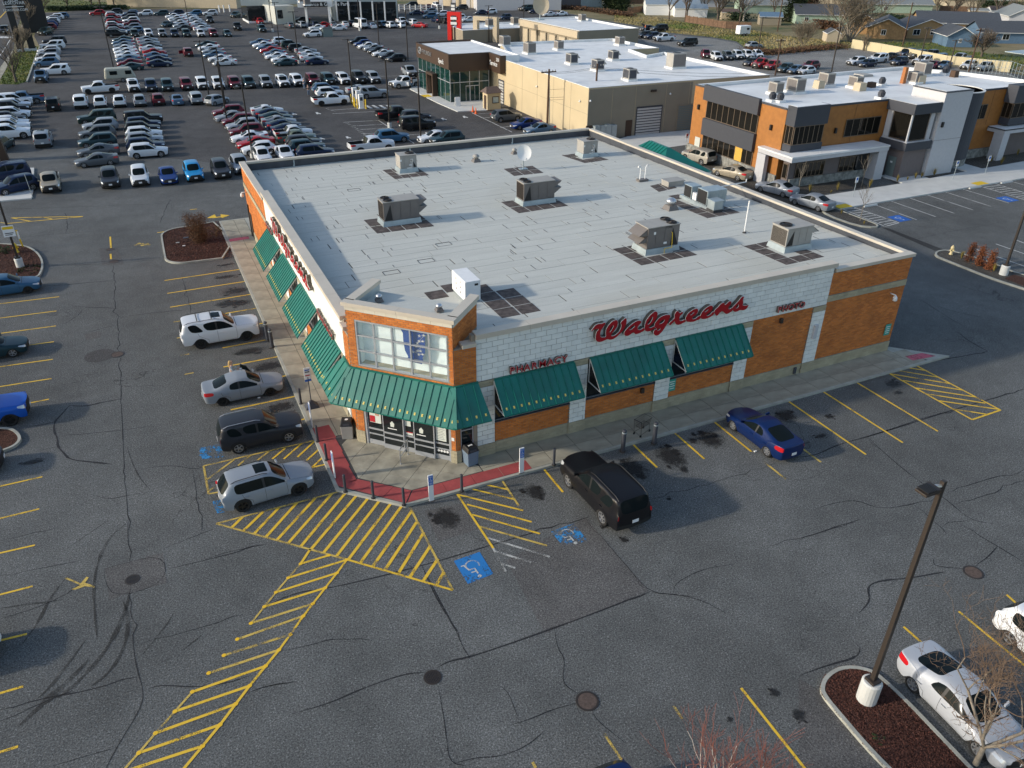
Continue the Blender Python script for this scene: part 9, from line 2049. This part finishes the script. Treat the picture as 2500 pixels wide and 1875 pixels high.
q=G('D1',1755,490);t=thg('horse_trailer','white two-axle horse trailer on the dry grass','trailer',(q.x,q.y+.8,0),R(178));mb=MB();mb.box(-1.7,1.7,-.95,.95,.5,2.5);lcb(mb,'body','white',t,bevel=.15)
for x_ in(-.5,.35):
 for s in(-1,1):o=bpy.data.objects.new('wheel',[m for n_,m,*_ in proto('suv')[1]if n_=='wheel'][0]);C.objects.link(o);o.parent=t;o.location=(x_,s*.98,.36);o.rotation_euler=(0,0,0 if s>0 else math.pi)
mb=MB();mb.box(-1.2,-.4,-.97,-.951,1.5,2.0);mb.box(.3,1.1,-.97,-.951,1.5,2.0);mb.box(-1.2,-.4,.951,.97,1.5,2.0);lcb(mb,'window','black',t);mb=MB();mb.tube((1.7,0,.5),(2.6,0,.45),.06);lcb(mb,'drawbar','black',t)
q=G('A1',925,640);M_['camper']=mat('camper',(.34,.34,.28),.5);t=thg('camper_trailer','cream camper trailer behind the long white pickup','camper',(q.x+.3,q.y+1.6,0),R(0));mb=MB();mb.hexa([(-2.6,-1.1,.5),(2.6,-1.1,.5),(2.6,1.1,.5),(-2.6,1.1,.5)],[(-2.3,-1.05,2.3),(1.9,-1.05,2.3),(1.9,1.05,2.3),(-2.3,1.05,2.3)]);lcb(mb,'body','camper',t,bevel=.3)
for s in(-1,1):o=bpy.data.objects.new('wheel',[m for n_,m,*_ in proto('suv')[1]if n_=='wheel'][0]);C.objects.link(o);o.parent=t;o.location=(.3,s*1.05,.36);o.rotation_euler=(0,0,0 if s>0 else math.pi)
mb=MB();mb.box(.9,1.9,-1.12,-1.09,1.3,1.9);mb.box(-1.6,-.4,-1.12,-1.09,1.3,1.9);lcb(mb,'window','glass_car',t)
# ---- ground beyond, trees, shrubs
fp=[(p.x,p.y)for p in(G('D1',0,170),G('D1',180,185),G('D1',620,250),G('D1',950,310),G('D1',1500,400),G('D1',1900,420),G('D2',450,560),G('D2',1440,660),G('D2',1440,745),G('D2',700,800),G('D2',130,850),G('D1',1830,690),G('D1',1650,560),G('D1',1300,500),G('D1',1000,470),G('D1',620,430),G('D1',360,350),G('D1',0,300))]
lawn('dry_field',fp,'field',9000,12,.12,.4)
lawn('yard_lawn',[(p.x,p.y)for p in(G('D3',0,650),G('D3',800,660),G('D3',1200,780),G('D3',2212,880),G('D3',2212,980),G('D3',1980,1100),G('D3',1000,990),G('D3',0,800))],'lawn',1500,13,.15,.4)
def bank(name,pts,m,n,seedv,s,h):
 rr2=random.Random(seedv);mb=MB();P=[G(*a)for a in pts]
 for _ in range(n):
  i=rr2.randrange(len(P)-1);q=P[i].lerp(P[i+1],rr2.random());z=rr2.uniform(0,h);u=Vector((rr2.gauss(0,1),rr2.gauss(0,1),rr2.gauss(0,1))).normalized()*rr2.uniform(*s);v=u.orthogonal().normalized()*u.length*.7;c=Vector((q.x+rr2.gauss(0,1.1),q.y+rr2.gauss(0,1.1),z));mb.quad(c-u,c-v,c+u,c+v)
 tag(mb.build(name,m),kind='stuff')
bank('undergrowth',(('D1',1830,690),('D2',130,840),('D2',700,790),('D2',1300,740)),'leaf_brown',5000,1,(.08,.25),.9)
bank('undergrowth',(('A5',1080,66),('A5',1300,75),('A5',1560,110),('A5',1700,130)),'leaf_brown',4000,2,(.1,.35),1.2)
def hedge(lab,reg,pts,h,n,k,m='leaf_green'):
 P=[G(reg,*a)for a in pts];t=thg('hedge',lab,'hedge',(P[0].x,P[0].y,0));rr2=random.Random(k);mb=MB();O=P[0].copy()
 for _ in range(n):
  i=rr2.randrange(len(P)-1);q=P[i].lerp(P[i+1],rr2.random())-O;u=Vector((rr2.gauss(0,1),rr2.gauss(0,1),rr2.gauss(0,1))).normalized()*rr2.uniform(.1,.3);v=u.orthogonal().normalized()*u.length*.7;c=Vector((q.x+rr2.gauss(0,.7),q.y+rr2.gauss(0,.7),rr2.uniform(0,1)**.6*h));mb.quad(c-u,c-v,c+u,c+v)
 lcb(mb,'foliage',m,t)['kind']='stuff'
for i,(x,y)in enumerate(((1460,20),(1560,40),(1760,60),(1900,45),(2050,40),(2150,30))):bank('undergrowth',(('F',x,y),('F',x+50,y+6)),('leaf_brown','leaf_green')[i%2],1500,20+i,(.15,.4),2.2)
hedge('low dark hedge along the far end of the lot','D4',((880,190),(1100,190),(1560,175),(1790,170)),1.3,6000,3);hedge('continuing low hedge right of the lamp','A1',((690,72),(850,72),(970,72)),1.2,2500,4);hedge('tall dark conifer hedge at the far right yards','D3',((1500,200),(2150,240)),4,7000,5)
def bare(reg,x,y,h,lab,k,m='bark',tw='twig',sp=1.0,dep=4,n0=1,r0=.22):q=G(reg,x,y);brn('bare_tree',lab,'tree',(q.x,q.y,0),h,sp,n0,dep,m,tw,k,r0,.5,3,0,.022)
bare('D4',290,1450,6.5,'leafless tree on the lawn below the lettered pylon',1,'bark','bark',.9,3,1,.2)
bare('D4',500,600,6,'leafless tree beside the legs of the pylon',2,'bark','twig');bare('D4',420,930,4.5,'small leafless tree at the pylon base',3,'bark','twig');bare('D4',780,260,6,'leafless tree at the end of the verge',4)
bare('D4',1205,170,8,'leafless tree behind the low hedge, left',5);bare('D4',1630,150,9,'leafless tree behind the low hedge, middle',6);bare('A1',885,62,10,'leafless tree before the long pale building',7);bare('D4',1770,120,8,'leafless tree behind the hedge, right',8)
bare('D2',1420,640,15,'huge spreading bare tree in front of the mint house',11,'bark_pale','twig',1.25,5,6,.3);bare('D2',1300,600,12,'second stem group of bare tree left of the huge one',12,'bark_pale','twig',1.1,4,4,.25)
bare('D2',700,720,6,'bushy leafless thicket on the bank beyond the gravel',13,'twig','twig',.9,4,8,.08);bare('D1',1390,290,9,'dark branching tree behind the board fence',14,'bark','bark',1.2,4,1,.3);bare('D1',1740,290,10,'pale-trunked bare tree right of the rusty shed',15,'birch','twig',1.0,4,1,.28)
bare('D3',1550,880,5,'dark twiggy tree on the lawn before the blue bungalow',16,'bark','bark',1.5,5,1,.22);bare('D3',1080,280,9,'bare tree in the far yards',17);bare('D2',1630,780,3,'young tree against the yellow wall',18,'bark','twig',.6,3);bare('D3',2080,200,7,'bare tree by the dark hedge',19)
for i in range(20):bare('F',1440+i*41+rr.uniform(-15,15),rr.uniform(-6,55),rr.uniform(7,10),['slim','broad','low','tall','forked','twiggy','dense','thin','leaning','rounded'][i%10]+(' leafless tree between the far houses' if i<10 else ' leafless tree toward the right end of the far houses'),40+i,'bark','twig',1,3)
for reg,x,y,h,lab,m,k,w in(('D2',560,330,12,'dark conifer between the mint houses','leaf_green',61,2.6),('D2',760,250,9,'rust-leaved tree beside the dark conifer','leaf_brown',62,3.0),('D1',60,150,10,'dark evergreen at the left end of the dry field','leaf_green',63,3.0),('A5',1560,60,9,'rounded dark evergreen by the fenced yards','leaf_green',64,2.4),('F',1620,8,10,'far green conifer near the top edge','leaf_green',65,2.4)):
 q=G(reg,x,y);leafy('evergreen_tree' if m=='leaf_green' else 'brown_leaved_tree',lab,'tree',(q.x,q.y,0),(h,lambda t,w=w:w*(1.05-t)*min(1,t*6+.3)),7000,m,k,(.15,.4))
q=G('D3',1750,1160);t=thg('wire_enclosure','galvanised wire enclosure with a corrugated lean-to at the right edge','enclosure',(q.x,q.y,0))
P=[G('D3',x,y)for x,y in((1330,1130),(1650,1140),(1950,1160),(2212,1264))]
for a,b in zip(P[:-1],P[1:]):
 for i in range(5):
  c=a.lerp(b,i/5);mb=MB();mb.tube((c.x,c.y,0),(c.x,c.y,2.6),.05,n=5);mb.build('post','galv',t)
 for z in(.2,1.3,2.55):mb=MB();mb.tube((a.x,a.y,z),(b.x,b.y,z),.03,n=4);mb.build('rail','galv',t)
a=G('D3',2080,1060);bx(t,'lean_to_roof','galv',a.x-2,a.x+10,a.y-6,a.y+2,3.0,3.15)
t=thg('rail_fence','white rail fence at the far side of the service lot','fence',(G('A3',1500,85).x,G('A3',1500,85).y,0))
for i in range(9):
 c,c2=G('A3',1500+i*42,87),G('A3',1500+(i+1)*42,87);mb=MB();mb.tube((c.x,c.y,0),(c.x,c.y,2),.16,n=5);mb.build('post','white',t)
 if i<8:
  for z in(.9,1.5):mb=MB();mb.tube((c.x,c.y,z),(c2.x,c2.y,z),.1,n=4);mb.build('rail','white',t)
for reg,pts,w in(('A1',((1695,95),(1730,95),(1775,92)),0),):
 for i,q in enumerate(pts):c=G(reg,*q);mb=MB();mb.lathe((c.x,c.y,0),[(.2,0),(.2,2.0)],8);tag(mb.build('white_post','white'),'white post left of the service building','post','white posts by the far row')
for i,(reg,x,y,m,lab)in enumerate((('A1',1040,345,'white','person in a pale top walking between the sedan files'),('A3',768,690,'denim','person in dark clothes at the end of the long row'),('A3',803,740,'black','person in black beside the crew-cab pickup'),('A3',1600,680,'black','person at the open door of the showroom pickup'),('D1',415,425,'orange','person in orange bending under the raised bonnet'))):
 q=G(reg,x,y);t=thg('person',lab,'person',(q.x,q.y,0),R(40*i));JJ=[tuple(j)for j in J];skb('body',JJ,E_,'skin',t,sub=1);M_['cl%d'%i]=M_[m]
 skb('jacket',s2([0,1,2,8,9,10,12,13,14],0,.02),[(0,1),(1,2),(2,3),(3,4),(4,5),(2,6),(6,7),(7,8)],m,t,sub=1);skb('trousers',s2([0,16,17,18,20,21,22],0,.016),[(0,1),(1,2),(2,3),(0,4),(4,5),(5,6)],'denim',t,sub=1)
 # ------------------------------------------------------------------ lettering and outlines become plain meshes
dg=bpy.context.evaluated_depsgraph_get();dg.update()
for o in[o for o in C.objects if o.type in('CURVE','FONT')]:
 me=bpy.data.meshes.new_from_object(o.evaluated_get(dg));me.name=o.name;nm=o.name;n=bpy.data.objects.new('tmp',me);C.objects.link(n)
 n.parent=o.parent;n.matrix_parent_inverse=o.matrix_parent_inverse.copy();n.location=o.location;n.rotation_euler=o.rotation_euler;n.scale=o.scale
 for k in o.keys():n[k]=o[k]
 for ch in list(o.children):im=ch.matrix_parent_inverse.copy();ch.parent=n;ch.matrix_parent_inverse=im
 bpy.data.objects.remove(o);n.name=nm
